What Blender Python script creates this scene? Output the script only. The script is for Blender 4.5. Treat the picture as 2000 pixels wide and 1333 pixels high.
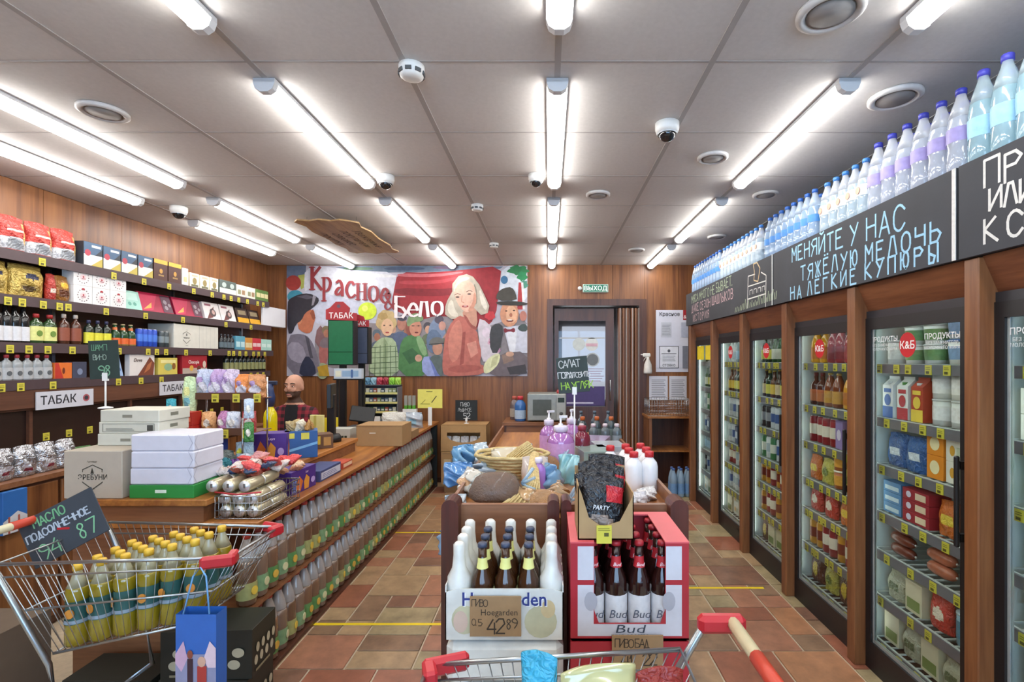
import bpy, bmesh, math, random
from mathutils import Vector, Matrix
for _o in list(bpy.data.objects):
    bpy.data.objects.remove(_o, do_unlink=True)
SC = bpy.context.scene
COL = SC.collection
# ------------------------------------------------------------------ camera
F_PX = 967.0; VX, VY = 1072.0, 703.0; CAM_H = 1.5
cd = bpy.data.cameras.new('camera'); cam = bpy.data.objects.new('camera', cd); COL.objects.link(cam)
cam.location = (0, 0, CAM_H); cam.rotation_euler = (math.pi/2, 0, 0)
cd.sensor_width = 36.0; cd.lens = F_PX/2000*36.0
cd.shift_x = (1000-VX)/2000; cd.shift_y = (VY-666.5)/2000
cd.clip_start = 0.02
SC.camera = cam
# ------------------------------------------------------------------ world, exposure
W = bpy.data.worlds.new('daylight'); SC.world = W; W.use_nodes = True
W.node_tree.nodes['Background'].inputs[0].default_value = (0.45, 0.66, 1.0, 1)
W.node_tree.nodes['Background'].inputs[1].default_value = 4.0
VS = SC.view_settings
VS.view_transform = 'Standard'; VS.look = 'None'; VS.gamma = 1.0; VS.use_curve_mapping = False
VS.exposure = 1.2
TUBE_POWER = 11.0          # emission of the ceiling tubes
FRIDGE_POWER = 1.6         # emission of the fridge strips
random.seed(7)
# ------------------------------------------------------------------ helpers
def P(px, py, d):
    return Vector(((px-VX)/F_PX*d, d, CAM_H-(py-VY)/F_PX*d))
def PX(px, d): return (px-VX)/F_PX*d
def PZ(py, d): return CAM_H-(py-VY)/F_PX*d
def lin(h):
    out = []
    for i in (0, 2, 4):
        c = int(h[i:i+2], 16)/255.0
        out.append(c/12.92 if c <= .04045 else ((c+.055)/1.055)**2.4)
    return tuple(out)+(1.0,)
_M = {}
def mat(h, rough=.5, metal=0.0, var=.10, scale=25.0, spec=.5, coat=0.0, emit=0.0, bump=0.0, bscale=40.0):
    key = (h, rough, metal, var, scale, spec, coat, emit, bump, bscale)
    if key in _M: return _M[key]
    m = bpy.data.materials.new('m_'+h); m.use_nodes = True
    nt = m.node_tree; b = nt.nodes['Principled BSDF']; c = lin(h)
    b.inputs['Roughness'].default_value = rough; b.inputs['Metallic'].default_value = metal
    b.inputs['Specular IOR Level'].default_value = spec; b.inputs['Coat Weight'].default_value = coat
    if var > 0:
        tc = nt.nodes.new('ShaderNodeTexCoord'); nz = nt.nodes.new('ShaderNodeTexNoise')
        nz.inputs['Scale'].default_value = scale; nz.inputs['Detail'].default_value = 3
        mx = nt.nodes.new('ShaderNodeMix'); mx.data_type = 'RGBA'
        nt.links.new(tc.outputs['Object'], nz.inputs['Vector']); nt.links.new(nz.outputs['Fac'], mx.inputs[0])
        mx.inputs[6].default_value = tuple(x*(1-var*1.6) for x in c[:3])+(1,)
        mx.inputs[7].default_value = tuple(min(1, x*(1+var*1.6)) for x in c[:3])+(1,)
        nt.links.new(mx.outputs[2], b.inputs['Base Color'])
    else:
        b.inputs['Base Color'].default_value = c
    if bump > 0:
        tb_ = nt.nodes.new('ShaderNodeTexCoord'); nb = nt.nodes.new('ShaderNodeTexNoise'); nb.inputs['Scale'].default_value = bscale; nb.inputs['Detail'].default_value = 2; nb.inputs['Distortion'].default_value = 1.5
        bp = nt.nodes.new('ShaderNodeBump'); bp.inputs['Strength'].default_value = bump; bp.inputs['Distance'].default_value = .02
        nt.links.new(tb_.outputs['Object'], nb.inputs['Vector']); nt.links.new(nb.outputs['Fac'], bp.inputs['Height']); nt.links.new(bp.outputs[0], b.inputs['Normal'])
    if emit > 0:
        b.inputs['Emission Color'].default_value = c; b.inputs['Emission Strength'].default_value = emit
    _M[key] = m; return m
def wood(name, h1, h2, axis='z', scale=6.0, rough=.4, stretch=14.0, coat=.1):
    if name in _M: return _M[name]
    m = bpy.data.materials.new(name); m.use_nodes = True; nt = m.node_tree; b = nt.nodes['Principled BSDF']
    tc = nt.nodes.new('ShaderNodeTexCoord'); mp = nt.nodes.new('ShaderNodeMapping'); oi = nt.nodes.new('ShaderNodeObjectInfo')
    s = {'x': (scale/stretch, scale, scale), 'y': (scale, scale/stretch, scale), 'z': (scale, scale, scale/stretch)}[axis]
    mp.inputs['Scale'].default_value = s
    nt.links.new(tc.outputs['Object'], mp.inputs['Vector'])
    n1 = nt.nodes.new('ShaderNodeTexNoise'); n1.noise_dimensions = '4D'; n1.inputs['Scale'].default_value = 3.0
    n1.inputs['Detail'].default_value = 5; n1.inputs['Distortion'].default_value = .6
    mul = nt.nodes.new('ShaderNodeMath'); mul.operation = 'MULTIPLY'; mul.inputs[1].default_value = 17.0
    nt.links.new(oi.outputs['Random'], mul.inputs[0]); nt.links.new(mul.outputs[0], n1.inputs['W'])
    nt.links.new(mp.outputs[0], n1.inputs['Vector'])
    n2 = nt.nodes.new('ShaderNodeTexNoise'); n2.inputs['Scale'].default_value = 14.0; n2.inputs['Detail'].default_value = 3
    nt.links.new(mp.outputs[0], n2.inputs['Vector'])
    ad = nt.nodes.new('ShaderNodeMath'); ad.operation = 'ADD'
    m2 = nt.nodes.new('ShaderNodeMath'); m2.operation = 'MULTIPLY'; m2.inputs[1].default_value = .45
    nt.links.new(n2.outputs['Fac'], m2.inputs[0]); nt.links.new(n1.outputs['Fac'], ad.inputs[0]); nt.links.new(m2.outputs[0], ad.inputs[1])
    cr = nt.nodes.new('ShaderNodeValToRGB'); cr.color_ramp.elements[0].position = .45; cr.color_ramp.elements[1].position = .95
    cr.color_ramp.elements[0].color = lin(h1); cr.color_ramp.elements[1].color = lin(h2)
    nt.links.new(ad.outputs[0], cr.inputs[0]); nt.links.new(cr.outputs[0], b.inputs['Base Color'])
    b.inputs['Roughness'].default_value = rough; b.inputs['Coat Weight'].default_value = coat; b.inputs['Coat Roughness'].default_value = .25
    _M[name] = m; return m
def clear(h, fac=.5, rough=.08):
    """tinted see-through plastic or glass: transparent mixed with a glossy body"""
    key = ('clear', h, fac, rough)
    if key in _M: return _M[key]
    m = bpy.data.materials.new('clear_'+h); m.use_nodes = True; nt = m.node_tree; b = nt.nodes['Principled BSDF']
    b.inputs['Base Color'].default_value = lin(h); b.inputs['Roughness'].default_value = rough; b.inputs['Specular IOR Level'].default_value = .9; b.inputs['Coat Weight'].default_value = .8; b.inputs['Coat Roughness'].default_value = .03
    t = nt.nodes.new('ShaderNodeBsdfTransparent'); c = lin(h)
    t.inputs[0].default_value = tuple(.4+.6*x for x in c[:3])+(1,)
    mx = nt.nodes.new('ShaderNodeMixShader'); mx.inputs[0].default_value = fac
    nt.links.new(t.outputs[0], mx.inputs[1]); nt.links.new(b.outputs[0], mx.inputs[2])
    nt.links.new(mx.outputs[0], nt.nodes['Material Output'].inputs[0])
    _M[key] = m; return m
def pane_mat(name='pane_glass', tint=(.93, .97, .96, 1), ior=1.45):
    if name in _M: return _M[name]
    m = bpy.data.materials.new(name); m.use_nodes = True; nt = m.node_tree
    nt.nodes.remove(nt.nodes['Principled BSDF'])
    t = nt.nodes.new('ShaderNodeBsdfTransparent'); t.inputs[0].default_value = tint
    g = nt.nodes.new('ShaderNodeBsdfGlossy'); g.inputs['Roughness'].default_value = .02
    f = nt.nodes.new('ShaderNodeMath'); f.operation = 'MULTIPLY_ADD'; f.inputs[1].default_value = .45; f.inputs[2].default_value = .025
    lw = nt.nodes.new('ShaderNodeLayerWeight'); pw = nt.nodes.new('ShaderNodeMath'); pw.operation = 'POWER'; pw.inputs[1].default_value = 4.0
    nt.links.new(lw.outputs['Facing'], pw.inputs[0]); nt.links.new(pw.outputs[0], f.inputs[0])
    mx = nt.nodes.new('ShaderNodeMixShader')
    nt.links.new(f.outputs[0], mx.inputs[0]); nt.links.new(t.outputs[0], mx.inputs[1]); nt.links.new(g.outputs[0], mx.inputs[2])
    nt.links.new(mx.outputs[0], nt.nodes['Material Output'].inputs[0])
    _M[name] = m; return m
def glow(h, s):
    key = ('glow', h, s)
    if key in _M: return _M[key]
    m = bpy.data.materials.new('glow_'+h); m.use_nodes = True; b = m.node_tree.nodes['Principled BSDF']
    b.inputs['Base Color'].default_value = lin(h); b.inputs['Emission Color'].default_value = lin(h); b.inputs['Emission Strength'].default_value = s
    _M[key] = m; return m
_TXT = {}
def text_geo(s, bold=False):
    if s in _TXT: return _TXT[s]
    cu = bpy.data.curves.new('t', 'FONT'); cu.body = s; cu.size = 1.0; cu.align_x = 'CENTER'; cu.resolution_u = 2
    if bold: cu.offset = .015
    o = bpy.data.objects.new('t', cu); COL.objects.link(o)
    dg = bpy.context.evaluated_depsgraph_get(); me = bpy.data.meshes.new_from_object(o.evaluated_get(dg))
    vs = [tuple(v.co) for v in me.vertices]; fs = [tuple(p.vertices) for p in me.polygons]
    bpy.data.objects.remove(o); bpy.data.curves.remove(cu); bpy.data.meshes.remove(me)
    _TXT[s] = (vs, fs); return _TXT[s]
GL = {'А': '00 39 60|13 53', 'Б': '59 09 00 40 62 44 05', 'В': '00 09 49 57 45 05|45 63 40 00', 'Г': '00 09 59', 'Д': '0A 00 60 6A|10 39 50',
 'Е': '60 00 09 59|05 45', 'Ё': '60 00 09 59|05 45|1B 2B|4B 5B', 'Ж': '00 25 09|30 39|60 35 69', 'З': '08 39 67 45 63 30 02|25 45', 'И': '09 00 69 60',
 'Й': '09 00 69 60|1B 3A 5B', 'К': '00 09|59 05 60', 'Л': '00 29 49 60', 'М': '00 09 34 69 60', 'Н': '00 09|60 69|05 65', 'О': '20 02 07 29 49 67 62 40 20',
 'П': '00 09 69 60', 'Р': '00 09 49 67 45 05', 'С': '67 49 29 07 02 20 40 62', 'Т': '30 39|09 69', 'У': '09 35|69 10', 'Х': '00 69|09 60', 'Ч': '09 05 25 65|69 60',
 'Ш': '09 00 60 69|30 39', 'Ы': '09 00 30 43 05|69 60', 'Ь': '09 00 40 63 45 05', 'Ю': '00 09|05 25|40 22 27 49 67 62 40', 'Я': '60 69 29 07 25 65|35 00',
 'Э': '08 29 49 67 62 40 20 01|25 65', 'Ц': '09 00 50 59|50 6A', 'Щ': '09 00 60 69|30 39', 'Ф': '30 39|48 18 06 14 44 66 48',
 '0': '20 02 07 29 49 67 62 40 20', '1': '16 39 30', '2': '07 29 59 66 00 60', '3': '08 39 67 45 63 30 02', '4': '49 03 63|50 57', '5': '59 09 05 45 63 40 00',
 '7': '09 69 20', '8': '35 17 29 49 57 35 13 20 40 53 35', '9': '65 25 07 29 49 67 64 30', ',': '11 00', '!': '39 33|31 30', '.': '30 31', '-': '14 44', ' ': '',
 # serif display letters (lower case keys)
 'к': '00 09|06 59|15 60', 'р': '06 0A|06 36 54 31 01', 'а': '15 36 54 50|53 23 01 20 52', 'с': '55 46 26 04 02 20 40 61', 'н': '00 06|50 56|03 53', 'о': '30 01 05 36 65 61 30',
 'е': '03 63|63 55 36 14 02 30 61', 'л': '00 16 46 50', '&': '60 07 29 47 02 10 30 63'}
def chaikin(p, it=1, closed=False):
    for _ in range(it):
        n = len(p); q = [] if closed else [p[0]]
        for i in range(n if closed else n-1):
            a, b = p[i], p[(i+1) % n]; q += [(a[0]*.75+b[0]*.25, a[1]*.75+b[1]*.25), (a[0]*.25+b[0]*.75, a[1]*.25+b[1]*.75)]
        if not closed: q.append(p[-1])
        p = q
    return p
class MB:
    """collects shapes; material slots by material object"""
    def __init__(s): s.v = []; s.f = []; s.mi = []; s.sm = []; s.mats = []
    def m(s, mt):
        if mt not in s.mats: s.mats.append(mt)
        return s.mats.index(mt)
    def add(s, vs, fs, mt, smooth=False):
        n = len(s.v); k = s.m(mt); s.v += [tuple(v) for v in vs]
        for f in fs: s.f.append(tuple(i+n for i in f)); s.mi.append(k); s.sm.append(smooth)
        return s
    def box(s, x0, x1, y0, y1, z0, z1, mt, M=None, ch=0.0):
        if ch > 0:
            bm = bmesh.new(); bmesh.ops.create_cube(bm, size=1.0)
            for v in bm.verts: v.co = Vector(((x0+x1)/2+v.co.x*(x1-x0), (y0+y1)/2+v.co.y*(y1-y0), (z0+z1)/2+v.co.z*(z1-z0)))
            bmesh.ops.bevel(bm, geom=bm.edges[:], offset=ch, segments=1, affect='EDGES')
            bm.verts.index_update(); vs = [v.co.copy() for v in bm.verts]; fs = [[v.index for v in f.verts] for f in bm.faces]; bm.free()
        else:
            vs = [(x, y, z) for z in (z0, z1) for y in (y0, y1) for x in (x0, x1)]
            fs = [(0, 2, 3, 1), (4, 5, 7, 6), (0, 1, 5, 4), (2, 6, 7, 3), (0, 4, 6, 2), (1, 3, 7, 5)]
        if M: vs = [M @ Vector(v) for v in vs]
        return s.add(vs, fs, mt)
    def lathe(s, prof, mt, n=14, c=(0, 0, 0), sx=1.0, sy=1.0, M=None, smooth=True, close=True):
        vs = []; fs = []; k = len(prof)
        for r, z in prof:
            for i in range(n):
                a = 2*math.pi*i/n; vs.append((c[0]+r*math.cos(a)*sx, c[1]+r*math.sin(a)*sy, c[2]+z))
        for j in range(k-1):
            for i in range(n): fs.append((j*n+i, j*n+(i+1) % n, (j+1)*n+(i+1) % n, (j+1)*n+i))
        if close:
            fs.append(tuple(reversed(range(n)))); fs.append(tuple((k-1)*n+i for i in range(n)))
        if M: vs = [M @ Vector(v) for v in vs]
        return s.add(vs, fs, mt, smooth)
    def ball(s, c, r, mt, n=12, k=7, M=None):
        rx, ry, rz = r if isinstance(r, (tuple, list)) else (r, r, r)
        pr = [(max(.02, math.sin(math.pi*i/(k-1))), -math.cos(math.pi*i/(k-1))*rz) for i in range(k)]
        return s.lathe(pr, mt, n, c, rx, ry, M)
    def tube(s, pts, r, mt, n=6, loop=False):
        pts = [Vector(p) for p in pts]; vs = []; fs = []; k = len(pts)
        up = Vector((0, 0, 1))
        for i, p in enumerate(pts):
            a = pts[(i-1) % k] if (loop or i > 0) else p; b = pts[(i+1) % k] if (loop or i < k-1) else p
            t = (b-a).normalized(); u = up if abs(t.dot(up)) < .95 else Vector((1, 0, 0))
            x = t.cross(u).normalized(); y = t.cross(x).normalized()
            for q in range(n):
                an = 2*math.pi*q/n; vs.append(p+x*(r*math.cos(an))+y*(r*math.sin(an)))
        for j in range(k if loop else k-1):
            j2 = (j+1) % k
            for i in range(n): fs.append((j*n+i, j*n+(i+1) % n, j2*n+(i+1) % n, j2*n+i))
        if not loop: fs.append(tuple(reversed(range(n)))); fs.append(tuple((k-1)*n+i for i in range(n)))
        return s.add(vs, fs, mt, True)
    def poly(s, pts, mt): return s.add(pts, [tuple(range(len(pts)))], mt)
    def flat(s, pts, y, mt, th=0.0):
        """front-facing polygon of (x,z) points at depth y; th>0 gives it thickness backwards"""
        n = len(pts)
        area = sum(pts[i][0]*pts[(i+1) % n][1]-pts[(i+1) % n][0]*pts[i][1] for i in range(n))
        if area < 0: pts = pts[::-1]
        if th <= 0: return s.add([(x, y, z) for x, z in pts], [tuple(range(n))], mt)
        vs = [(x, y, z) for x, z in pts]+[(x, y+th, z) for x, z in pts]
        fs = [tuple(range(n)), tuple(reversed(range(n, 2*n)))]+[(i, i+n, (i+1) % n+n, (i+1) % n) for i in range(n)]
        return s.add(vs, fs, mt)
    def disc(s, cx, cz, rx, rz, y, mt, n=16, th=0.0):
        return s.flat([(cx+rx*math.cos(2*math.pi*i/n), cz+rz*math.sin(2*math.pi*i/n)) for i in range(n)], y, mt, th)
    def rect(s, x0, z0, x1, z1, y, mt): return s.flat([(x0, z0), (x1, z0), (x1, z1), (x0, z1)], y, mt)
    def text(s, t, cx, z, size, y, mt, sx=1.0, rot=0.0, bold=False, slant=0.0):
        vs, fs = text_geo(t, bold); c, sn = math.cos(rot), math.sin(rot)
        out = []
        for v in vs:
            a, b = v[0]*size*sx+v[1]*size*slant, v[1]*size
            out.append((cx+a*c-b*sn, y, z+a*sn+b*c))
        return s.add(out, fs, mt)
    def strokes(s, t, x, z, h, w, y, mt, adv=1.0, rise=0.0, wid=.62, serif=False, jit=.0, hgrow=0.0):
        """hand lettering; returns end x"""
        kq = 0; y0_ = y
        for ch in t:
            g = GL.get(ch, ''); sw = h*wid/6.0; sh = h/9.0; nar = 1.0
            if ch == ' ': x += h*wid*.55*adv; z += rise*h*wid*.55; h += hgrow; continue
            if ch in '1,.!': nar = .6
            dz = random.uniform(-jit, jit)*h
            for line in g.split('|'):
                pts = [(x+int(p[0], 16)*sw*nar, z+dz+(int(p[1], 16) if int(p[1], 16) < 12 else 0)*sh) for p in line.split()]
                if ch in 'рсоеаОСЮЗ&890' and len(pts) > 3: pts = chaikin(pts, 2 if serif else 1)
                if ch == 'р': pts = [(a, b if b-(z+dz) < 9.5*sh else z+dz-2.8*sh) for a, b in pts]
                if ch in 'ДЦ' : pts = [(a, b if b-(z+dz) < 9.5*sh else z+dz-1.2*sh) for a, b in pts]
                for (x0, z0), (x1, z1) in zip(pts, pts[1:]):
                    L = math.hypot(x1-x0, z1-z0) or 1e-6; ww = w; st_ = len(pts) <= 3; kq += 1; y = y0_-4e-5*(kq % 12)
                    if serif: ww = w*(.35+.75*abs(z1-z0)/L)
                    ux, uz = (x1-x0)/L, (z1-z0)/L; nx, nz = -uz*ww/2, ux*ww/2; e = w*.3
                    s.flat([(x0-ux*e+nx, z0-uz*e+nz), (x0-ux*e-nx, z0-uz*e-nz), (x1+ux*e-nx, z1+uz*e-nz), (x1+ux*e+nx, z1+uz*e+nz)], y, mt)
                    if serif and st_ and abs(ux) < .3:
                        for (qx, qz) in ((x0, z0), (x1, z1)): s.rect(qx-w*1.0, qz-w*.18, qx+w*1.0, qz+w*.18, y-.0006, mt)
            st = h*wid*nar*1.0+h*.16; x += st*adv; z += rise*st; h += hgrow
        return x
    def mesh(s, name):
        me = bpy.data.meshes.new(name); me.from_pydata([tuple(v) for v in s.v], [], s.f)
        for m in s.mats: me.materials.append(m)
        me.polygons.foreach_set('material_index', s.mi); me.polygons.foreach_set('use_smooth', s.sm); me.update(); return me
    def build(s, name, parent=None, loc=None, rz=0.0): return link(name, s.mesh(name), parent, loc, rz)
def link(name, me, parent=None, loc=None, rz=0.0):
    o = bpy.data.objects.new(name, me); COL.objects.link(o); o.parent = parent
    if loc is not None: o.location = loc
    if rz: o.rotation_euler = (0, 0, rz)
    return o
def tag(o, label, cat, group=None, kind=None):
    o['label'] = label; o['category'] = cat
    if group: o['group'] = group
    if kind: o['kind'] = kind
    return o
def thing(name, label, cat, loc=(0, 0, 0), rz=0.0, group=None):
    o = bpy.data.objects.new(name, None); o.empty_display_size = .05; COL.objects.link(o); o.location = loc; o.rotation_euler = (0, 0, rz)
    return tag(o, label, cat, group)
def struct(o, label=None):
    o['kind'] = 'structure'
    if label: o['label'] = label
    return o
def inst(parts, name, label, cat, loc, rz=0.0, group=None, sc=1.0, rot=None):
    """parts: [(part name, mesh), ...] the first one is the body and becomes the thing"""
    o = link(name, parts[0][1], None, loc, rz)
    if rot: o.rotation_euler = rot
    if sc != 1.0: o.scale = (sc, sc, sc) if not isinstance(sc, tuple) else sc
    tag(o, label, cat, group)
    for n, me in parts[1:]: link(n, me, o)
    return o
ORD = ('first second third fourth fifth sixth seventh eighth ninth tenth eleventh twelfth thirteenth fourteenth fifteenth sixteenth seventeenth eighteenth nineteenth '
       'twentieth').split()
ORD += ['twenty-'+x for x in ORD[:9]]+['thirtieth']+['thirty-'+x for x in ORD[:9]]+['fortieth']+['forty-'+x for x in ORD[:9]]+['fiftieth']
PI = math.pi
# ------------------------------------------------------------------ product builders (return part lists; front faces local -y, base at z=0)
_K = {}
def cached(fn):
    def g(*a, **k):
        key = (fn.__name__, a, tuple(sorted(k.items())))
        if key not in _K: _K[key] = fn(*a, **k)
        return _K[key]
    return g
PROF = {  # (r, z) in units of radius and height
 'beer': [(.86, 0), (1, .02), (1, .52), (.93, .60), (.55, .70), (.42, .78), (.38, .96)],
 'wine': [(.86, 0), (1, .02), (1, .60), (.88, .67), (.42, .75), (.36, .96)],
 'pet':  [(.82, 0), (1, .04), (.98, .28), (.93, .32), (.98, .37), (.98, .54), (.9, .65), (.68, .78), (.44, .87), (.35, .92), (.35, .95)],
 'jar':  [(.9, 0), (1, .04), (1, .78), (.82, .86), (.8, .9)],
 'oil':  [(.9, 0), (1, .03), (1, .30), (.9, .34), (.9, .55), (1, .60), (.92, .70), (.5, .84), (.36, .90), (.36, .94)],
 'jug':  [(.92, 0), (1, .03), (1, .62), (.9, .72), (.6, .80), (.45, .84), (.45, .88)],
 'flask': [(.9, 0), (1, .03), (1, .62), (.85, .72), (.36, .80), (.34, .94)]}
@cached
def bottle(style, h, r, body, cap, lab=None, z0=.12, z1=.48, neck=None, flat=1.0, n=14, spot=None, lab2=None, see=0.0, rough=.12, top=None, fill=.66, tsee=.55):
    pr = [(a*r, b*h) for a, b in PROF[style]]
    bm_ = clear(body, 1-see, rough) if see > 0 else mat(body, rough, 0, .06, coat=.3)
    if top:
        lo = [p for p in pr if p[1] < fill*h]; hi = [p for p in pr if p[1] > fill*h]; (ra, za), (rb, zb) = lo[-1], hi[0]; rm = (ra+(rb-ra)*(fill*h-za)/(zb-za), fill*h)
        out = [('bottle', MB().lathe(lo+[rm], bm_, n, sy=flat).lathe([rm]+hi, clear(top, 1-tsee, .05), n, sy=flat).mesh('bottle'))]
    else: out = [('bottle', MB().lathe(pr, bm_, n, sy=flat).mesh('bottle'))]
    tr, tz = pr[-1]; cr = max(tr*1.18, .006)
    zc = h*.952 if style == 'beer' else (tz-.07*h if style in ('wine', 'flask') else tz-.02*h)
    out.append(('cap', MB().lathe([(cr, 0), (cr, h-zc-.004), (cr*.85, h-zc)], mat(cap, .4), 10, (0, 0, zc), sy=max(flat, .8)).mesh('cap')))
    def rad(z):
        for (ra, za), (rb, zb) in zip(pr, pr[1:]):
            if za <= z <= zb: return ra+(rb-ra)*(z-za)/max(1e-6, zb-za)
        return tr
    if lab:
        m = MB(); k = 5
        m.lathe([(rad(h*(z0+(z1-z0)*i/k))+.0012, h*(z0+(z1-z0)*i/k)) for i in range(k+1)], mat(lab, .5, 0, .12, 60), n, sy=flat, close=False)
        if spot:
            zz = h*(z0+z1)/2; rr = r*.5
            m.flat([(rr*.8*math.cos(a*PI/6), zz+rr*.9*math.sin(a*PI/6)) for a in range(12)], -(r*flat)-.003, mat(spot, .5), .004)
        if lab2: m.lathe([(rad(h*(z0+(z1-z0)*.0))+.002, h*(z0+.01)), (rad(h*(z0+.04))+.002, h*(z0+.05))], mat(lab2, .5), n, sy=flat, close=False)
        out.append(('paper_label', m.mesh('paper_label')))
    if neck:
        za, zb = h*.72, h*.84
        out.append(('neck_label', MB().lathe([(rad(za)+.001, za), (rad((za+zb)/2)+.001, (za+zb)/2), (rad(zb)+.001, zb)], mat(neck, .5), n, close=False).mesh('neck_label')))
    return out
@cached
def can(h, r, body, top='C9CBCE', band=None, metal=.0):
    out = [('can', MB().lathe([(r*.85, 0), (r, .006), (r, h-.014), (r*.86, h)], mat(body, .3, metal, .15, 60), 14).mesh('can')),
           ('lid', MB().lathe([(r*.87, 0), (r*.87, .003), (r*.7, .003)], mat(top, .25, .9), 14, (0, 0, h-.001)).mesh('lid'))]
    if band: out.append(('paper_label', MB().lathe([(r+.0008, h*.3), (r+.0008, h*.7)], mat(band, .4), 14, close=False).mesh('paper_label')))
    return out
def prints(m, w, h, y, spec, z0=0.0):
    """flat print on a front face; spec entries in face fractions"""
    k = 0
    for e in spec:
        k += 1; yy = y-.0005*k; t = e[0]
        if t == 'r': m.rect(-w/2+e[1]*w, z0+e[2]*h, -w/2+e[3]*w, z0+e[4]*h, yy, mat(e[5], .45))
        elif t == 'd': m.disc(-w/2+e[1]*w, z0+e[2]*h, e[3]*w, e[4]*h, yy, mat(e[5], .45))
        elif t == 'o':
            for q in range(14):
                a = 2*PI*q/14; m.disc(-w/2+e[1]*w+e[3]*w*math.cos(a), z0+e[2]*h+e[4]*h*math.sin(a), w*.035, h*.035, yy, mat(e[5], .45), 6)
        elif t == 't': m.text(e[1], -w/2+e[2]*w, z0+e[3]*h, e[4]*h, yy, mat(e[5], .5), e[6] if len(e) > 6 else 1.0, 0, True, e[7] if len(e) > 7 else 0.0)
        elif t == 'p': m.flat([(-w/2+a*w, z0+b*h) for a, b in e[1]], yy, mat(e[2], .45))
        elif t == 'l':
            for i in range(e[6]): m.rect(-w/2+e[1]*w, z0+(e[2]+(e[4]-e[2])*(i+.25)/e[6])*h, -w/2+(e[3]-(i % 3)*.06*(e[3]-e[1]))*w, z0+(e[2]+(e[4]-e[2])*(i+.6)/e[6])*h, yy, mat(e[5], .6))
    return m
@cached
def carton(w, d, h, body, spec=(), side=(), rough=.5, lid=None, ch=.0015):
    out = [('carton', MB().box(-w/2, w/2, -d/2, d/2, 0, h, mat(body, rough, 0, .05), ch=ch).mesh('carton'))]
    if spec: out.append(('print', prints(MB(), w*.98, h*.98, -d/2-.0004, spec, h*.01).mesh('print')))
    if side:
        m = prints(MB(), d*.98, h*.98, 0, side, h*.01)
        m.v = [(w/2+.0004-v[1], v[0], v[2]) for v in m.v]
        out.append(('side_print', m.mesh('side_print')))
    if lid: out.append(('lid', MB().box(-w/2-.002, w/2+.002, -d/2-.002, d/2+.002, h*.8, h+.002, mat(lid, rough), ch=.001).mesh('lid')))
    return out
@cached
def pouch(w, d, h, body, spec=(), rough=.3, seed=1, wr=.12, metal=0.0, see=0.0, seal=None):
    rnd = random.Random(seed); nx, nz = 16, 18; m = MB(); vs = []
    wv = [(rnd.uniform(2, 6), rnd.uniform(2, 6), rnd.uniform(0, 6)) for _ in range(4)]
    mt = clear(body, 1-see, .15) if see > 0 else mat(body, rough, metal, .12, 30, bump=.7, bscale=38.0)
    for sgn in (-1, 1):
        for j in range(nz+1):
            for i in range(nx+1):
                u, v = i/nx, j/nz
                t = (max(0, 1-abs(2*u-1)**3))**.5*(max(0, 1-abs(2*v-.9)**2.6/1.0) if v > .45 else 1-.25*(1-v/.45)**2)
                t = max(0, t)
                wn = sum(math.sin(a*u*3+b*v*3+c+sgn) for a, b, c in wv)/4
                ww = w*(1-.06*v*v+.03*math.sin(9*v+seed))
                vs.append(((u-.5)*ww, sgn*(d/2*t*(1+wr*wn*2)+.002)+wr*d*.3*wn*v, h*v*(1-.04*(2*u-1)**2)))
    N = (nx+1)*(nz+1); fs = []
    for j in range(nz):
        for i in range(nx):
            a = j*(nx+1)+i; fs.append((a, a+1, a+nx+2, a+nx+1)); fs.append((N+a, N+a+nx+1, N+a+nx+2, N+a+1))
    for j in range(nz):
        a = j*(nx+1); fs.append((a, a+nx+1, N+a+nx+1, N+a)); a = a+nx; fs.append((a, N+a, N+a+nx+1, a+nx+1))
    for i in range(nx):
        fs.append((i, N+i, N+i+1, i+1)); a = nz*(nx+1)+i; fs.append((a, a+1, N+a+1, N+a))
    m.add(vs, fs, mt, True)
    def inside(poly, x, y):
        r = False
        for (x0, y0), (x1, y1) in zip(poly, poly[1:]+poly[:1]):
            if (y0 > y) != (y1 > y) and x < (x1-x0)*(y-y0)/(y1-y0)+x0: r = not r
        return r
    for e in spec:          # printed areas follow the crumpled front
        if e[0] == 't': continue
        k = m.m(mat(e[5] if e[0] != 'p' else e[2], rough, metal*.5, .12, 30, bump=.7, bscale=38.0))
        for q, f in enumerate(m.f):
            if max(f) >= N: continue
            u = sum((i % (nx+1))/nx for i in f)/len(f); v = sum((i//(nx+1))/nz for i in f)/len(f); u, v = (u-.1)/.8, (v-.12)/.7
            hit = (e[1] <= u <= e[3] and e[2] <= v <= e[4]) if e[0] == 'r' else (((u-e[1])/e[3])**2+((v-e[2])/e[4])**2 <= 1 if e[0] == 'd' else inside(list(e[1]), u, v))
            if hit: m.mi[q] = k
    out = [('pouch', m.mesh('pouch'))]
    if seal: out.append(('seal', MB().box(-w*.47, w*.47, -.003, .003, h*.93, h*1.0, mat(seal, .3, .2)).mesh('seal')))
    tx = [e for e in spec if e[0] == 't']
    if tx: out.append(('print', prints(MB(), w*.8, h*.7, -d/2*(1+wr)-.002, tx, h*.12).mesh('print')))
    return out
@cached
def tub(r, h, body, lid, band=None, sy=1.0, taper=.85):
    out = [('tub', MB().lathe([(r*taper, 0), (r*(taper+1)/2, h*.5), (r, h*.95)], mat(body, .4), 14, sy=sy).mesh('tub')),
           ('lid', MB().lathe([(r*1.05, h*.93), (r*1.05, h), (r*.9, h+.003)], mat(lid, .35), 14, sy=sy).mesh('lid'))]
    if band: out.append(('paper_label', MB().lathe([(r*(taper+(1-taper)*.2)+.001, h*.2), (r*(taper+(1-taper)*.78)+.001, h*.75)], mat(band, .45, 0, .2, 70), 14, sy=sy, close=False).mesh('paper_label')))
    return out
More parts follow.
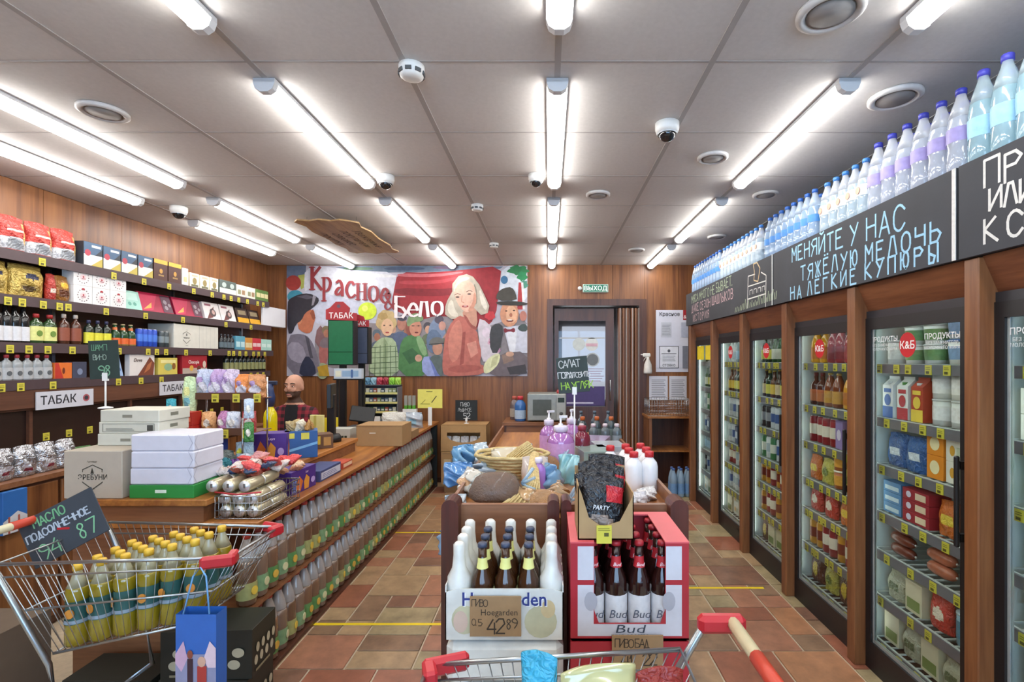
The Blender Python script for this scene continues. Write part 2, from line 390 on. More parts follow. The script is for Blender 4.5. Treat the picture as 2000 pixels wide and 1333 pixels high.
@cached
def gable(w, d, h, body, c2, capc):
    m = MB(); hb = h*.78; mt = mat(body, .4)
    m.box(-w/2, w/2, -d/2, d/2, 0, hb, mt)
    vs = [(-w/2, -d/2, hb), (w/2, -d/2, hb), (w/2, d/2, hb), (-w/2, d/2, hb), (-w/2, 0, h*.94), (w/2, 0, h*.94)]
    m.add(vs, [(0, 1, 5, 4), (2, 3, 4, 5), (1, 2, 5), (3, 0, 4)], mt); m.box(-w/2, w/2, -.002, .002, h*.93, h, mt)
    pr = prints(MB(), w, hb, -d/2-.0005, (('r', 0, .0, 1, .35, c2), ('d', .5, .55, .32, .18, c2), ('r', .15, .78, .85, .9, c2)))
    return [('carton', m.mesh('carton')), ('print', pr.mesh('print')), ('cap', MB().lathe([(.012, 0), (.012, .012)], mat(capc, .4), 10, (0, -d*.3, hb+h*.03)).mesh('cap'))]
@cached
def sausage(w, r, body, clip):
    m = MB(); M = Matrix.Rotation(PI/2, 4, 'Y')
    m.lathe([(r*.25, -w/2), (r*.8, -w/2+r*.6), (r, -w/2+r*1.5), (r, w/2-r*1.5), (r*.8, w/2-r*.6), (r*.25, w/2)], mat(body, .3, 0, .25, 40), 12, M=Matrix.Translation((0, 0, r)) @ M)
    c = MB()
    for q in (-1, 1): c.ball((q*(w/2+.003), 0, r), .006, mat(clip, .3, .5), 8, 5)
    return [('casing', m.mesh('casing')), ('clip', c.mesh('clip'))]
# ================================================================== the room
XL, XR, YB, YF, H = -3.45, 2.32, 6.06, -2.2, 2.66
WOODW = wood('wall_laminate', '5A3019', '9A6438', 'z', 5, .42, 20)
WOODD = wood('dark_laminate', '3B1F16', '5F3A2A', 'z', 6, .35, 16)
WOODC = wood('counter_laminate', '7C4520', 'C0803F', 'y', 5, .35, 14, .2)
WOODP = wood('post_laminate', '6A3C20', '91603A', 'z', 7, .38, 16)
WOODS = wood('shelf_laminate', '6B4028', '94644220'[:6], 'x', 6, .4, 12)
BLACK = mat('141416', .45, 0, .05); CHROME = mat('B9BDC0', .22, .95, .03); WHITE = mat('E9E9E6', .45, 0, .03)
YEL = mat('D0C444', .5, 0, .05)
# floor: grout slab and single tiles
fl = struct(MB().box(XL, XR, YF, YB+1.6, -.1, -.006, mat('C4B49A', .8, 0, .15, 40)).build('floor'), 'mixed terracotta and sandstone floor tiles')
TC = [('A8745A', .16), ('9E664E', .16), ('8A6450', .2), ('B0926E', .16), ('A4926E', .18), ('B27E5A', .16), ('927258', .2), ('AC8866', .16), ('9A6048', .16)]
def tile_mat(i):
    key = ('tile', i)
    if key in _M: return _M[key]
    h, v = TC[i]; m = bpy.data.materials.new('tile_%d' % i); m.use_nodes = True; nt = m.node_tree; b = nt.nodes['Principled BSDF']
    tc = nt.nodes.new('ShaderNodeTexCoord'); oi = nt.nodes.new('ShaderNodeObjectInfo'); nz = nt.nodes.new('ShaderNodeTexNoise'); nz.noise_dimensions = '4D'
    nz.inputs['Scale'].default_value = 9; nz.inputs['Detail'].default_value = 6; nz.inputs['Roughness'].default_value = .65
    ml = nt.nodes.new('ShaderNodeMath'); ml.operation = 'MULTIPLY'; ml.inputs[1].default_value = 31
    nt.links.new(oi.outputs['Random'], ml.inputs[0]); nt.links.new(ml.outputs[0], nz.inputs['W']); nt.links.new(tc.outputs['Object'], nz.inputs['Vector'])
    cr = nt.nodes.new('ShaderNodeValToRGB'); c = lin(h)
    cr.color_ramp.elements[0].position = .3; cr.color_ramp.elements[1].position = .72
    cr.color_ramp.elements[0].color = tuple(x*(1-2*v) for x in c[:3])+(1,); cr.color_ramp.elements[1].color = tuple(min(1, x*(1+1.6*v)) for x in c[:3])+(1,)
    nt.links.new(nz.outputs['Fac'], cr.inputs[0]); nt.links.new(cr.outputs[0], b.inputs['Base Color'])
    b.inputs['Roughness'].default_value = .33; b.inputs['Specular IOR Level'].default_value = .6
    bp = nt.nodes.new('ShaderNodeBump'); bp.inputs['Strength'].default_value = .12; nt.links.new(nz.outputs['Fac'], bp.inputs['Height']); nt.links.new(bp.outputs[0], b.inputs['Normal'])
    _M[key] = m; return m
UX, UY = .165, .15; NX, NY = 24, 36; X0F, Y0F = -2.15, .75
rt = random.Random(11); occ = [[0]*NY for _ in range(NX)]; extra = MB(); tm = {}; ntile = 0
for j in range(NY):
    for i in range(NX):
        if occ[i][j]: continue
        opts = [(2, 2)]*5+[(2, 1)]*3+[(1, 1)]*2+[(1, 2)]*2+[(3, 2)]; rt.shuffle(opts); opts.append((1, 1))
        for (a, b) in opts:
            if i+a <= NX and j+b <= NY and all(not occ[i+p][j+q] for p in range(a) for q in range(b)): break
        for p in range(a):
            for q in range(b): occ[i+p][j+q] = 1
        x0, y0 = X0F+i*UX, Y0F+j*UY; x1, y1 = x0+a*UX, y0+b*UY; xc, yc = (x0+x1)/2, (y0+y1)/2; ci = rt.randrange(len(TC)); g = .0045
        vis = ((-1.45 < xc < -.30) or (.40 < xc < 1.62)) and yc > 1.9 or (yc < 2.4 and -1.3 < xc < 1.3 and yc > 1.7)
        if -.30 <= xc <= .42 and yc > 1.6: vis = False
        if vis and ntile < 295:
            k = (a, b, ci)
            if k not in tm: tm[k] = MB().box(-a*UX/2+g, a*UX/2-g, -b*UY/2+g, b*UY/2-g, -.006, 0, tile_mat(ci), ch=.0025).mesh('tile')
            link('tile', tm[k], fl, (xc, yc, 0)); ntile += 1
        else:
            extra.box(x0+g, x1-g, y0+g, y1-g, -.006, -.0002, tile_mat(ci))
ex = extra.build('tile_field', fl); ex['kind'] = 'stuff'
# yellow tape lines
def tape(px0, px1, py, lab):
    d = CAM_H*F_PX/(py-VY); x0, x1 = PX(px0, d), PX(px1, d)
    n = 10; m = MB(); rr = random.Random(px0)
    top = [(x0+(x1-x0)*i/n, d+.012+rr.uniform(-.001, .001)) for i in range(n+1)]; bot = [(x0+(x1-x0)*i/n+(rr.uniform(-.02, .02) if i in (0, n) else 0), d-.012+rr.uniform(-.001, .001)) for i in range(n, -1, -1)]
    pts = top+bot; N = len(pts)
    m.add([(x, y, .0008) for x, y in pts]+[(x, y, .0001) for x, y in pts], [tuple(reversed(range(N))), tuple(range(N, 2*N))]+[(i, (i+1) % N, (i+1) % N+N, i+N) for i in range(N)], mat('F2D21E', .45, 0, .08))
    tag(m.build('floor_tape'), lab, 'tape', 'yellow floor tape lines')
tape(588, 868, 1220, 'yellow tape line on the tiles beside the stacked white-bottled beer pack')
tape(752, 868, 1041, 'yellow tape line across the far part of the counter aisle')
tape(1340, 1492, 1149, 'yellow tape line with torn end on the fridge aisle floor')
# ceiling: grid bars and tiles
cl = struct(MB().box(XL-.02, XR, YF, YB+.02, H+.02, H+.12, mat('777777', .8)).build('ceiling'), 'suspended ceiling of pale grey square tiles')
CT = mat('CFCBC9', .75, 0, .05, 60); BAR = mat('A9A4A2', .6, 0, .03)
xs = [.035+.6*i for i in range(-6, 5)]; xs = [XL]+[x for x in xs if XL+.05 < x < XR-.05]+[XR]
ys = [YF]+[y for y in [1.925+.6*j for j in range(-7, 8)] if YF+.05 < y < YB-.05]+[YB]
cm = {}
for a, b in zip(xs, xs[1:]):
    for c, d in zip(ys, ys[1:]):
        k = (round(b-a, 3), round(d-c, 3))
        if k not in cm:
            w, l = k; cm[k] = MB().box(-w/2+.006, w/2-.006, -l/2+.003, l/2-.003, H, H+.015, CT, ch=.002).mesh('ceiling_tile')
        link('ceiling_tile', cm[k], cl, ((a+b)/2, (c+d)/2, 0))
for x in xs[1:-1]: MB().box(x-.012, x+.012, YF, YB, H-.003, H+.02, BAR).build('grid_bar', cl)
for y in ys[1:-1]: MB().box(XL, XR, y-.005, y+.005, H-.0015, H+.02, BAR).build('grid_bar', cl)
# walls
def panels(wall, a0, a1, step, z0, z1, place, mt, off=0.0):
    x = a0+off
    cuts = [a0]
    while x < a1-.02:
        if x > a0+.02: cuts.append(x)
        x += step
    cuts.append(a1)
    for p, q in zip(cuts, cuts[1:]): place(p+.0015, q-.0015, z0, z1)
wb = struct(MB().box(XL-.14, .0, YB+.02, YB+.14, 0, H+.12, WOODD).box(1.17, XR+.12, YB+.02, YB+.14, 0, H+.12, WOODD).box(0, 1.17, YB+.02, YB+.14, 2.22, H+.12, WOODD).build('wall_back'), 'brown wood laminate back wall')
def pb(p, q, z0, z1): MB().box(p, q, YB, YB+.02, z0, z1, WOODW).build('wall_panel', wb)
panels(wb, XL, .0, .6, .06, H, pb, WOODW); panels(wb, 1.17, XR, .42, .06, H, pb, WOODW); panels(wb, .0, 1.17, .39, 2.22, H, pb, WOODW)
struct(MB().box(XL, 0, YB-.012, YB, 0, .06, WOODD).box(1.17, XR, YB-.012, YB, 0, .06, WOODD).build('baseboard_back'))
wl = struct(MB().box(XL-.14, XL-.02, YF-.15, YB+.02, 0, H+.12, WOODD).build('wall_left'), 'brown wood laminate side wall')
def pl(p, q, z0, z1): MB().box(XL-.02, XL, p, q, z0, z1, WOODW).build('wall_panel', wl)
panels(wl, YF, YB, .62, 0, H, pl, WOODW)
struct(MB().box(XR, XR+.12, YF-.15, YB+.02, 0, H+.12, mat('B9B4B0', .7)).build('wall_right'), 'plain pale side wall')
# shop front behind the camera with a wide window
wf = struct(MB().box(XL-.02, XR, YF-.15, YF, 0, .8, WOODD).box(XL-.02, XR, YF-.15, YF, 2.4, H+.12, WOODD).box(XL-.02, -1.6, YF-.15, YF, .8, 2.4, WOODD).box(2.1, XR, YF-.15, YF, .8, 2.4, WOODD).build('wall_front'))
wn = struct(MB().box(-1.6, 2.1, YF-.10, YF-.05, .8, .86, WHITE).box(-1.6, 2.1, YF-.10, YF-.05, 2.34, 2.4, WHITE).box(-.4, -.34, YF-.1, YF-.05, .86, 2.34, WHITE).box(.85, .91, YF-.1, YF-.05, .86, 2.34, WHITE).build('window_1'))
for a, b in ((-1.6, -.4), (-.34, .85), (.91, 2.1)): MB().box(a, b, YF-.08, YF-.074, .86, 2.34, pane_mat()).build('window_pane', wn)
# vestibule behind the door
vest = struct(MB().box(-.2, 1.4, 7.5, 7.6, 0, 2.5, mat('B9B6B4', .7)).box(-.3, -.2, YB+.14, 7.6, 0, 2.5, mat('8C8784', .7)).box(1.4, 1.5, YB+.14, 7.6, 0, 2.5, mat('5E4436', .6)).box(-.3, 1.5, YB+.14, 7.6, 2.45, 2.55, mat('8B8887', .7)).build('wall_vestibule'))
struct(MB().box(.2, .95, 7.46, 7.5, .9, 2.0, glow('E4EBF2', .45)).build('window_2'), 'bright vestibule window seen through the glass door')
# door leaf (sliding) and folding leaf
fr = struct(MB().box(-.02, .05, YB-.03, YB+.14, 0, 2.24, WOODD).box(1.10, 1.19, YB-.03, YB+.14, 0, 2.24, WOODD).box(.05, 1.10, YB-.03, YB+.14, 2.16, 2.24, WOODD).build('trim_1'), 'dark wood door surround')
dl = struct(MB().box(.07, .12, YB+.04, YB+.085, .02, 2.13, WOODD).box(.70, .80, YB+.04, YB+.085, .02, 2.13, WOODD).box(.12, .70, YB+.04, YB+.085, 1.98, 2.13, WOODD).box(.12, .70, YB+.04, YB+.085, .02, .92, WOODD).build('door_1'), 'dark wood door leaf with large glass pane')
MB().box(.12, .70, YB+.06, YB+.066, .92, 1.98, pane_mat('door_glass', (.75, .75, .78, 1), 1.6)).build('pane', dl)
m = MB(); yy = YB+.056
m.rect(.16, .93, .69, 1.17, yy, mat('4B3A6E', .5)); m.rect(.22, .955, .55, .975, yy-.001, mat('C9C4DA', .5))
m.rect(.13, 1.76, .69, 1.775, yy, mat('B9B9B9', .5)); m.disc(.53, 1.69, .082, .082, yy, mat('D8DAD6', .5), 24); m.disc(.37, 1.69, .078, .078, yy-.001, mat('CBD0CC', .5), 24)
m.rect(.46, 1.665, .60, 1.70, yy-.002, mat('D3A9B4', .5)); m.disc(.54, 1.5, .085, .085, yy, mat('B9BDBD', .5), 24); m.disc(.54, 1.5, .07, .07, yy-.001, mat('6E7274', .5), 24)
for k in range(6): m.rect(.47, 1.38-.03*k, .68-.02*(k % 3), 1.392-.03*k, yy, mat('B4A9BE', .6))
m.build('sticker_set', dl)
MB().tube([(.75, YB+.03, 1.0), (.75, YB-.0, 1.0), (.75, YB-.0, 1.25), (.75, YB+.03, 1.25)], .008, CHROME).build('door_handle', dl)
fd = struct(MB().box(.84, .845, YB+.10, YB+.11, .02, 2.14, WOODD).build('door_2'), 'folded brown accordion door leaf')
for k in range(10):
    x = .85+k*.025; dy = .03 if k % 2 else 0
    MB().box(x, x+.021, YB-.02+dy, YB+.10, .02, 2.13, WOODP, ch=.003).build('slat', fd)
for k in range(0, 10, 3): MB().box(.868+k*.025, .873+k*.025, YB-.028, YB-.02, .02, 2.13, mat('CFC6BC', .4)).build('slat_edging', fd)
# ------------------------------------------------------------------ ceiling fittings
HOUSE = mat('D9DADC', .4, 0, .02); TUBE = glow('FFFDF8', TUBE_POWER)
def light_mesh(L):
    w = .042; pr = [(-w, 0), (-w, -.012), (-w*.8, -.034), (-w*.35, -.046), (w*.35, -.046), (w*.8, -.034), (w, -.012), (w, 0)]
    d = MB(); n = len(pr); vs = [(x, y, z) for y in (-L/2+.03, L/2-.03) for x, z in pr]
    d.add(vs, [(i, i+1, n+i+1, n+i) for i in range(1, n-2)], TUBE, False)
    d.v = [(x, y, z-.006) for x, y, z in d.v]
    h = MB().box(-w*1.05, w*1.05, -L/2, L/2, -.016, 0, HOUSE)
    def cap(s):
        m = MB(); y0, y1 = (-L/2, -L/2+.03) if s < 0 else (L/2-.03, L/2)
        q = [(x*1.06, z*1.08-.006) for x, z in pr[1:-1]]+[(w*1.06, 0), (-w*1.06, 0)]; k = len(q)
        m.add([(x, y, z) for y in (y0, y1) for x, z in q], [tuple(range(k)), tuple(reversed(range(k, 2*k)))]+[(i, i+k, (i+1) % k+k, (i+1) % k) for i in range(k)], HOUSE)
        return m.mesh('end_cap')
    return h.mesh('housing'), d.mesh('diffuser'), cap(-1), cap(1)
LM = {}
def tube_light(x, y0, y1, label):
    k = round(y1-y0, 2)
    if k not in LM: LM[k] = light_mesh(k)
    t = thing('ceiling_light', label, 'ceiling light', (x, (y0+y1)/2, H-.003), 0, 'linear ceiling lights')
    for n, me in zip(('housing', 'diffuser', 'end_cap', 'end_cap'), LM[k]): link(n, me, t)
rowsY = [(-1.0, .2, 'behind the entrance'), (.5, 1.68, 'at the entrance end'), (2.03, 3.22, 'in the main row'), (3.53, 4.71, 'in the middle row'), (4.97, 6.02, 'by the back wall')]
for cx, cn in ((-2.40, 'beside the liquor shelves'), (-1.17, 'above the checkout counter'), (.035, 'over the centre island'), (1.235, 'along the fridge line')):
    for a, b, rn in rowsY: tube_light(cx, a, b, 'white linear tube light %s, %s' % (cn, rn))
tube_light(-2.95, 2.36, 3.56, 'white tube light hugging the liquor wall, longer looking one'); tube_light(-2.95, 4.1, 5.28, 'white tube light hugging the liquor wall, far one past the dome camera')
def dome(px, py, s, label, d=None):
    d = 1.16*F_PX/(VY-py) if d is None else d; x = PX(px, d); t = thing('dome_camera', label, 'camera', (x, d, H-.003), 0, 'dome security cameras')
    MB().lathe([(.058*s, 0), (.058*s, -.03*s), (.05*s, -.05*s)][::-1], WHITE, 20).build('base', t)
    a = MB(); a.ball((0, 0, -.05*s), (.042*s, .042*s, .04*s), mat('15171B', .08, 0, 0, coat=.6), 18, 9); a.build('lens_dome', t)
    MB().lathe([(.047*s, -.056*s), (.05*s, -.05*s), (.044*s, -.046*s)], mat('C7C9CB', .4), 20, close=False).build('ring', t)
dome(1303, 240, 1.0, 'large white dome camera with dark lens between centre and fridge lights'); dome(753, 343, .95, 'white dome camera at the end of the counter light')
dome(1047, 341, .85, 'small dome camera beside the centre light'); dome(349, 404, 1.0, 'dome camera near the liquor wall lights')
def detector(px, py, s, label):
    d = 1.16*F_PX/(VY-py); t = thing('smoke_detector', label, 'smoke detector', (PX(px, d), d, H-.003), 0, 'smoke detectors')
    MB().lathe([(.03*s, -.05*s), (.045*s, -.042*s), (.05*s, -.02*s), (.05*s, 0)], WHITE, 20).build('body', t)
    m = MB()
    for k in range(8): a = k*PI/4; m.box(-.012*s, .012*s, -.003, .003, -.038*s, -.024*s, mat('55585A', .6), Matrix.Translation((.048*s*math.cos(a), .048*s*math.sin(a), 0)) @ Matrix.Rotation(a+PI/2, 4, 'Z'))
    m.build('vent', t)
detector(804, 128, 1.0, 'round white smoke detector close to the main counter light'); detector(932, 400, .9, 'small smoke detector over the island toward the mural'); detector(965, 475, .9, 'tiny smoke detector right in front of the mural')
def vent(px, py, r, label):
    d = 1.16*F_PX/(VY-py); t = thing('ceiling_vent', label, 'vent', (PX(px, d), d, H-.003), 0, 'round ceiling vents')
    MB().lathe([(r, 0), (r, -.012), (r*.86, -.02), (r*.72, -.012), (r*.72, 0)][::-1], mat('CFCCCA', .5), 28).build('ring', t)
    MB().lathe([(r*.68, -.016), (r*.68, -.004)], mat('8F8B89', .6), 28).build('disc', t)
for px, py, r, lb in ((202, 215, .098, 'round vent above the tobacco shelves'), (1622, 18, .105, 'large round vent at the top edge of the picture'), (1748, 187, .105, 'round vent over the purple-capped water bottles'),
                      (1392, 305, .085, 'round vent beside the large dome camera'), (1168, 378, .085, 'round beige vent beside the centre light'), (1495, 378, .085, 'round vent over the blue water packs'),
                      (1243, 487, .085, 'small round vent before the exit sign'), (1400, 461, .085, 'small round vent over the far fridges')):
    vent(px, py, r, lb)
# wooden plaque hung flat under the ceiling
pl_ = thing('hanging_plaque', 'carved wooden plaque hanging flat beneath the ceiling above the counter', 'sign', (-1.76, 4.46, 2.585))
sh = []
for (u, v) in [(-.25, -.55), (-.2, -.61), (-.12, -.58), (-.03, -.62), (.05, -.58), (.13, -.61), (.2, -.57), (.25, -.52), (.22, -.4), (.25, -.25), (.23, 0), (.25, .25), (.22, .4), (.25, .52), (.2, .58), (.1, .55), (0, .62), (-.1, .55), (-.2, .6), (-.25, .52), (-.22, .38), (-.25, .2), (-.23, 0), (-.25, -.25), (-.22, -.42)]: sh.append((u, v))
n = len(sh); mb = MB()
mb.add([(x, y, z) for z in (0, .012) for x, y in sh], [tuple(reversed(range(n))), tuple(range(n, 2*n))]+[(i, (i+1) % n, (i+1) % n+n, i+n) for i in range(n)], wood('plaque_wood', '8A6A40', 'C29A62', 'y', 5, .5, 10))
mb.build('board', pl_)
mt = MB()
for k, s_ in enumerate(('Уважаемые', 'покупатели', 'спасибо', 'покупку')):
    mt.text(s_, 0, 0, .12, 0, mat('3A2410', .6), 1.0, 0, False, .25)
    mt.v = [(.10-.105*k+v[2]*.85, v[0]*.9, -.0008) for v in mt.v]
    mt.build('lettering', pl_); mt = MB()
for (x, y) in ((-.2, -.45), (.2, -.45), (-.2, .45), (.2, .45)): MB().tube([(x, y, .012), (x, y, .073)], .0015, CHROME).build('wire', pl_)
# ================================================================== mural on the back wall (flat print, traced in picture pixels at the wall's depth)
MD = YB-.012
mu = thing('wall_mural', 'large painted crowd mural with red and white banner on the back wall', 'mural', (PX(795, MD), MD, PZ(735, MD)))
mx0, mz0 = PX(795, MD), PZ(735, MD)
def mp(px, py): return (PX(px, MD)-mx0, PZ(py, MD)-mz0)
MB().box(mp(560, 0)[0], mp(1030, 0)[0], 0, .01, 0, mp(0, 519)[1], mat('B9B6C2', .55, 0, .15, 6)).build('panel', mu)
pm = MB(); lay = [0]
def pg(col, *pts, v=.22, sc=14):
    lay[0] += 1; pts = chaikin(list(pts), 1, True) if 5 <= len(pts) < 15 else pts
    pm.flat([mp(*p) for p in pts], -.0003*lay[0]/3, mat(col, .55, 0, .2, 20))
def el(col, cx, cy, rx, ry, n=18, v=.2, wob=0.0):
    pg(col, *[(cx+rx*(1+wob*math.sin(5*a*2*PI/n))*math.cos(2*PI*a/n), cy+ry*(1+wob*math.cos(7*a*2*PI/n))*math.sin(2*PI*a/n)) for a in range(n)], v=v)
def ln(col, w, *pts):
    lay[0] += 1
    for (a, b), (c, d) in zip(pts, pts[1:]):
        L = math.hypot(c-a, d-b) or 1; nx, ny = -(d-b)/L*w/2, (c-a)/L*w/2
        pm.flat([mp(a+nx, b+ny), mp(a-nx, b-ny), mp(c-nx, d-ny), mp(c+nx, d+ny)], -.0003*lay[0]/3, mat(col, .55, 0, .1))
pg('5F6E86', (560, 519), (598, 519), (596, 548), (560, 552)); pg('A9AE58', (582, 538), (596, 536), (596, 560), (588, 566)); el('A23A34', 573, 553, 15, 15); el('3F8FA6', 577, 580, 16, 13)
pg('67788C', (640, 519), (985, 519), (975, 527), (900, 530), (780, 533), (700, 532)); el('5C7A62', 700, 525, 30, 3); el('4F5E78', 790, 525, 40, 4); el('6F5D78', 870, 523, 25, 3)
pg('D5D6E0', (596, 520), (640, 521), (690, 529), (776, 532), (770, 565), (764, 602), (745, 612), (650, 596), (612, 578), (593, 573)); pg('BFC2D4', (596, 560), (640, 575), (700, 590), (760, 596), (755, 612), (740, 640), (620, 640), (590, 600))
pg('E6E7EE', (650, 526), (700, 533), (774, 537), (773, 543), (700, 541))
pg('9C2B33', (777, 532), (840, 533), (910, 527), (980, 519), (975, 562), (968, 622), (940, 648), (880, 640), (800, 618), (764, 604), (769, 568)); pg('C96A70', (777, 534), (850, 536), (905, 530), (903, 534), (850, 542), (776, 541)); pg('B34048', (780, 548), (850, 549), (900, 540), (900, 545), (850, 556), (780, 556)); pg('7F2029', (772, 562), (860, 566), (900, 560), (898, 575), (840, 580), (770, 575))
pg('D2D9E4', (982, 519), (1030, 519), (1030, 600), (974, 600), (976, 560)); el('2F7A48', 1012, 528, 20, 9, wob=.2); el('2C8A55', 1020, 540, 10, 9, wob=.2); el('3D6F96', 985, 547, 7, 8); el('4E8F7A', 1024, 556, 7, 8, wob=.2)
pg('B23B3E', (1013, 552), (1018, 552), (1021, 605), (1010, 605)); pg('E9E4E6', (1018, 552), (1022, 552), (1026, 605), (1021, 605))
# crowd base
pg('8B8488', (615, 640), (700, 630), (790, 635), (870, 612), (900, 640), (960, 640), (1030, 600), (1030, 735), (615, 735)); el('7E5A5C', 628, 660, 12, 22, wob=.1); el('A9645E', 632, 690, 9, 26); el('9AA37E', 630, 725, 12, 16); el('B58B5E', 634, 645, 5, 7)
rf = random.Random(3)
for k in range(14):
    fx, fy = 640+k*25+rf.uniform(-6, 6), 648+rf.uniform(-8, 10)
    el(rf.choice(['6A5A58', '4E4A52', '7A6A50', '5A6A78']), fx, fy-4, 8, 9); el(rf.choice(['B98A74', 'C99C84', 'A8705A']), fx+1, fy+2, 6, 8); pg(rf.choice(['5A6478', '7A6A70', '6A745A']), (fx-14, fy+30), (fx-10, fy+14), (fx, fy+9), (fx+10, fy+14), (fx+14, fy+30))
# man in cap at the edge
pg('77707C', (561, 655), (590, 652), (606, 660), (620, 690), (628, 735), (561, 735)); pg('9A92A0', (563, 668), (590, 670), (600, 700), (588, 712), (563, 700)); pg('4A4650', (596, 655), (604, 662), (612, 700), (606, 700)); pg('2C2F45', (588, 712), (600, 692), (616, 712), (618, 735), (584, 735)); pg('B8922C', (620, 717), (640, 712), (644, 735), (624, 735))
pg('B5694A', (588, 612), (613, 603), (617, 622), (613, 634), (609, 650), (596, 652), (580, 640)); el('C9825E', 585, 625, 6, 9); pg('8F4B34', (612, 604), (617, 622), (612, 626), (606, 612)); pg('2E2A33', (562, 592), (566, 584), (585, 575), (604, 573), (622, 581), (624, 590), (612, 602), (596, 612), (590, 626), (578, 634), (572, 652), (562, 652)); pg('54505C', (580, 580), (600, 576), (616, 582), (600, 585)); pg('8C8791', (612, 576), (618, 580), (613, 596), (609, 598))
# balloon
el('C9DE3C', 718, 608, 18, 17, 22); el('DFEC74', 713, 603, 6, 6)
# men behind
el('B27A68', 785, 632, 9, 14); el('4A4654', 786, 622, 9, 6); pg('56627E', (766, 655), (782, 646), (800, 655), (800, 690), (770, 690)); pg('7C8CA8', (836, 640), (852, 618), (868, 622), (872, 660), (840, 668)); el('5A5260', 858, 625, 9, 8); el('C08F80', 864, 637, 7, 9); pg('62748E', (832, 655), (848, 640), (866, 660), (866, 690), (836, 690))
# woman in checked coat
el('C2A877', 755, 628, 20, 22, 20, wob=.08); el('D8B08E', 757, 640, 12, 17); el('A98D58', 748, 618, 10, 7, wob=.1); pg('A6B893', (720, 735), (722, 690), (734, 668), (750, 658), (772, 662), (778, 690), (780, 735)); pg('8DA079', (750, 658), (758, 672), (756, 735), (748, 735))
for k in range(6): ln('4E6446', 1.1, (723+k*10, 672+abs(3-k)*3), (722+k*10.4, 735))
for k in range(6): ln('4E6446', 1.1, (722, 680+k*10), (778, 676+k*10.5))
for ex in (751, 763): el('4B3A34', ex, 636, 2.2, 1.3, 8)
el('A84A48', 757, 650, 4, 1.6, 8)
# woman in green coat and hat
pg('4F7F4C', (778, 735), (780, 678), (792, 655), (822, 655), (836, 684), (840, 735)); pg('86A878', (812, 657), (824, 657), (836, 690), (828, 698), (818, 680)); pg('3C6640', (786, 690), (806, 680), (826, 700), (800, 712)); el('8A4E42', 800, 640, 7, 16); el('C68A72', 812, 641, 12, 17); pg('7F9A6C', (794, 632), (800, 615), (818, 611), (828, 620), (826, 628), (808, 630), (798, 640)); el('6E2E2E', 814, 650, 4, 1.6, 8)
for ex in (807, 818): el('3B2A26', ex, 637, 2.2, 1.3, 8)
ln('4A3A34', .9, (803, 637), (811, 637)); ln('4A3A34', .9, (814, 637), (822, 637)); el('C99A84', 818, 700, 7, 7); pg('97A2D2', (824, 698), (842, 696), (852, 715), (862, 735), (826, 735)); pg('6F7CB8', (838, 698), (842, 696), (862, 735), (850, 735))
# boy with cap
pg('5C6866', (838, 700), (852, 692), (866, 698), (866, 735), (858, 735), (845, 708)); el('B98872', 855, 680, 10, 14); pg('6B6A66', (838, 672), (842, 662), (856, 658), (868, 664), (868, 670), (846, 676)); ln('35332F', 1.5, (838, 673), (868, 671))
# pale dress and flowers
pg('CFC6CE', (932, 622), (952, 628), (972, 660), (978, 695), (946, 712), (938, 690)); el('C4373F', 957, 617, 10, 9, wob=.12); el('CFA2B8', 962, 668, 9, 9, wob=.15); el('9E3858', 959, 669, 3, 3); el('D9CAD6', 950, 650, 8, 10, wob=.1); el('B98CA6', 972, 684, 6, 6, wob=.15)
# man in bowler hat
pg('3F3F42', (956, 642), (972, 630), (985, 640), (975, 690), (958, 690)); pg('C7C9D6', (984, 640), (1030, 634), (1030, 690), (996, 690)); pg('DADCE6', (990, 650), (1010, 646), (1006, 688), (996, 688)); el('C98F70', 995, 614, 18, 25); pg('E0AE8C', (990, 598), (1006, 598), (1012, 622), (1000, 634), (988, 626)); el('7A3B34', 996, 627, 7, 2.4); el('EDE6DE', 996, 625.6, 5, 1.2, 8); el('3B2A26', 989, 608, 2.5, 1.4, 8); el('3B2A26', 1004, 607, 2.5, 1.4, 8); el('B06E56', 998, 616, 3, 4); pg('7C2230', (984, 640), (994, 645), (1006, 640), (1006, 651), (995, 647), (985, 652))
pg('4A463E', (969, 588), (971, 572), (984, 563), (1000, 561), (1008, 574), (1010, 588)); pg('38352F', (968, 590), (1000, 588), (1031, 592), (1030, 596), (1005, 598), (972, 596)); el('B9796A', 1022, 618, 7, 10); pg('44504E', (1010, 640), (1022, 632), (1030, 636), (1030, 648), (1016, 648))
pg('6F6468', (975, 690), (1030, 686), (1030, 735), (950, 735), (975, 712)); pg('8C7468', (980, 694), (1000, 688), (1004, 704), (984, 712)); pg('3F3B3E', (990, 718), (1026, 712), (1030, 730), (996, 732)); el('C99E86', 996, 692, 8, 5)
# blonde woman in coral jacket
pg('B9AF9E', (870, 600), (874, 588), (884, 570), (884, 555), (896, 540), (912, 536), (924, 541), (936, 556), (946, 576), (956, 598), (953, 612), (940, 616), (930, 606), (900, 622), (882, 624), (870, 615))
pg('D9D2C2', (888, 560), (898, 545), (912, 540), (920, 544), (904, 552), (896, 566), (886, 572)); pg('DDD6C8', (936, 562), (946, 582), (953, 600), (948, 608), (938, 590)); pg('D4CCBC', (876, 592), (884, 584), (888, 604), (898, 618), (884, 620), (874, 608)); pg('8E8474', (926, 552), (932, 566), (933, 590), (929, 598), (927, 570))
pg('C4917C', (903, 606), (930, 596), (934, 640), (918, 642), (906, 626)); pg('DDB19C', (886, 570), (898, 552), (914, 548), (926, 556), (931, 578), (930, 596), (918, 611), (906, 609), (894, 594)); pg('C98F78', (926, 570), (931, 578), (930, 596), (918, 611), (914, 606), (924, 592))
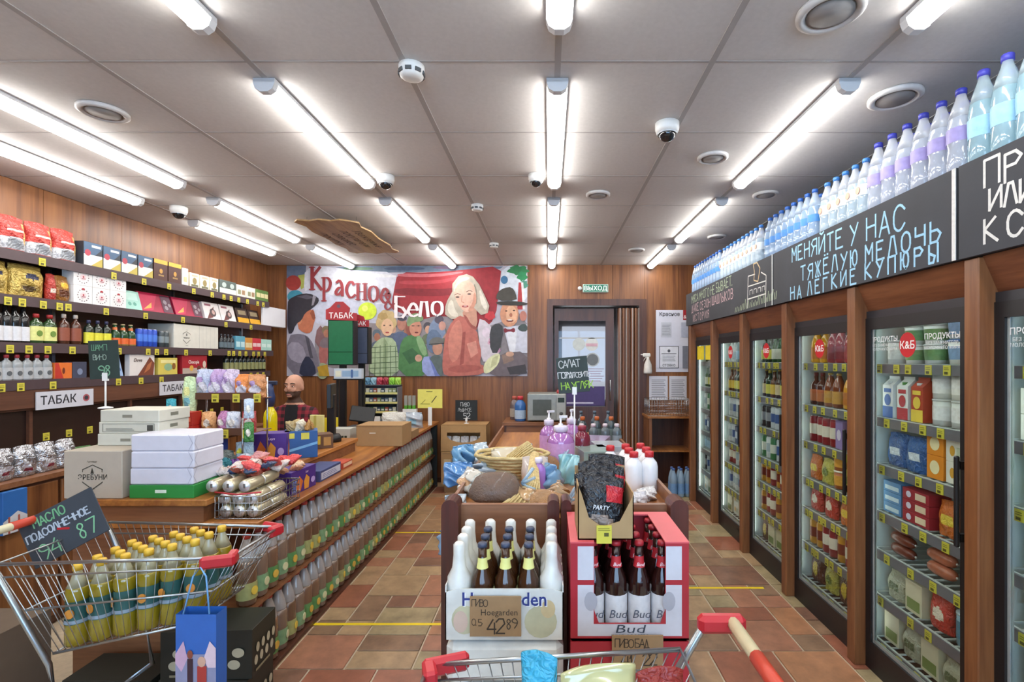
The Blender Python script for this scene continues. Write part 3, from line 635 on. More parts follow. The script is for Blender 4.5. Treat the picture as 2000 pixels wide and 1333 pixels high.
for (a, b) in ((894, 581), (917, 575)): el('3A2E2C', a, b, 4, 1.5, 10); ln('54403A', 1.2, (a-6, b-4), (a, b-7), (a+6, b-5))
ln('B67D68', 1.2, (903, 578), (902, 590), (907, 592)); el('9E3A3C', 909, 599, 6.5, 2.2, 12); el('E8D8D0', 909, 598.4, 3.6, .7, 8)
pg('B86A5E', (864, 722), (866, 690), (870, 655), (884, 626), (904, 614), (918, 640), (932, 646), (935, 664), (941, 690), (937, 712), (946, 714), (946, 732), (900, 735), (870, 735)); pg('C9806F', (874, 660), (888, 630), (900, 624), (905, 660), (898, 700), (880, 712)); pg('9C5048', (904, 650), (910, 648), (906, 710), (898, 715)); pg('CE8C7C', (912, 672), (930, 666), (934, 690), (920, 700)); pg('A85A50', (868, 722), (900, 712), (936, 714), (944, 722), (900, 730)); pg('A0564C', (904, 614), (918, 640), (932, 646), (932, 640), (920, 634), (912, 618))
pg('DADBB0', (944, 714), (956, 698), (972, 690), (978, 694), (974, 712), (960, 726), (946, 732)); pg('BFC092', (962, 700), (974, 694), (970, 712), (958, 720))
pm.build('painted_scene', mu)
def word(s, px, py, hpx, wpx, col, rise, gap, wid):
    lt = MB(); x, z = mp(px, py); lt.strokes(s, x, z, hpx/F_PX*MD, wpx/F_PX*MD, -.018, mat(col, .5, 0, .1), gap, rise, wid, serif=True); lt.build('lettering', mu)
word('К', 611, 566, 43, 6.2, '8E3138', -.12, 1.0, .42)
word('расное', 634, 574, 46, 5.4, '8E3138', -.165, .92, .36); word('&', 752, 605, 34, 4, '8E3138', 0, 1, .55)
word('Б', 774, 620, 40, 6, 'F0E6E6', .05, 1, .5); word('ело', 797, 620, 42, 5.6, 'F0E6E6', .06, .92, .46)
# exit sign
es = thing('exit_sign', 'green lit exit sign with white letters above the door', 'sign', (PX(1163, YB-.02), YB-.02, PZ(572, YB)))
MB().box(-.155, .155, -.015, .018, 0, .1, mat('CFE3D8', .4), ch=.004).build('case', es)
MB().rect(-.145, .008, .145, .092, -.016, mat('2E7F62', .4, 0, .05, emit=.05)).build('face', es)
MB().text('ВЫХОД', 0, .024, .075, -.0168, mat('F4FAF6', .4, 0, 0, emit=.15), 1, 0, True).build('lettering', es)
la = MB(); la.ball((-.19, 0, .05), .026, WHITE); la.build('lamp', es)
# poster board, notices
def notice(x0, y0, x1, y1, body, name, label, lines=9, extra=None, d=YB-.004, group=None):
    xc = PX((x0+x1)/2, d); w, h = (x1-x0)/F_PX*d, (y1-y0)/F_PX*d
    t = thing(name, label, 'notice', (xc, d, PZ(y1, d)), 0, group)
    MB().box(-w/2, w/2, -.004, .003, 0, h, mat(body, .5, 0, .03)).build('sheet', t)
    m = MB(); prints(m, w, h, -.0045, extra if extra else (('l', .12, .12, .88, .88, '8C8C92', lines),)); m.build('print', t); return t
notice(1281, 606, 1344, 727, 'D5D6E2', 'notice_board', 'tall white store notice board with red corner on the back wall', extra=(('r', .84, .84, 1, 1, 'A3222C'), ('t', 'Красное', .42, .905, .085, '26222A', .95), ('t', '&', .9, .86, .08, 'F0D9D9'), ('r', .16, .56, .48, .80, 'BFC1CA'), ('l', .19, .59, .45, .77, '8D9099', 7), ('r', .78, .56, .98, .80, 'AEB2C4'), ('r', .10, .06, .70, .42, '4B4D55'), ('r', .12, .07, .68, .41, 'E2E3EA'), ('d', .4, .34, .045, .025, '50525A'), ('r', .17, .29, .63, .30, '44464C'), ('l', .2, .17, .6, .27, '8D9099', 4), ('t', 'СТОВКО', .4, .09, .05, '3A3C42'), ('r', .82, .06, .98, .42, '7C7F8C')))
notice(1268, 735, 1304, 782, 'D9DAE3', 'paper_notice', 'white paper notice hung under the spray bottle', 10); notice(1307, 735, 1341, 782, 'D3D3DA', 'paper_notice', 'white paper notice hung next to the fridge end', 10)
# ------------------------------------------------------------ fridges
FX = 1.515; BW = .70; RED = 'C4232B'
SHZ = [1.48, 1.22, .99, .76, .57, .35, .13]
GL_ = pane_mat()
LINER = mat('C3CAC5', .5, 0, .03); DK = mat('1B1A1C', .4, 0, .05); STRIP = glow('F4FFFA', FRIDGE_POWER)
fm = {}
def m_cab():
    m = MB(); a = .348
    m.box(-a, a, .04, .72, 0, .11, DK); m.box(-a, -a+.012, .07, .72, .11, 1.86, LINER); m.box(a-.012, a, .07, .72, .11, 1.86, LINER); m.box(-a, a, .62, .72, .11, 1.86, LINER); m.box(-a, a, .075, .72, 1.70, 1.86, LINER)
    return m.mesh('cabinet')
fm['cabinet'] = m_cab(); fm['top'] = MB().box(-.35, .35, .0, .74, 1.864, 2.195, mat('3A3A3C', .6)).mesh('top_case')
fm['post'] = MB().box(-.351, -.289, -.015, .065, 0, 1.86, WOODP, ch=.004).mesh('post')
mm = MB(); mm.add([(-.289, .0, 1.862), (.348, .0, 1.862), (.348, .055, 1.735), (-.289, .055, 1.735), (-.289, .075, 1.862), (.348, .075, 1.862), (.348, .075, 1.735), (-.289, .075, 1.735)], [(3, 2, 1, 0), (0, 1, 5, 4), (2, 3, 7, 6)], wood('header_laminate', '5E3320', '8A5738', 'x', 7, .4, 14)); fm['header_panel'] = mm.mesh('header_panel')
fm['top_trim'] = MB().box(-.289, .348, .045, .075, 1.70, 1.735, mat('3C3C40', .3, .4)).mesh('top_trim')
fm['door'] = MB().box(-.289, -.25, .04, .066, .09, 1.70, DK).box(.27, .315, .04, .066, .09, 1.70, DK).box(-.25, .27, .04, .066, 1.645, 1.70, DK).box(-.25, .27, .04, .066, .09, .135, DK).mesh('door')
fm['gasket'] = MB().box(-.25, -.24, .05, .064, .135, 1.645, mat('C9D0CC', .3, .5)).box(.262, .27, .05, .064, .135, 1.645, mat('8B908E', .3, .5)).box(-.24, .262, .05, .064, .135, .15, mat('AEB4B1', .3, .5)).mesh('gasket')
fm['glass'] = MB().box(-.24, .262, .052, .058, .15, 1.645, GL_).mesh('glass')
fm['handle'] = MB().box(.285, .302, .0, .016, .80, 1.14, BLACK, ch=.004).box(.285, .302, .016, .04, .82, .85, BLACK).box(.285, .302, .016, .04, 1.09, 1.12, BLACK).mesh('handle')
fm['led_strip'] = MB().box(-.334, -.312, .085, .095, .16, 1.66, STRIP).mesh('led_strip')
fm['led_bar'] = MB().box(-.30, .30, .085, .10, 1.685, 1.70, STRIP).mesh('led_strip')
fm['led_right'] = MB().box(.318, .334, .085, .095, .16, 1.66, STRIP).mesh('led_strip')
ms = MB()
for k in range(13): ms.box(-.32+k*.0525, -.314+k*.0525, .11, .58, -.006, 0, LINER)
ms.box(-.33, .33, .105, .115, -.012, 0, LINER).box(-.33, .33, .57, .58, -.012, 0, LINER); fm['shelf'] = ms.mesh('shelf')
fm['rail'] = MB().box(-.33, .33, .097, .104, -.045, -.002, mat('6B6A70', .4)).mesh('price_rail')
fm['tag'] = prints(MB().box(-.018, .018, -.003, 0, 0, .042, YEL), .036, .042, -.0032, (('l', .15, .5, .85, .85, '6A6420', 2), ('r', .2, .12, .7, .38, '55501A'))).mesh('price_tag')
bays = [(1.44+.7025*i, n_, i) for i, n_ in enumerate(('nearest fridge', 'dairy fridge', 'juice fridge', 'dark beer fridge', 'pale can fridge', 'farthest fridge'))]
bl = ['glass-door fridge cut by the frame edge beside the dairy fridge', 'glass-door dairy fridge with tubs and milk cartons, red round door sticker', 'glass-door fridge with amber and red juice bottles, oval red sticker',
      'glass-door fridge with dark beer bottles under the grill drawing', 'glass-door fridge of pale cans with tiny red sticker', 'last glass-door fridge beside the wooden cubby, two yellow cards on top']
for (yc, bn, bi) in bays:
    t = thing('display_fridge', bl[bi], 'fridge', (FX, yc, 0), -PI/2, 'glass-door display fridges')
    for k in ('cabinet', 'post', 'header_panel', 'top_trim', 'led_strip', 'led_bar', 'led_right'): link('led_strip' if k.startswith('led') else k, fm[k], t)
    link('top_case', fm['top'], t)
    dr = link('door', fm['door'], t)
    for k in ('gasket', 'glass', 'handle'): link(k, fm[k], dr)
    if bi in (1, 2, 3, 4):
        q = MB(); q.disc(-.02, 1.565, .05, .055, .0505, mat(RED, .4, 0, .03), 24, .001); q.text('К&Б', -.02, 1.548, .048, .0495, mat('F4EDEA', .4, 0, 0), 1, 0, True); q.build('round_sticker', dr)
    if bi in (0, 1):
        q = MB(); wm = mat('E9EAEA', .5, 0, 0)
        for cx in ((-.17, .17) if bi == 1 else (-.15, .15)):
            q.text('ПРОДУКТЫ', cx, 1.585, .032, .0495, wm, 1, 0, True); q.text('БЕЗ ЗАМЕНИТЕЛЯ', cx, 1.562, .018, .0495, wm); q.text('МОЛОЧНОГО ЖИРА', cx, 1.543, .018, .0495, wm)
        q.build('window_lettering', dr)
    if bi == 5:
        MB().box(-.25, -.04, .045, .049, 1.5, 1.64, mat('E3CE2C', .5)).build('card', dr); MB().box(.02, .24, .045, .049, 1.5, 1.64, mat('E3CE2C', .5)).build('card', dr)
    for si, z in enumerate(SHZ):
        s = link('shelf', fm['shelf'], t, (0, 0, z)); link('price_rail', fm['rail'], s)
        rr = random.Random(bi*10+si); nt = rr.randint(5, 8) if bi in (2, 3, 4) else rr.randint(4, 6)
        for k in range(nt):
            if bi < 5: link('price_tag', fm['tag'], s, (-.29+.58*(k+rr.uniform(.2, .7))/nt, .0965, -.045))
# --- goods in the fridges: (builder parts, width, description, noun)
def B(style, h, r, body, cap, lab, desc, **k): return (bottle(style, h, r, body, cap, lab, **k), 2*r+.006, desc, 'bottle')
beerD = B('beer', .205, .031, '3A1E10', 'B89A3A', 'C9B48A', 'brown beer bottle with cream label', n=12); beerG = B('beer', .205, .031, '2C5A2E', 'C9CBCE', 'D8D9C8', 'green beer bottle with pale label', n=12)
beerK = B('beer', .205, .031, '241612', '8E1E22', '2E2A2A', 'nearly black beer bottle with red cap', n=12); beerY = B('beer', .2, .03, '5A2E12', 'D8C24A', 'D2B03A', 'amber beer bottle with gold label', n=12)
canS = (can(.16, .033, 'BFC6CC', band='3B5A92'), .07, 'silver can with blue band', 'can'); canG = (can(.16, .033, '3E7A4A', band='D8D8C8'), .07, 'green can with white band', 'can')
canR = (can(.16, .033, '8E1F2A', band='E2D8C4'), .07, 'dark red can with cream band', 'can'); canW = (can(.16, .033, 'D8DCDC', band='A9B7BE'), .07, 'white can with grey band', 'can'); canY = (can(.15, .033, 'C98E2A', band='7A2A1A'), .07, 'gold can with brown band', 'can'); canK = (can(.16, .033, '26282E', band='8C8F96'), .07, 'black can with grey band', 'can')
juY = B('pet', .2, .038, 'D99A1E', 'D2601E', 'B86A14', 'amber yellow juice bottle'); juR = B('pet', .2, .038, 'A3262E', 'C43A36', '8E1E2A', 'red juice bottle'); juO = B('pet', .2, .038, 'C95A22', 'E0E0DA', 'A83A1A', 'orange-red juice bottle')
vine = B('wine', .2, .033, '4A1E16', '6A1A20', 'B0612E', 'dark bottle with orange label', n=12); cider = B('pet', .2, .036, '7A3A1A', 'C9A23A', 'B8862E', 'brown drink bottle with gold label')
pchG = (pouch(.12, .05, .15, 'B9B04A', (('d', .5, .5, .3, .25, '6A7A2A'),), seed=3), .125, 'yellow-green snack pouch', 'pouch'); pchO = (pouch(.12, .05, .15, 'C96A2A', (('r', .2, .3, .8, .7, 'E8C84A'),), seed=4), .125, 'orange snack pouch', 'pouch')
pchR = (pouch(.12, .05, .15, 'B83226', (('d', .5, .5, .35, .25, 'E8D9C4'),), seed=5), .125, 'red food pouch', 'pouch'); pchB = (pouch(.14, .06, .16, '2E5A96', (('r', .15, .3, .85, .6, 'D8DEE4'),), seed=6), .145, 'blue food pouch', 'pouch'); pchBr = (pouch(.13, .06, .16, '5A2E1E', (('d', .5, .5, .25, .4, 'D8B83A'),), seed=7), .135, 'dark brown food pouch', 'pouch')
tubW = (tub(.045, .085, 'ECEDE8', 'D8DAD8', '7FA86A'), .1, 'white tub with green band', 'tub'); tubB = (tub(.05, .10, 'ECEDEA', '3A66A8', '8CA8D0'), .11, 'white tub with blue lid', 'tub'); tubR = (tub(.05, .09, 'EFEDE8', 'C2323A', 'D86A6A'), .11, 'white tub with red lid', 'tub')
tubY = (tub(.05, .11, 'E4E8EC', 'E3D23E', '5A80B0', taper=.97), .11, 'white tin with yellow lid and blue print', 'tin'); milkB = (gable(.07, .07, .2, 'EAEBEA', '2F62B0', 'D8D8D8'), .078, 'milk carton with blue print', 'carton'); milkR = (gable(.07, .07, .2, 'EAEBE6', 'B8323A', '4A8A3A'), .078, 'milk carton with red print', 'carton')
kefR = (gable(.07, .07, .2, 'B4442E', 'E8C84A', 'D8D8D8'), .078, 'rust-red carton with yellow spot', 'carton'); cupO = (carton(.09, .07, .1, 'E38A1E', (('d', .5, .5, .3, .3, 'F2E2B0'),)), .1, 'orange yoghurt multipack', 'pack'); packW = (carton(.11, .07, .09, 'E4E2D6', (('d', .3, .5, .12, .25, 'D8A23A'), ('r', .5, .3, .9, .7, 'B9C0A8'))), .12, 'cream cheese box', 'box')
jarW = (tub(.042, .11, 'D9DCDA', 'BFC3C4', 'E8E8E2', taper=.98), .09, 'white plastic jar', 'jar'); trayR = (carton(.16, .1, .05, '9E2430', (('r', .5, .2, .9, .8, 'E0C8A8'), ('d', .25, .5, .1, .3, 'D8D0E0'))), .17, 'red lidded food tray', 'tray'); trayB = (carton(.12, .1, .05, '4A86B8', (('r', .1, .2, .9, .6, 'C8DCE4'),)), .13, 'blue food tray', 'tray')
saus = (sausage(.15, .026, '6E3222', 'C9C9C4'), .165, 'brown sausage', 'sausage'); sausP = (sausage(.15, .028, 'B0664A', 'C9C9C4'), .165, 'pinkish sausage', 'sausage'); packR = (carton(.1, .06, .09, 'C82A22', (('p', ((.1, .2), (.5, .6), (.9, .2)), 'EFE6E0'),)), .11, 'bright red pack with white peak', 'pack')
frz = (pouch(.12, .06, .13, 'A9A890', (('r', .2, .3, .8, .7, '5F6A48'),), seed=9), .125, 'grey-green frozen pouch', 'pouch'); brk = (carton(.1, .06, .14, 'D2C8A8', (('r', .1, .1, .9, .45, '7A8A4A'),)), .11, 'beige and green food box', 'box'); jarB = (tub(.035, .13, '7FA6B8', 'B8CDD4', '4A7A92', taper=1), .075, 'blue-grey jar', 'jar')
jarO = (tub(.04, .1, 'B8622A', 'E8E2D0', 'E0A040', taper=.95), .085, 'orange sauce jar', 'jar'); vis = B('wine', .2, .03, '1E3320', 'C9B03A', 'C8C04A', 'dark green bottle with yellow label', n=12); wat = B('pet', .2, .032, 'C9DCE2', '4A7AB8', '9FC0D8', 'clear water bottle', see=.4); wht = B('pet', .19, .032, 'E2E6E6', 'D8D8D8', 'B8C4CC', 'milky white drink bottle'); bxB = (carton(.065, .05, .15, '3E4A6A', (('r', .1, .3, .9, .7, 'B8C0D0'),)), .075, 'navy drink box', 'box'); bxV = (carton(.07, .05, .16, '8C7AB0', (('d', .5, .5, .3, .2, 'D8D0E4'),)), .08, 'lilac drink box', 'box')
stock = {
 0: [[tubB, tubR, tubW], [packW, tubB], [tubW, tubR], [pchB, packW], [sausP, packR], [pchB, frz], [brk, frz]],
 1: [[jarW, tubW, tubW, tubB, tubR], [milkB, milkR, kefR, jarW, jarW, tubR], [pchB, pchB, cupO, packW, tubY], [trayB, trayR, pchO, pchB], [saus, sausP, packR], [frz, brk, pchR, jarB, jarO], [brk, frz, brk, frz, packW]],
 2: [[juY, juY, juR, juR, juR, juO, wht], [vine, vine, cider, cider, juY, juO, juR], [canR, canR, canR, bxV, canY, canR, bxV], [pchO, pchG, jarO, pchG, pchO], [pchR, pchR, pchO, packR], [canY, canR, canR, canY, canR, canY, juO], [pchBr, pchG, pchBr, pchBr]],
 3: [[vis, vis, beerG, beerG, vis, beerK, beerK, vis], [beerD, vis, beerY, beerD, vis, beerD, beerY, vis], [canK, canK, canS, canS, canS, canW, canS, canS], [canG, canW, canG, canS, canG, canW, canG, canS], [canY, canY, canR, canY, canR, canY, canY, canR], [canY, canR, canR, canY, canG, canY, canR, canY], [pchBr, brk, brk, brk, pchBr]],
 4: [[wht, wht, wat, wat, wht, wht, wat, wht], [beerY, vis, vis, beerY, beerY, vis, vis, beerY], [canW, canS, canW, canY, canW, canS, canW, canW], [canW, canS, bxB, bxB, canW, canS, bxB, canW], [canR, canR, canW, canR, canR, canW, canR, canR], [canS, canW, canW, canS, canR, canW, canS, canW], [brk, packW, brk, brk, packW]],
 5: [[beerG, beerG, vis, vis, beerG, vis, beerG, vis], [beerG, vis, beerG, beerG, vis, beerG, vis, beerG], [canW, canG, canG, canW, canG, canG, canW, canG], [canS, bxB, canS, bxB, canS, bxB, canS, canS], [wat, wat, wat, wht, wat, wat, wat, wht], [canK, canS, canK, canS, canK, canS, canK, canK], [packW, brk, packW, brk, packW]]}
sname = ['top', 'second', 'third', 'fourth', 'fifth', 'sixth', 'bottom']
for (yc, bn, bi) in bays:
    for si, items in enumerate(stock[bi]):
        if bi == 0 and si > 5: continue
        items = list(items); base_ = list(items); q_ = 0
        while sum(w for _, w, _, _ in items)+base_[q_ % len(base_)][1] < .60 and q_ < 12:
            it = base_[q_ % len(base_)]; items.insert(items.index(it), it); q_ += 1
        tot = sum(w for _, w, _, _ in items); gap = (.61-tot)/max(1, len(items)); x = -.305; cnt = {}
        hi_ = [.21, .245, .215, .215, .175, .205, .205][si]; tt = {}
        for it in items: tt[it[2]] = tt.get(it[2], 0)+1
        for parts, w, desc, noun in items:
            cnt[desc] = cnt.get(desc, 0)+1; x += gap/2; xc = x+w/2; x += w+gap/2
            dd = max(v.co.y for v in parts[0][1].vertices); hh = max(v.co.z for _, me in parts for v in me.vertices)
            lab = '%s%s, %s shelf of the %s' % ('single ' if tt[desc] == 1 else ORD[cnt[desc]-1]+' ', desc, sname[si], bn)
            ly = .125+dd+random.uniform(0, .015)
            nm = {'bottle': 'drink_bottle', 'can': 'drink_can', 'pouch': 'food_pouch', 'tub': 'dairy_tub', 'tin': 'food_tin', 'carton': 'milk_carton', 'pack': 'food_pack', 'box': 'food_box', 'jar': 'food_jar', 'tray': 'food_tray', 'sausage': 'sausage'}[noun]
            inst(parts, nm, lab, noun, (FX+ly, yc-xc, SHZ[si]+.0005), -PI/2, '%s row in the %s' % (sname[si], bn))
            lv = int(hi_/(hh+.001)) if noun in ('tub', 'tin', 'pack', 'box', 'jar', 'tray', 'sausage') else 1
            for k_ in range(1, min(lv, 3)):
                inst(parts, nm, '%s, stacked %s up' % (lab, ('', 'one', 'two')[k_]), noun, (FX+ly, yc-xc, SHZ[si]+.0005+k_*(hh+.001)), -PI/2, '%s row in the %s' % (sname[si], bn))
# --- chalkboard fascia over the fridges
BOARD = mat('3A3C42', .75, 0, .18, 5); CB = mat('9CCBE6', .8, 0, .15, 80); CW = mat('D9D9D6', .85, 0, .12, 80)
def board(ya, yb, label):   # ya far, yb near
    t = thing('chalkboard_sign', label, 'sign', (1.4995, (ya+yb)/2, 1.862), -PI/2, 'chalkboard fascia over the fridges'); w = ya-yb
    MB().box(-w/2, w/2, -.018, -.001, 0, .336, BOARD).build('board', t); return t, w
def bpos(px, py, yc):       # picture pixel -> board coordinates on the x = 1.487 plane
    X = 1.487; d = X*F_PX/(px-VX); return (yc-d, CAM_H-(py-VY)*d/F_PX-1.862)
t1, w1 = board(5.34, 3.275, 'far chalkboard with small writing and a drawn barbecue grill'); y1c = (5.34+3.275)/2
t2, w2 = board(3.265, 1.80, 'chalkboard with pale blue writing about swapping coins for notes'); y2c = (3.265+1.80)/2
t3, w3 = board(1.79, 1.09, 'chalkboard with large white writing cut by the frame edge'); y3c = (1.79+1.09)/2
def chalk(t, yc, s, pa, pb, h0, h1, w, mt, wid=None):
    """lettering from picture point pa to pb (baselines)"""
    xa, za = bpos(*pa, yc); xb, zb = bpos(*pb, yc); L = xb-xa; rise = (zb-za)/L
    n = sum(.62*.55 if c == ' ' else (.62*(.6 if c in '1,.!' else 1)+.16) for c in s); hm = (h0+h1)/2; adv = L/(n*hm)
    x_, z_, h_ = xa, za, h0; dh = (h1-h0)/len(s)
    for wd in s.split(' '):
        q = MB(); xe = q.strokes(wd, x_, z_, h_, w, -.0185, mt, adv, rise, .62, False, .05, dh); q.build('chalk_lettering', t)
        h_ += dh*(len(wd)+1); xe += h_*.62*.55*adv; z_ += rise*(xe-x_); x_ = xe
chalk(t2, y2c, 'МЕНЯЙТЕ У НАС', (1549, 512), (1784, 447), .082, .108, .010, CB); chalk(t2, y2c, 'ТЯЖЁЛУЮ МЕЛОЧЬ', (1566, 550), (1852, 468), .082, .080, .010, CB); chalk(t2, y2c, 'НА ЛЁГКИЕ КУПЮРЫ', (1546, 587), (1848, 505), .075, .070, .010, CB)
chalk(t3, y3c, 'ПРО', (1926, 366), (2060, 340), .09, .09, .010, CW); chalk(t3, y3c, 'ИЛИ', (1936, 410), (2030, 388), .07, .07, .010, CW); chalk(t3, y3c, 'К СК', (1926, 474), (2045, 450), .08, .08, .010, CW)
CG = mat('A7B79A', .85, 0, .12, 80); CP = mat('C9A9AE', .85, 0, .12, 80)
chalk(t1, y1c, 'МЯСА МНОГО НЕ БЫВАЕТ,', (1352, 593), (1435, 556), .075, .08, .007, CG); chalk(t1, y1c, 'ДАЖЕ СЕЗОН ШАШЛЫКОВ', (1352, 611), (1435, 582), .075, .08, .007, CP); chalk(t1, y1c, 'ИСТОРИЯ', (1355, 629), (1388, 619), .07, .07, .007, CP)
q = MB(); ym = -.0186
def cl_(px_pts, w, mt):
    pts = [bpos(a, b, y1c) for a, b in px_pts]
    for (x0, z0), (x1, z1) in zip(pts, pts[1:]):
        L = math.hypot(x1-x0, z1-z0) or 1e-6; nx, nz = -(z1-z0)/L*w/2, (x1-x0)/L*w/2
        q.flat([(x0+nx, z0+nz), (x0-nx, z0-nz), (x1-nx, z1-nz), (x1+nx, z1+nz)], ym, mt)
cl_([(1461, 603), (1463, 540), (1476, 536)], .008, CW); cl_([(1463, 560), (1497, 549)], .008, CW); cl_([(1462, 585), (1497, 574)], .009, CW); cl_([(1497, 600), (1498, 538), (1488, 532)], .008, CW); cl_([(1475, 532), (1473, 516), (1480, 513), (1486, 524), (1482, 550), (1474, 548), (1475, 532)], .01, mat('CBB48E', .85))
for k in range(4): cl_([(1466+k*8, 577-k*2.5), (1466+k*8, 568-k*2.5), (1471+k*8, 566-k*2.5), (1471+k*8, 575-k*2.5)], .006, CW)
for k in range(26): px = 1437+k*3.2; b = 611-(px-1437)*.33; cl_([(px, b), (px+1.5, b-random.uniform(8, 24))], .008, CG)
q.build('chalk_drawing', t1)
q = MB(); q.box(w1/2-.012, w1/2-.004, -.0205, -.018, 0, .336, CW); q.build('edge_strip', t1); q = MB(); q.box(w2/2-.018, w2/2-.002, -.0205, -.018, .0, .336, CW); q.build('edge_strip', t2)
# --- water bottles on top of the fridges
wb_ = bottle('pet', .335, .046, 'DCE4F2', '3A3FA8', '9A90C8', see=.5, top='EEF2F8', tsee=.6, rough=.06, z0=.38, z1=.54); wc_ = bottle('pet', .30, .041, 'D4E6F2', '3E7EC8', 'DDE6EC', see=.5, top='EEF2F8', tsee=.6, rough=.06, z0=.38, z1=.56, spot='C9A08A'); wd_ = bottle('pet', .31, .041, 'BCD6F0', '2F62B4', '4A8AD0', see=.5, top='DCEAF8', tsee=.6, rough=.06, z0=.36, z1=.5); we_ = bottle('pet', .35, .046, 'BEE2EE', '4A4AB8', '9ACBE8', see=.5, top='DCEEF4', tsee=.6, rough=.06, z0=.30, z1=.5)
groups = [(we_, 1.60, 1.87, .094, 'pale aqua water bottle', 'nearest pack above the edge chalkboard'), (wb_, 1.885, 2.40, .0945, 'big clear water bottle with violet cap', 'pack over the coin chalkboard'), (wc_, 2.45, 2.86, .0845, 'clear water bottle with round label', 'pack over the juice fridge'), (wd_, 2.92, 3.56, .084, 'blue water bottle', 'pack past the coin chalkboard'), (wc_, 3.66, 4.46, .0845, 'clear water bottle with white label', 'pack over the grill drawing'), (wd_, 4.54, 5.3, .084, 'blue-tinted water bottle', 'last pack by the back wall')]
for parts, y0, y1, st, desc, gn in groups:
    n = int((y1-y0)/st)+1
    for r_ in range(2):
        for k in range(n):
            inst(parts, 'water_bottle', '%s, %s in %s row, %s' % (desc, ORD[k], 'front' if r_ == 0 else 'back', gn), 'bottle', (FX+.055+r_*st, y0+k*st, 2.1955), -PI/2, gn)
# ================================================================== liquor shelves on the side wall
SX = -3.15
def yl(px, X=SX): return -X*F_PX/(VX-px)
su = thing('liquor_shelf_unit', 'long brown wall shelving filled with sweets and liquor bottles', 'shelving', (XL, 3.95, 0))
def W2(o): o.location = (-XL, -3.95, 0); return o      # parts modelled in world coordinates
SHL = [(2.145, 2.3, 5.58), (1.88, 2.3, 5.62), (1.60, 2.3, 5.66), (1.375, 2.3, 5.60)]
FAS = mat('4A3A3E', .45, 0, .1); SHB = wood('shelf_board', '4A2C20', '6E4632', 'y', 6, .45, 14)
W2(MB().box(XL, XL+.012, 2.3, 5.7, .86, 2.13, SHB).build('back_panel', su))
tagsp = [[82, 222, 281, 330, 378, 414, 437, 451, 466, 483, 503, 514], [15, 43, 84, 116, 133, 207, 284, 357, 441, 490], [19, 56, 93, 141, 200, 232, 289, 306, 324, 363, 410, 447, 456, 468, 480, 495, 505, 517], [2, 40, 103, 231, 275, 315, 490, 503, 514]]
tg2 = prints(MB().box(-.02, .02, -.003, 0, 0, .048, YEL), .04, .048, -.0032, (('l', .15, .5, .85, .85, '6A6420', 2), ('r', .2, .12, .7, .38, '55501A'))).mesh('price_tag')
for (z, y0, y1), tp in zip(SHL, tagsp):
    s = W2(MB().box(XL+.012, SX-.008, y0, y1, z-.022, z, SHB).build('shelf', su)); MB().box(SX-.008, SX, y0, y1, z-.058, z+.003, FAS).build('fascia', s)
    for px in tp: link('price_tag', tg2, s, (SX+.0005, yl(px), z-.062), PI/2)
for y in (2.32, 3.42, 4.52, 5.52): W2(MB().box(XL+.012, XL+.03, y-.012, y+.012, .86, 2.14, CHROME).build('upright', su))
W2(MB().box(SX-.025, SX-.004, 2.3, 5.0, 1.205, 1.315, SHB).build('header_board', su))
W2(MB().box(XL+.012, SX-.03, 2.3, 5.0, 1.19, 1.205, SHB).build('cabinet_top', su))
for y in (2.3, 3.05, 3.78, 4.3, 5.0): W2(MB().box(XL+.012, SX-.04, y-.01, y+.01, .87, 1.19, SHB).build('divider', su))
for a, b in ((2.31, 3.04), (3.06, 3.77), (3.79, 4.29), (4.31, 4.99)):
    f = W2(MB().box(SX-.075, SX-.06, a, b, .88, 1.185, mat('2A1A16', .35, 0, .1)).build('shutter', su))
    for k in range(4): link('price_tag', tg2, f, (SX-.0595, a+.1+k*.15, .985), PI/2)
# base cabinet under the shelves
bc = thing('base_cabinet', 'low brown base cabinet under the tobacco shutters', 'cabinet', (-3.1, 3.3, 0))
def W3(o): o.location = (3.1, -3.3, 0); return o
W3(MB().box(XL+.035, -2.83, 2.3, 5.0, 0, .83, SHB).build('body', bc)); W3(MB().box(XL+.035, -2.80, 2.28, 5.02, .83, .858, WOODS).build('worktop', bc))
for a in (2.32, 2.86, 3.4, 3.94, 4.48): W3(MB().box(-2.83, -2.812, a, a+.52, .05, .81, WOODW, ch=.003).build('door', bc))
# tobacco signs
def tabak(px0, px1, py0, py1, label):
    a, b = yl(px0), yl(px1); yc = (a+b)/2; z0, z1 = PZ(py1, yc), PZ(py0, yc); w = b-a
    t = thing('tobacco_sign', label, 'sign', (SX+.0005, yc, (z0+z1)/2-(z1-z0)/2), PI/2, 'white tobacco signs'); h = z1-z0
    MB().box(-w/2, w/2, -.005, 0, 0, h, mat('C9CAD2', .45, 0, .03)).build('plate', t)
    MB().text('ТАБАК', -w*.13, h*.27, h*.68, -.0055, mat('2B2B33', .5), .95, 0, True).build('lettering', t)
    q = MB(); q.disc(w*.36, h*.48, h*.22, h*.22, -.0055, mat('A85058', .5), 20); q.disc(w*.36, h*.48, h*.13, h*.13, -.006, mat('3A3A42', .5), 16); q.build('emblem', t)
tabak(69, 181, 763, 796, 'white tobacco sign behind the green-chalk price board'); tabak(311, 377, 745, 770, 'white tobacco sign above the white box stack, farther one')
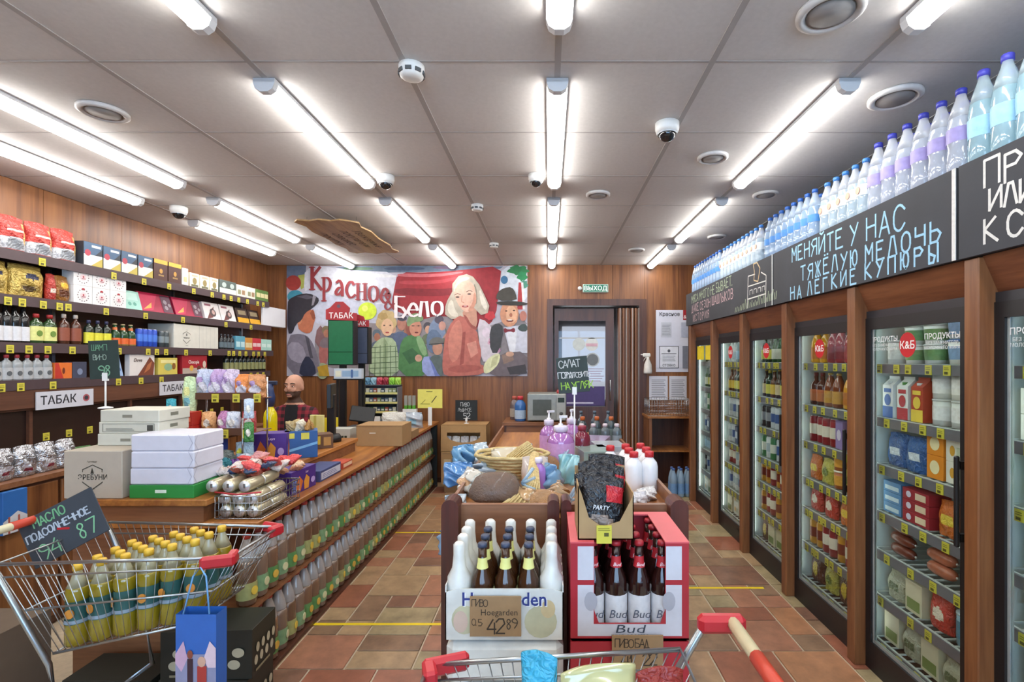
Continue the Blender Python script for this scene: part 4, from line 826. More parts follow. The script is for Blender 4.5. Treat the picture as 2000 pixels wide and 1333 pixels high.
# --- goods on the shelves; each entry: px0, px1, count, parts builder or parts, noun, name, description
def fit(px0, px1, n): a, b = yl(px0, SX-.02), yl(px1, SX-.02); return a, (b-a)/n
def shelf_row(si, px0, px1, n, parts, name, noun, desc, where, tilt=0.0, depth=None, inset=.012, zoff=0.0, rows=1, rowh=0.0):
    a, st = fit(px0, px1, n); z = SHL[si][0]
    dd = -min(v.co.y for v in parts[0][1].vertices)
    for r_ in range(rows):
        for k in range(n):
            lab = desc+' '+where if n*rows == 1 else '%s %s %s' % (ORD[k], desc, where)
            if rows > 1: lab = '%s %s in the %s row %s' % (ORD[k], desc, 'lower' if r_ == 0 else 'upper', where)
            o = inst(parts, name, lab, noun, (SX-inset-dd, a+st*(k+.5), z+.0005+zoff+r_*rowh), PI/2, None if n*rows == 1 else desc+'s '+where)
            if tilt: o.rotation_euler = (-tilt, 0, PI/2)
W_ = ['on the top shelf', 'on the second shelf', 'on the third shelf', 'on the fourth shelf']
redbag = pouch(.155, .09, .215, 'B8413A', (('r', -.1, -.12, 1.1, .35, 'BFC1C6'), ('d', .5, .12, .4, .2, '8C9096'), ('r', .1, .62, .9, .74, 'E8D0C0'), ('p', ((.85, .2), (1.08, .1), (1.08, 1.0), (.9, 1.0)), 'C9A868')), .3, 12, .12, .1)
shelf_row(0, -60, 157, 4, redbag, 'foil_bag', 'bag', 'red and silver foil bag', W_[0])
shelf_row(0, 160, 297, 4, carton(.142, .07, .165, '2B3038', (('r', 0, 0, 1, .48, 'D2D2CC'), ('p', ((0, .5), (.6, .48), (1, .8), (1, 1), (0, 1)), '3E5A78'), ('d', .2, .55, .16, .14, 'A83A4A'), ('p', ((.35, 0), (1, 0), (1, .4)), 'B5A24A'), ('r', .4, .8, .9, .9, 'D0D4DA'))), 'sweets_box', 'box', 'blue-black and silver sweets box', W_[0])
shelf_row(0, 298, 353, 2, carton(.142, .07, .17, '4A2A24', (('r', 0, .8, 1, 1, 'D2A63A'), ('d', .5, .45, .12, .12, 'B98A3A'), ('r', .3, .2, .7, .28, '9A7A4A'))), 'sweets_box', 'box', 'chocolate brown box with gold lid', W_[0])
shelf_row(0, 354, 366, 1, carton(.07, .06, .15, 'E8E4DA', (('r', .2, .2, .8, .5, 'C9B88A'),)), 'sweets_box', 'box', 'narrow cream carton', W_[0])
shelf_row(0, 368, 426, 3, carton(.11, .06, .125, 'E6DFCB', (('d', .5, .45, .25, .25, '8A7A4A'), ('r', .15, .75, .85, .9, 'B8A890'), ('r', .1, .05, .9, .2, '6A6A52'))), 'sweets_box', 'box', 'cream box with olive crest', W_[0])
shelf_row(0, 428, 459, 2, carton(.13, .06, .13, '4E5A56', (('r', 0, 0, 1, .4, 'D2D4C8'), ('d', .5, .65, .25, .2, 'A8B4B0'))), 'sweets_box', 'box', 'grey-green box with white base', W_[0])
shelf_row(0, 460, 498, 2, carton(.15, .06, .12, 'E4DECE', (('r', .1, .2, .45, .6, '8A8A6A'), ('r', .55, .2, .9, .6, '9A7A5A'))), 'sweets_box', 'box', 'white box with two small windows', W_[0])
shelf_row(0, 499, 522, 3, carton(.085, .06, .12, '5A7A3A', (('r', .1, .3, .9, .7, 'D8CE9A'),)), 'sweets_box', 'box', 'green box with straw-coloured band', W_[0])
goldbag = pouch(.20, .09, .205, 'C2A85A', (('d', .55, .72, .3, .14, '2A2E48'), ('r', .1, .1, .9, .35, '8A7434'), ('d', .4, .2, .25, .12, '4A3A24')), .22, 21, .14, .35)
shelf_row(1, -50, 26, 1, goldbag, 'coffee_bag', 'bag', 'gold coffee bag with navy oval, half cut by the frame,', W_[1]); shelf_row(1, 27, 95, 1, goldbag, 'coffee_bag', 'bag', 'gold coffee bag with navy oval beside the amber bag', W_[1])
shelf_row(1, 97, 110, 1, pouch(.055, .05, .17, 'A8332A', (('r', .1, .2, .9, .5, 'D8C8B8'),), .3, 5), 'candy_bag', 'bag', 'slim red candy bag', W_[1]); shelf_row(1, 111, 139, 1, pouch(.10, .07, .17, '8A5A1E', (('d', .5, .7, .35, .15, 'D8A82A'), ('r', .1, .1, .9, .5, '5A2E14')), .3, 6), 'candy_bag', 'bag', 'amber brown candy bag', W_[1])
wreath = carton(.134, .08, .122, 'DDDCDC', (('o', .5, .46, .3, .33, '6A5A5E'), ('d', .5, .82, .09, .06, 'A82A36'), ('d', .5, .46, .17, .18, 'E0C9CC'), ('d', .5, .48, .05, .05, 'A82A36'), ('r', .4, .36, .62, .40, '8A4A52')))
shelf_row(1, 141, 245, 3, wreath, 'wreath_box', 'box', 'white box with wreath print', W_[1], rows=2, rowh=.1225)
shelf_row(1, 249, 281, 1, carton(.155, .03, .15, '9CCBBE', (('r', .15, .5, .85, .9, 'B8DCD2'), ('d', .3, .3, .1, .1, '5A9A8A'), ('d', .6, .3, .1, .1, '5A9A8A'))), 'sweets_box', 'box', 'mint green chocolate box leaning back', W_[1], tilt=.25, inset=.03)
shelf_row(1, 282, 404, 2, carton(.33, .03, .165, 'A3163E', (('p', ((0, 0), (.35, .1), (.6, 1), (0, 1)), 'BE1A4A'), ('p', ((.05, .1), (.3, .2), (.35, .5)), 'E0A04A'), ('r', .68, .05, 1, .95, '55283E'), ('d', .8, .6, .06, .12, '9A8A92'), ('d', .8, .3, .06, .12, '9A8A92'), ('d', .92, .45, .05, .1, '9A8A92'))), 'chocolate_box', 'box', 'wide crimson chocolate box leaning back', W_[1], tilt=.3, inset=.045)
shelf_row(1, 405, 467, 2, carton(.22, .03, .165, 'E4DEDC', (('p', ((.1, 0), (.5, .1), (.7, .8), (.4, .5)), '6A3A34'), ('d', .55, .4, .2, .25, '4A3A3A'), ('d', .58, .42, .1, .14, 'C9A8A0'), ('r', .1, .78, .5, .9, '8A4A5A'))), 'chocolate_box', 'box', 'white chocolate box with brown figure', W_[1], tilt=.25, inset=.04)
shelf_row(1, 469, 514, 2, carton(.19, .03, .16, '3E2A22', (('r', 0, .0, 1, .35, 'D8A022'), ('r', .15, .55, .85, .85, '9A8A6A'))), 'chocolate_box', 'box', 'dark brown box with yellow foot', W_[1], tilt=.25, inset=.04)
# blank white board at the shelf end
wbd = thing('white_board', 'blank white display board at the far end of the second shelf', 'board', (SX-.02, 5.72, 1.885), PI/2); MB().box(-.24, .24, 0, .015, 0, .215, mat('DCDDE2', .5, 0, .02)).build('panel', wbd); MB().box(-.24, .24, .015, .06, -.004, .008, WHITE).build('foot', wbd)
# third shelf
shelf_row(2, -30, 60, 5, bottle('wine', .245, .029, '1B1A1A', '2A2626', 'D6D6DA', z0=.05, z1=.40, n=12), 'liquor_bottle', 'bottle', 'dark bottle with tall white label', W_[2])
shelf_row(2, 61, 114, 2, bottle('flask', .185, .042, '2E4A26', 'A82A2A', 'D8D88A', z0=.1, z1=.58, flat=.55, spot='6A8A3A'), 'liquor_bottle', 'bottle', 'flat green bottle with pale yellow label and red cap', W_[2])
shelf_row(2, 117, 163, 2, bottle('flask', .20, .034, '4A2A1E', 'C9BEB4', '8A4A36', z0=.12, z1=.55, flat=.7), 'liquor_bottle', 'bottle', 'brown bottle with russet label', W_[2])
shelf_row(2, 168, 220, 3, bottle('flask', .175, .031, '1E2A20', '3A3A5A', 'D8D23A', z0=.08, z1=.5, flat=.75), 'liquor_bottle', 'bottle', 'black bottle with bright yellow label', W_[2])
shelf_row(2, 222, 268, 3, bottle('beer', .165, .031, '2A4A2E', 'C9B48A', 'D8642A', z0=.03, z1=.36, neck='D8743A', lab2='3A6A3A'), 'liquor_bottle', 'bottle', 'small green bottle with orange labels', W_[2])
shelf_row(2, 270, 308, 4, can(.14, .024, '2A4EB8', band='4A7AD8'), 'slim_can', 'can', 'slim bright blue can', W_[2]); shelf_row(2, 313, 331, 2, can(.13, .026, '3A4448', band='7A868A'), 'slim_can', 'can', 'slim dark grey can', W_[2])
CREST = (('t', 'ЭРЕБУНИ', .5, .40, .15, '3A3A34', .9), ('p', ((.32, .62), (.5, .72), (.68, .62), (.68, .60), (.5, .70), (.32, .60)), '4A4A42'), ('p', ((.32, .34), (.5, .18), (.68, .34), (.68, .365), (.5, .205), (.32, .365)), '4A4A42'), ('r', .325, .56, .335, .62, '4A4A42'), ('r', .665, .56, .675, .62, '4A4A42'), ('p', ((.47, .53), (.53, .53), (.5, .66)), '3A3A34'), ('t', 'Армения', .5, .77, .05, '6A6A60'), ('l', .44, .08, .56, .12, '8A8A80', 1))
shelf_row(2, 333, 428, 1, carton(.56, .22, .205, 'D2D0C6', tuple([('p', tuple((.03+a*.45, b) for a, b in e[1]), e[2]) if e[0] == 'p' else (('t', e[1], .03+e[2]*.45, e[3], e[4]*.6, e[5], e[6] if len(e) > 6 else 1) if e[0] == 't' else (e[0], .03+e[1]*.45, e[2], .03+e[3]*.45)+tuple(e[4:])) for e in CREST])+(('r', .53, .0, .534, 1, '8A8A88'), ('r', .62, 0, .623, 1, 'B0B0AC'), ('r', .7, 0, .703, 1, 'B0B0AC'), ('r', .8, 0, .803, 1, 'B0B0AC'), ('r', .9, 0, .903, 1, 'B0B0AC'))), 'crest_box', 'box', 'long cream box with dark crest', W_[2])
shelf_row(2, 431, 458, 4, bottle('flask', .15, .026, '20262A', '4A4A52', '5A6A72', flat=.8, n=10), 'liquor_bottle', 'bottle', 'tiny dark flask', W_[2])
shelf_row(2, 459, 477, 2, carton(.08, .05, .14, '5A9AB0', (('r', .1, .2, .9, .6, 'B8D8DC'),)), 'juice_box', 'box', 'teal juice box', W_[2]); shelf_row(2, 478, 491, 2, carton(.07, .05, .13, 'C98A3A', (('r', .1, .2, .9, .6, 'E0D0A0'),)), 'juice_box', 'box', 'ochre juice box', W_[2]); shelf_row(2, 492, 508, 2, carton(.085, .05, .13, 'C2323E', (('r', .1, .3, .9, .6, 'E8C8C8'),)), 'juice_box', 'box', 'red juice box', W_[2]); shelf_row(2, 509, 529, 2, carton(.1, .05, .125, 'A9D2C6', (('r', .1, .3, .9, .6, 'D8ECE4'),)), 'juice_box', 'box', 'mint juice box', W_[2])
# fourth shelf
shelf_row(3, -40, 103, 7, bottle('flask', .155, .032, 'A9AEB0', 'A8323A', 'B0B2B4', z0=.06, z1=.5, flat=.6, see=.2, spot='5A5E62'), 'vodka_flask', 'bottle', 'small grey-labelled flask with red cap', W_[3])
shelf_row(3, 105, 138, 1, carton(.115, .07, .105, 'D8702A', (('p', ((.0, 0), (.5, 0), (.2, 1), (0, 1)), 'B83226'), ('d', .5, .5, .08, .2, '6A2A1A'))), 'tea_box', 'box', 'orange tea box beside the flasks', W_[3]); shelf_row(3, 140, 167, 1, carton(.1, .07, .11, '3E4256', (('d', .5, .4, .2, .2, '7A86A0'),)), 'tea_box', 'box', 'dark slate tea box behind the price board', W_[3])
shelf_row(3, 218, 246, 1, carton(.115, .03, .165, '9CB4D8', (('d', .3, .3, .1, .08, '5A78B0'), ('d', .55, .3, .1, .08, '5A78B0'), ('d', .8, .3, .1, .08, '5A78B0'), ('d', .45, .6, .12, .1, '6A84B8'))), 'chocolate_box', 'box', 'pale blue chocolate box leaning back', W_[3], tilt=.22, inset=.035)
shelf_row(3, 249, 302, 1, carton(.235, .04, .165, 'DCD6D2', (('p', ((.3, 0), (.95, 0), (1, .6), (.8, .9), (.62, .55)), '7A4230'), ('p', ((.55, .1), (.8, .3), (.9, .7), (.7, .5)), 'B06A44'), ('t', 'Dove', .3, .66, .24, '4A3228', .9, .3))), 'chocolate_box', 'box', 'white chocolate box with dark script and brown swirl', W_[3])
shelf_row(3, 305, 347, 1, carton(.205, .04, .14, 'D2C05A', (('d', .5, .45, .22, .22, '8AAE8A'), ('r', .1, .7, .9, .88, 'E8DE9A'), ('d', .8, .5, .1, .2, '8A5A2A'))), 'chocolate_box', 'box', 'yellow biscuit box', W_[3])
shelf_row(3, 349, 407, 1, carton(.31, .05, .165, 'A3202C', (('t', 'Chocopie', .45, .55, .26, 'F0E6DE', .8), ('r', .0, 0, 1, .3, 'B8A89A'), ('d', .35, .3, .08, .16, 'D8A84A'), ('d', .65, .28, .08, .15, '6A3A2A'), ('d', .88, .5, .07, .2, 'D8C8B8'))), 'biscuit_box', 'box', 'red biscuit box with cream lettering', W_[3])
shelf_row(3, 440, 520, 10, bottle('wine', .20, .026, '1E2420', '5A2A2A', '8A8A5A', n=10), 'liquor_bottle', 'bottle', 'small dark wine bottle', W_[3]+' past the candy bags')
# silver packets, magenta pack on the base cabinet and green packs
for k, y in enumerate((2.50, 2.615, 2.73, 2.845, 2.96)):
    inst(pouch(.112, .07, .17, 'B9BABE', (('r', .2, .05, .75, .45, 'D6D6DA'), ('r', .35, .1, .7, .25, '8A3A44')), .22, 31+k % 3, .3, .75), 'foil_packet', '%s crumpled silver foil packet from the window end on the base cabinet' % ORD[k], 'packet', (-2.90, y, .859), PI/2, 'silver foil packets on the base cabinet')
inst(pouch(.09, .06, .19, '8A2A8E', (('r', .2, .2, .8, .5, 'D83AA0'),), .3, 41), 'foil_packet', 'magenta packet at the very edge beside silver packets', 'packet', (-2.90, 2.385, .859), PI/2)
for k in range(2): inst(pouch(.2, .07, .09, '3A6A2A', (('p', ((.0, .2), (1, .5), (1, .7), (0, .5)), '9ACB7A'),), .3, 50+k), 'green_packet', '%s flat green packet before the tobacco shutters' % ('near' if k == 0 else 'far'), 'packet', (-2.98, 3.12+k*.24, .859), PI/2, 'green packets on the base cabinet')
# ================================================================== checkout counter
CX = -1.30; CY0, CY1 = 2.215, 5.87
co = thing('checkout_counter', 'long brown checkout counter with two tiers of bottles along its front', 'counter', (-1.7, 4.0, 0))
def W4(o): o.location = (1.7, -4.0, 0); return o
W4(MB().box(-2.13, CX, CY0, CY1, .742, .772, WOODC, ch=.004).build('worktop', co))
W4(MB().box(-2.13, -1.56, CY0, CY1-.02, .0, .742, WOODS).build('body', co))
W4(MB().box(-1.56, -1.34, CY0+.0, CY1-.02, .36, .378, WOODS).build('bottle_shelf', co)); W4(MB().box(-1.56, -1.33, CY0, CY1-.02, 0, .022, WOODD).build('plinth', co))
W4(MB().box(-1.56, -1.32, CY1-.03, CY1-.005, 0, .742, mat('2A2E2C', .5)).build('end_panel', co))
W4(MB().box(-2.13, -1.525, CY0-.01, 3.96, .845, .875, WOODC, ch=.004).build('raised_top', co)); W4(MB().box(-2.13, -1.545, CY0, 3.95, .772, .845, WOODS).build('riser', co))
pk = dict(rough=.05, z0=.10, z1=.33, top='DCD8D4', fill=.63, tsee=.5)
pa = bottle('pet', .325, .043, '96735A', 'B03A30', '5E8F52', see=.3, spot='D8B04A', **pk); pb_ = bottle('pet', .325, .043, 'A08672', '8A322C', '7FA276', see=.35, spot='D2CFA0', **pk); pc = bottle('pet', .325, .043, '86664E', 'B83A30', 'A3A468', see=.3, spot='E0C04A', **pk)
n = int((CY1-.08-2.16)/.0885)
for ti, (z, tn) in enumerate(((.0225, 'lower'), (.3785, 'upper'))):
    for k in range(n-1):
        y = 2.27+k*.0885; parts = (pa, pb_, pc, pb_, pa, pb_)[(k*5+ti*2+k//7) % 6]
        inst(parts, 'soda_bottle', '%s soda bottle from the shopping cart end on the %s tier of the counter' % (ORD[k], tn), 'bottle', (-1.385, y, z), PI/2+random.uniform(-.3, .3), '%s tier of soda bottles along the counter' % tn)
# --- boxes on the raised end
inst(carton(.262, .42, .215, 'B9AE9E', CREST, ch=.003), 'crest_box', 'beige carton with dark crest on the raised counter end', 'box', (-2.045, 2.43, .8755))
inst(carton(.29, .21, .058, '2B8A3E', (('r', .4, .4, .58, .65, 'D8E8D8'),), (('r', .1, .1, .9, .2, '2B8A3E'),)), 'paper_ream', 'green paper pack at the bottom of the white pile', 'paper pack', (-1.745, 2.335, .8755))
for k in range(3):
    rm = carton(.285, .21, .0755, 'D6D6E2', (('p', ((.93, 0), (1, .5), (.93, 1), (.92, 1), (.985, .5), (.92, 0)), 'B4B4C4'),), (('p', ((0, .5), (.12, 1), (.13, 1), (.02, .5), (.13, 0), (.12, 0)), 'B4B4C4'),), .35, ch=.006)
    inst(rm, 'paper_ream', '%s white wrapped paper pack on the green one' % ('lowest', 'middle', 'topmost')[k], 'paper pack', (-1.745+(-.004, .003, 0)[k], 2.338-(.0, .004, .0)[k], .934+k*.076), random.uniform(-.02, .02), 'white wrapped paper packs')
wbx = carton(.285, .20, .056, 'CFCDBE', (('r', .38, .35, .55, .6, '8A887A'),), (('r', .35, .4, .6, .7, '7A7A6C'),), ch=.003)
for k in range(3):
    inst(wbx if k != 1 else carton(.285, .20, .056, 'CFCDBE', (('r', .06, .15, .94, .18, '5A5A50'), ('r', .06, .82, .94, .85, '5A5A50'), ('r', .06, .15, .067, .85, '5A5A50'), ('r', .935, .15, .942, .85, '5A5A50'), ('l', .12, .25, .6, .5, '7A7A70', 2), ('r', .82, .25, .92, .75, '4A4A44')), (('r', .35, .4, .6, .7, '7A7A6C'),), ch=.003),
         'flat_carton', '%s cream flat carton stacked on the crest carton' % ('lowest', 'middle', 'topmost')[k], 'box', (-2.005+k*.006, 2.455, 1.091+k*.0565), random.uniform(-.02, .03), 'cream flat cartons')
def chalk_card(loc, rz, w, h, stick, label, lines, col='3A3F46', rotx=0.0, base=True, tiltr=0.0, name='price_board'):
    """dark card on a thin white stick; lines = (text, x, z, h, colour)"""
    t = thing(name, label, 'price sign', loc, rz)
    if stick > 0:
        MB().tube([(0, 0, 0), (0, 0, stick+.02)], .004, WHITE, 8).build('stick', t); MB().lathe([(.03, 0), (.03, .004), (.006, .01)], WHITE, 14).build('foot', t)
        MB().box(-.012, .012, -.006, .006, stick-.01, stick+.03, WHITE).build('clip', t)
    g = MB(); M = Matrix.Translation((0, 0, stick+.0)) @ Matrix.Rotation(tiltr, 4, 'Y')
    g.box(-w/2, w/2, -.004, .0, 0, h, mat(col, .7, 0, .2, 12), M, ch=.0015); g.build('card', t)
    q = MB()
    for s_, x, z, hh, c in lines: q.strokes(s_, x*w-w/2, z*h, hh*h, hh*h*.11, -.0046, mat(c, .8, 0, .1), .78, 0, .6, False, .06)
    q.v = [tuple(M @ Vector(v)) for v in q.v]; q.build('chalk_lettering', t); return t
chalk_card((-2.245+.06, 2.44, 1.2605), .12, .135, .19, .145, 'dark green price board on a white stick above the flat cartons', (('ШАМП', .12, .74, .15, '6A9A7A'), ('ВИНО', .15, .5, .13, '9AB0A0'), ('98', .3, .1, .25, '7AAA8A')), '2A3A36', tiltr=-.05)
# --- wire basket of silver cans on the low front ledge
wbk = thing('wire_basket', 'chrome wire basket holding lying silver cans at the counter corner', 'basket', (-1.412, 2.422, .7725))
bk = MB(); bw, bd, bh = .105, .345, .105
for z in (.004, .04, .075, bh): bk.tube([(-bw, -bd/2, z), (bw, -bd/2, z), (bw, bd/2, z), (-bw, bd/2, z)], .0022 if z < bh else .0035, CHROME, 5, True)
for k in range(13):
    x = -bw+(2*bw)*k/12; bk.tube([(x, -bd/2, bh), (x, -bd/2, .004), (x, bd/2, .004), (x, bd/2, bh)], .0016, CHROME, 4)
for k in range(15):
    y = -bd/2+bd*k/14; bk.tube([(-bw, y, bh), (-bw, y, .004), (bw, y, .004), (bw, y, bh)], .0016, CHROME, 4)
bk.build('wire_frame', wbk); MB().tube([(-bw, -bd/2, bh+.02), (0, -bd/2-.01, bh+.012), (bw, -bd/2, bh+.02)], .004, mat('B8323A', .4), 6).build('red_rim', wbk)
silv = [('can', MB().lathe([(.026, 0), (.0295, .008), (.0295, .112), (.024, .12)], mat('C8BE9E', .25, .5, .1), 16).mesh('can')), ('lid', MB().lathe([(.0255, -.0015), (.0255, .0), (.02, .0005)], mat('E4E6E8', .35, .6), 16).mesh('lid')), ('pull_tab', MB().box(-.005, .005, -.012, .008, -.003, -.0015, CHROME).mesh('pull_tab'))]
pos = [(-.068+k*.063, .034, 'bottom') for k in range(3)]+[(-.072+k*.062, .091, 'middle') for k in range(3)]+[(-.13+k*.075, .148, 'top') for k in range(3)]
for row in range(2):
    for i, (x, z, nm) in enumerate(pos):
        rn = ('front', 'back')[row]; k = i % 3
        inst(silv, 'silver_can', '%s lying silver can of the %s layer, %s rank of the wire basket' % (ORD[k], nm, rn), 'can', (-1.412+x, 2.264+row*.128, .772+z), 0, 'lying silver cans', rot=(-PI/2, 0, 0))
# candies strewn over the cans
rc = random.Random(5); cn = 0
def sweet(seed, w, col): return pouch(w, w*.5, w*1.2, col, (), .25, seed, .35)
for k in range(22):
    col, cw = rc.choice([('B8262A', 'red'), ('D84A4A', 'coral'), ('C98A8A', 'pink'), ('3A4A6A', 'navy'), ('D8C8C0', 'cream'), ('B85A4A', 'rust'), ('A8B4B8', 'grey-blue')]); cn += 1
    x, y = rc.uniform(-1.56, -1.34), rc.uniform(2.36, 2.58)
    inst(sweet(k % 5, rc.choice([.05, .06, .07]), col), 'wrapped_sweet', '%s %s wrapped sweet in the heap over the can basket' % (ORD[k], cw), 'sweet', (x, y, .955+rc.uniform(-.01, .03)), rc.uniform(0, 6), 'wrapped sweets heap', rot=(rc.uniform(1.0, 1.6), 0, rc.uniform(0, 6)))
# purple boxes and trays on the ledge
FL = (('p', ((.2, .05), (.35, .05), (.45, .45), (.3, .75), (.18, .35)), 'D8702A'), ('p', ((.5, .05), (.68, .05), (.72, .5), (.58, .7), (.48, .4)), 'E0983A'), ('r', .05, .1, .16, .6, '5A6AB8'), ('t', 'Lays', .6, .78, .14, 'E8C8E8', 1, .2), ('d', .86, .35, .09, .14, 'B8A0D8'))
inst(carton(.25, .12, .125, '4A2A7E', FL, FL), 'purple_box', 'purple snack box with orange flames on the front ledge', 'box', (-1.42, 2.755, .7725), PI/2-.05)
for k in range(5): inst(sweet(k, .05, ('D8A078', 'C98A6A', 'E0C0A0')[k % 3]), 'wafer_packet', '%s peach wafer packet heaped in the front purple box' % ORD[k], 'packet', (-1.42+.02*(k % 2), 2.66+.045*k, .898), k*1.3, 'wafer packets on the purple box', rot=(1.2, .2, k*1.3))
inst(carton(.29, .14, .065, '3E4A78', (('r', .03, .15, .97, .8, 'C8CCDA'), ('l', .1, .25, .8, .7, '6A6A9A', 3)), (('r', .05, .2, .95, .8, 'B8BCD0'),)), 'blue_tray', 'low blue and white tray behind the purple box', 'tray', (-1.425, 3.08, .7725), PI/2)
inst(carton(.16, .11, .04, 'B8482E', (('r', .05, .2, .95, .8, 'E0C0A0'),)), 'snack_tray', 'low orange tray on the ledge beside the blue tray', 'tray', (-1.42, 3.36, .7725), PI/2)
inst(carton(.21, .14, .17, '52308A', FL, FL), 'purple_box', 'purple snack box with orange flames on the raised top', 'box', (-1.735, 3.10, .8755), .2)
inst(carton(.19, .14, .17, '2E5A96', (('r', .05, .75, .3, .95, 'E0D24A'), ('r', .5, .7, .75, .95, 'E0D24A'), ('p', ((0, .2), (1, .5), (1, .6), (0, .3)), '7AB0D8')), (('p', ((0, .2), (1, .4), (1, .55), (0, .3)), '3A9A8A'), ('r', .1, .7, .4, .95, 'E0D24A'))), 'blue_box', 'blue snack box with yellow tags beside the purple one', 'box', (-1.60, 3.20, .8755), .45)
inst(carton(.14, .12, .10, '6A4A32', (('r', .1, .3, .4, .9, 'D8B83A'), ('r', .55, .2, .9, .8, 'B88A4A'))), 'brown_box', 'small brown box with yellow cards near the till', 'box', (-1.62, 3.52, .8755), .6)
for k in range(6): inst(sweet(k, .055, ('C9B07A', 'E0D8C0', 'B8884A')[k % 3]), 'biscuit_packet', '%s small beige packet poking from the blue snack box' % ORD[k], 'packet', (-1.65+.05*(k % 3), 3.17+.07*(k//3), 1.046), k*1.1, 'beige packets in the blue box', rot=(.3, .1*k, k))
# --- sweets rack on the raised top
rk = thing('sweets_rack', 'wire sweets rack crowded with bright candy on the counter', 'rack', (-1.86, 2.86, .8755))
rm_ = MB()
for x in (-.20, .165):
    for y in (-.12, .12): rm_.tube([(x, y, 0), (x, y, .52 if y > 0 else .30)], .005, CHROME, 6)
rm_.build('post_frame', rk)
for z, y0 in ((.005, -.14), (.21, -.12), (.40, -.02)):
    xl_ = -.11 if .1 < z < .3 else -.215
    q = MB().box(xl_, .18, y0, .14, z-.004, z, WOODS).box(xl_, .18, y0-.004, y0, z-.004, z+.035, mat('5A3A2A', .5)); s = q.build('tier', rk)
    for k in range(3): link('price_tag', tg2, s, (-.05+k*.12, y0-.0045, z-.02))
RX, RY, RZ = -1.86, 2.86, .8755
def rp(x, y, z): return (RX+x, RY+y, RZ+z)
inst(carton(.115, .08, .095, 'B8241E', (('d', .7, .4, .18, .25, 'D89A3A'), ('r', .1, .65, .9, .8, 'D8503A'))), 'candy_box', 'red candy box at the bottom of the sweets rack', 'box', rp(-.175, -.085, .0055)); inst(carton(.115, .08, .08, 'A82A22', (('r', .1, .4, .9, .6, 'E0A080'),)), 'candy_box', 'second red candy box lying on the first in the rack', 'box', rp(-.172, -.083, .101))
for k in range(2): inst(carton(.11, .075, .075, ('C23026', 'B0281E')[k], (('d', .35, .45, .2, .3, 'E0B04A'), ('r', .55, .3, .92, .6, 'E87A5A'))), 'candy_box', ('bright red candy box third in the red pile', 'topmost red candy box with gold dot in the red pile')[k], 'box', rp(-.168, -.083, .182+k*.076))
inst(carton(.13, .08, .11, '1E4E8A', (('r', .3, .55, .75, .95, 'D8C84A'), ('p', ((0, .2), (1, .4), (1, .5), (0, .3)), '4A8AB8'))), 'candy_box', 'deep blue candy box with yellow label in the rack', 'box', rp(-.03, -.085, .0055)); inst(carton(.13, .08, .06, '2A4EB0', (('r', .1, .3, .9, .6, 'D8B8D0'),)), 'candy_box', 'royal blue candy box on the deep blue one', 'box', rp(-.03, -.083, .116))
inst(pouch(.11, .07, .14, '5A6462', (('d', .5, .5, .4, .35, '7A8A80'),), .4, 61, .4), 'net_bag', 'dark grey crinkled bag in front of the rack', 'bag', rp(.115, -.20, .0)); inst(pouch(.1, .06, .16, 'A9C4D8', (('d', .3, .8, .2, .12, 'D8D84A'), ('r', .2, .2, .9, .5, 'D8E4EC')), .3, 62, .25), 'candy_bag', 'pale blue bag with yellow dot in the rack', 'bag', rp(.15, -.075, .0055))
inst(carton(.16, .1, .02, '2E9A4E', ()), 'green_tray', 'bright green lid lying before the rack', 'tray', rp(.02, -.26, .0), .3); inst(sausage(.1, .03, 'B86A2A', 'D8D8D8'), 'candy_roll', 'orange striped candy roll standing in the rack', 'candy', rp(-.085, -.15, .005), 0, rot=(0, -PI/2, 0))
tier2 = [('D8A06A', 'peach'), ('C98AB8', 'mauve'), ('C9CCD8', 'silver'), ('B84A4A', 'red')]
for k, (c, cn) in enumerate(tier2): inst(pouch(.074, .06, .12, c, (('d', .5, .5, .3, .25, 'E8E0D8'),), .3, 70+k, .3), 'candy_bag', '%s candy bag on the middle tier of the sweets rack' % cn, 'bag', rp(-.075+k*.07, -.04+.03*(k % 2), .2105), random.uniform(-.4, .4), 'bags on the middle tier')
tier3 = [('B8C0D8', 'silvery'), ('B89AC8', 'lilac'), ('C9B8D0', 'pale violet'), ('D8803A', 'orange'), ('C98A5A', 'tan')]
for k, (c, cn) in enumerate(tier3): inst(pouch(.1, .07, .17 if k < 3 else .14, c, (('d', .5, .35, .4, .25, 'D8D0D8'), ('d', .3, .7, .2, .15, 'A88AB8')), .25, 80+k, .35), 'candy_bag', '%s candy bag on the top tier of the sweets rack' % cn, 'bag', rp(-.165+k*.076, .06, .4005), random.uniform(-.4, .4), 'bags on the top tier')
inst(pouch(.07, .05, .22, 'C8E0B0', (('d', .5, .7, .35, .15, 'E8E89A'), ('d', .5, .3, .35, .15, '7AB8C0')), .3, 90, .3), 'candy_bag', 'tall lime and aqua candy bag at the rack corner', 'bag', rp(-.2, -.02, .31))
# yellow bottle with dark cap
yb = bottle('jug', .33, .046, 'E0CE12', '26335A', None, n=14)
inst(yb+[('spray_head', MB().lathe([(.03, .30), (.032, .36), (.022, .40), (.02, .45)], mat('2A3A66', .4), 12).box(-.03, .05, -.012, .012, .44, .47, mat('26304A', .4), ch=.005).mesh('spray_head'))], 'cleaner_bottle', 'bright yellow bottle with navy top in front of the cashier', 'bottle', (PX(528, 3.6), 3.6, .8755))
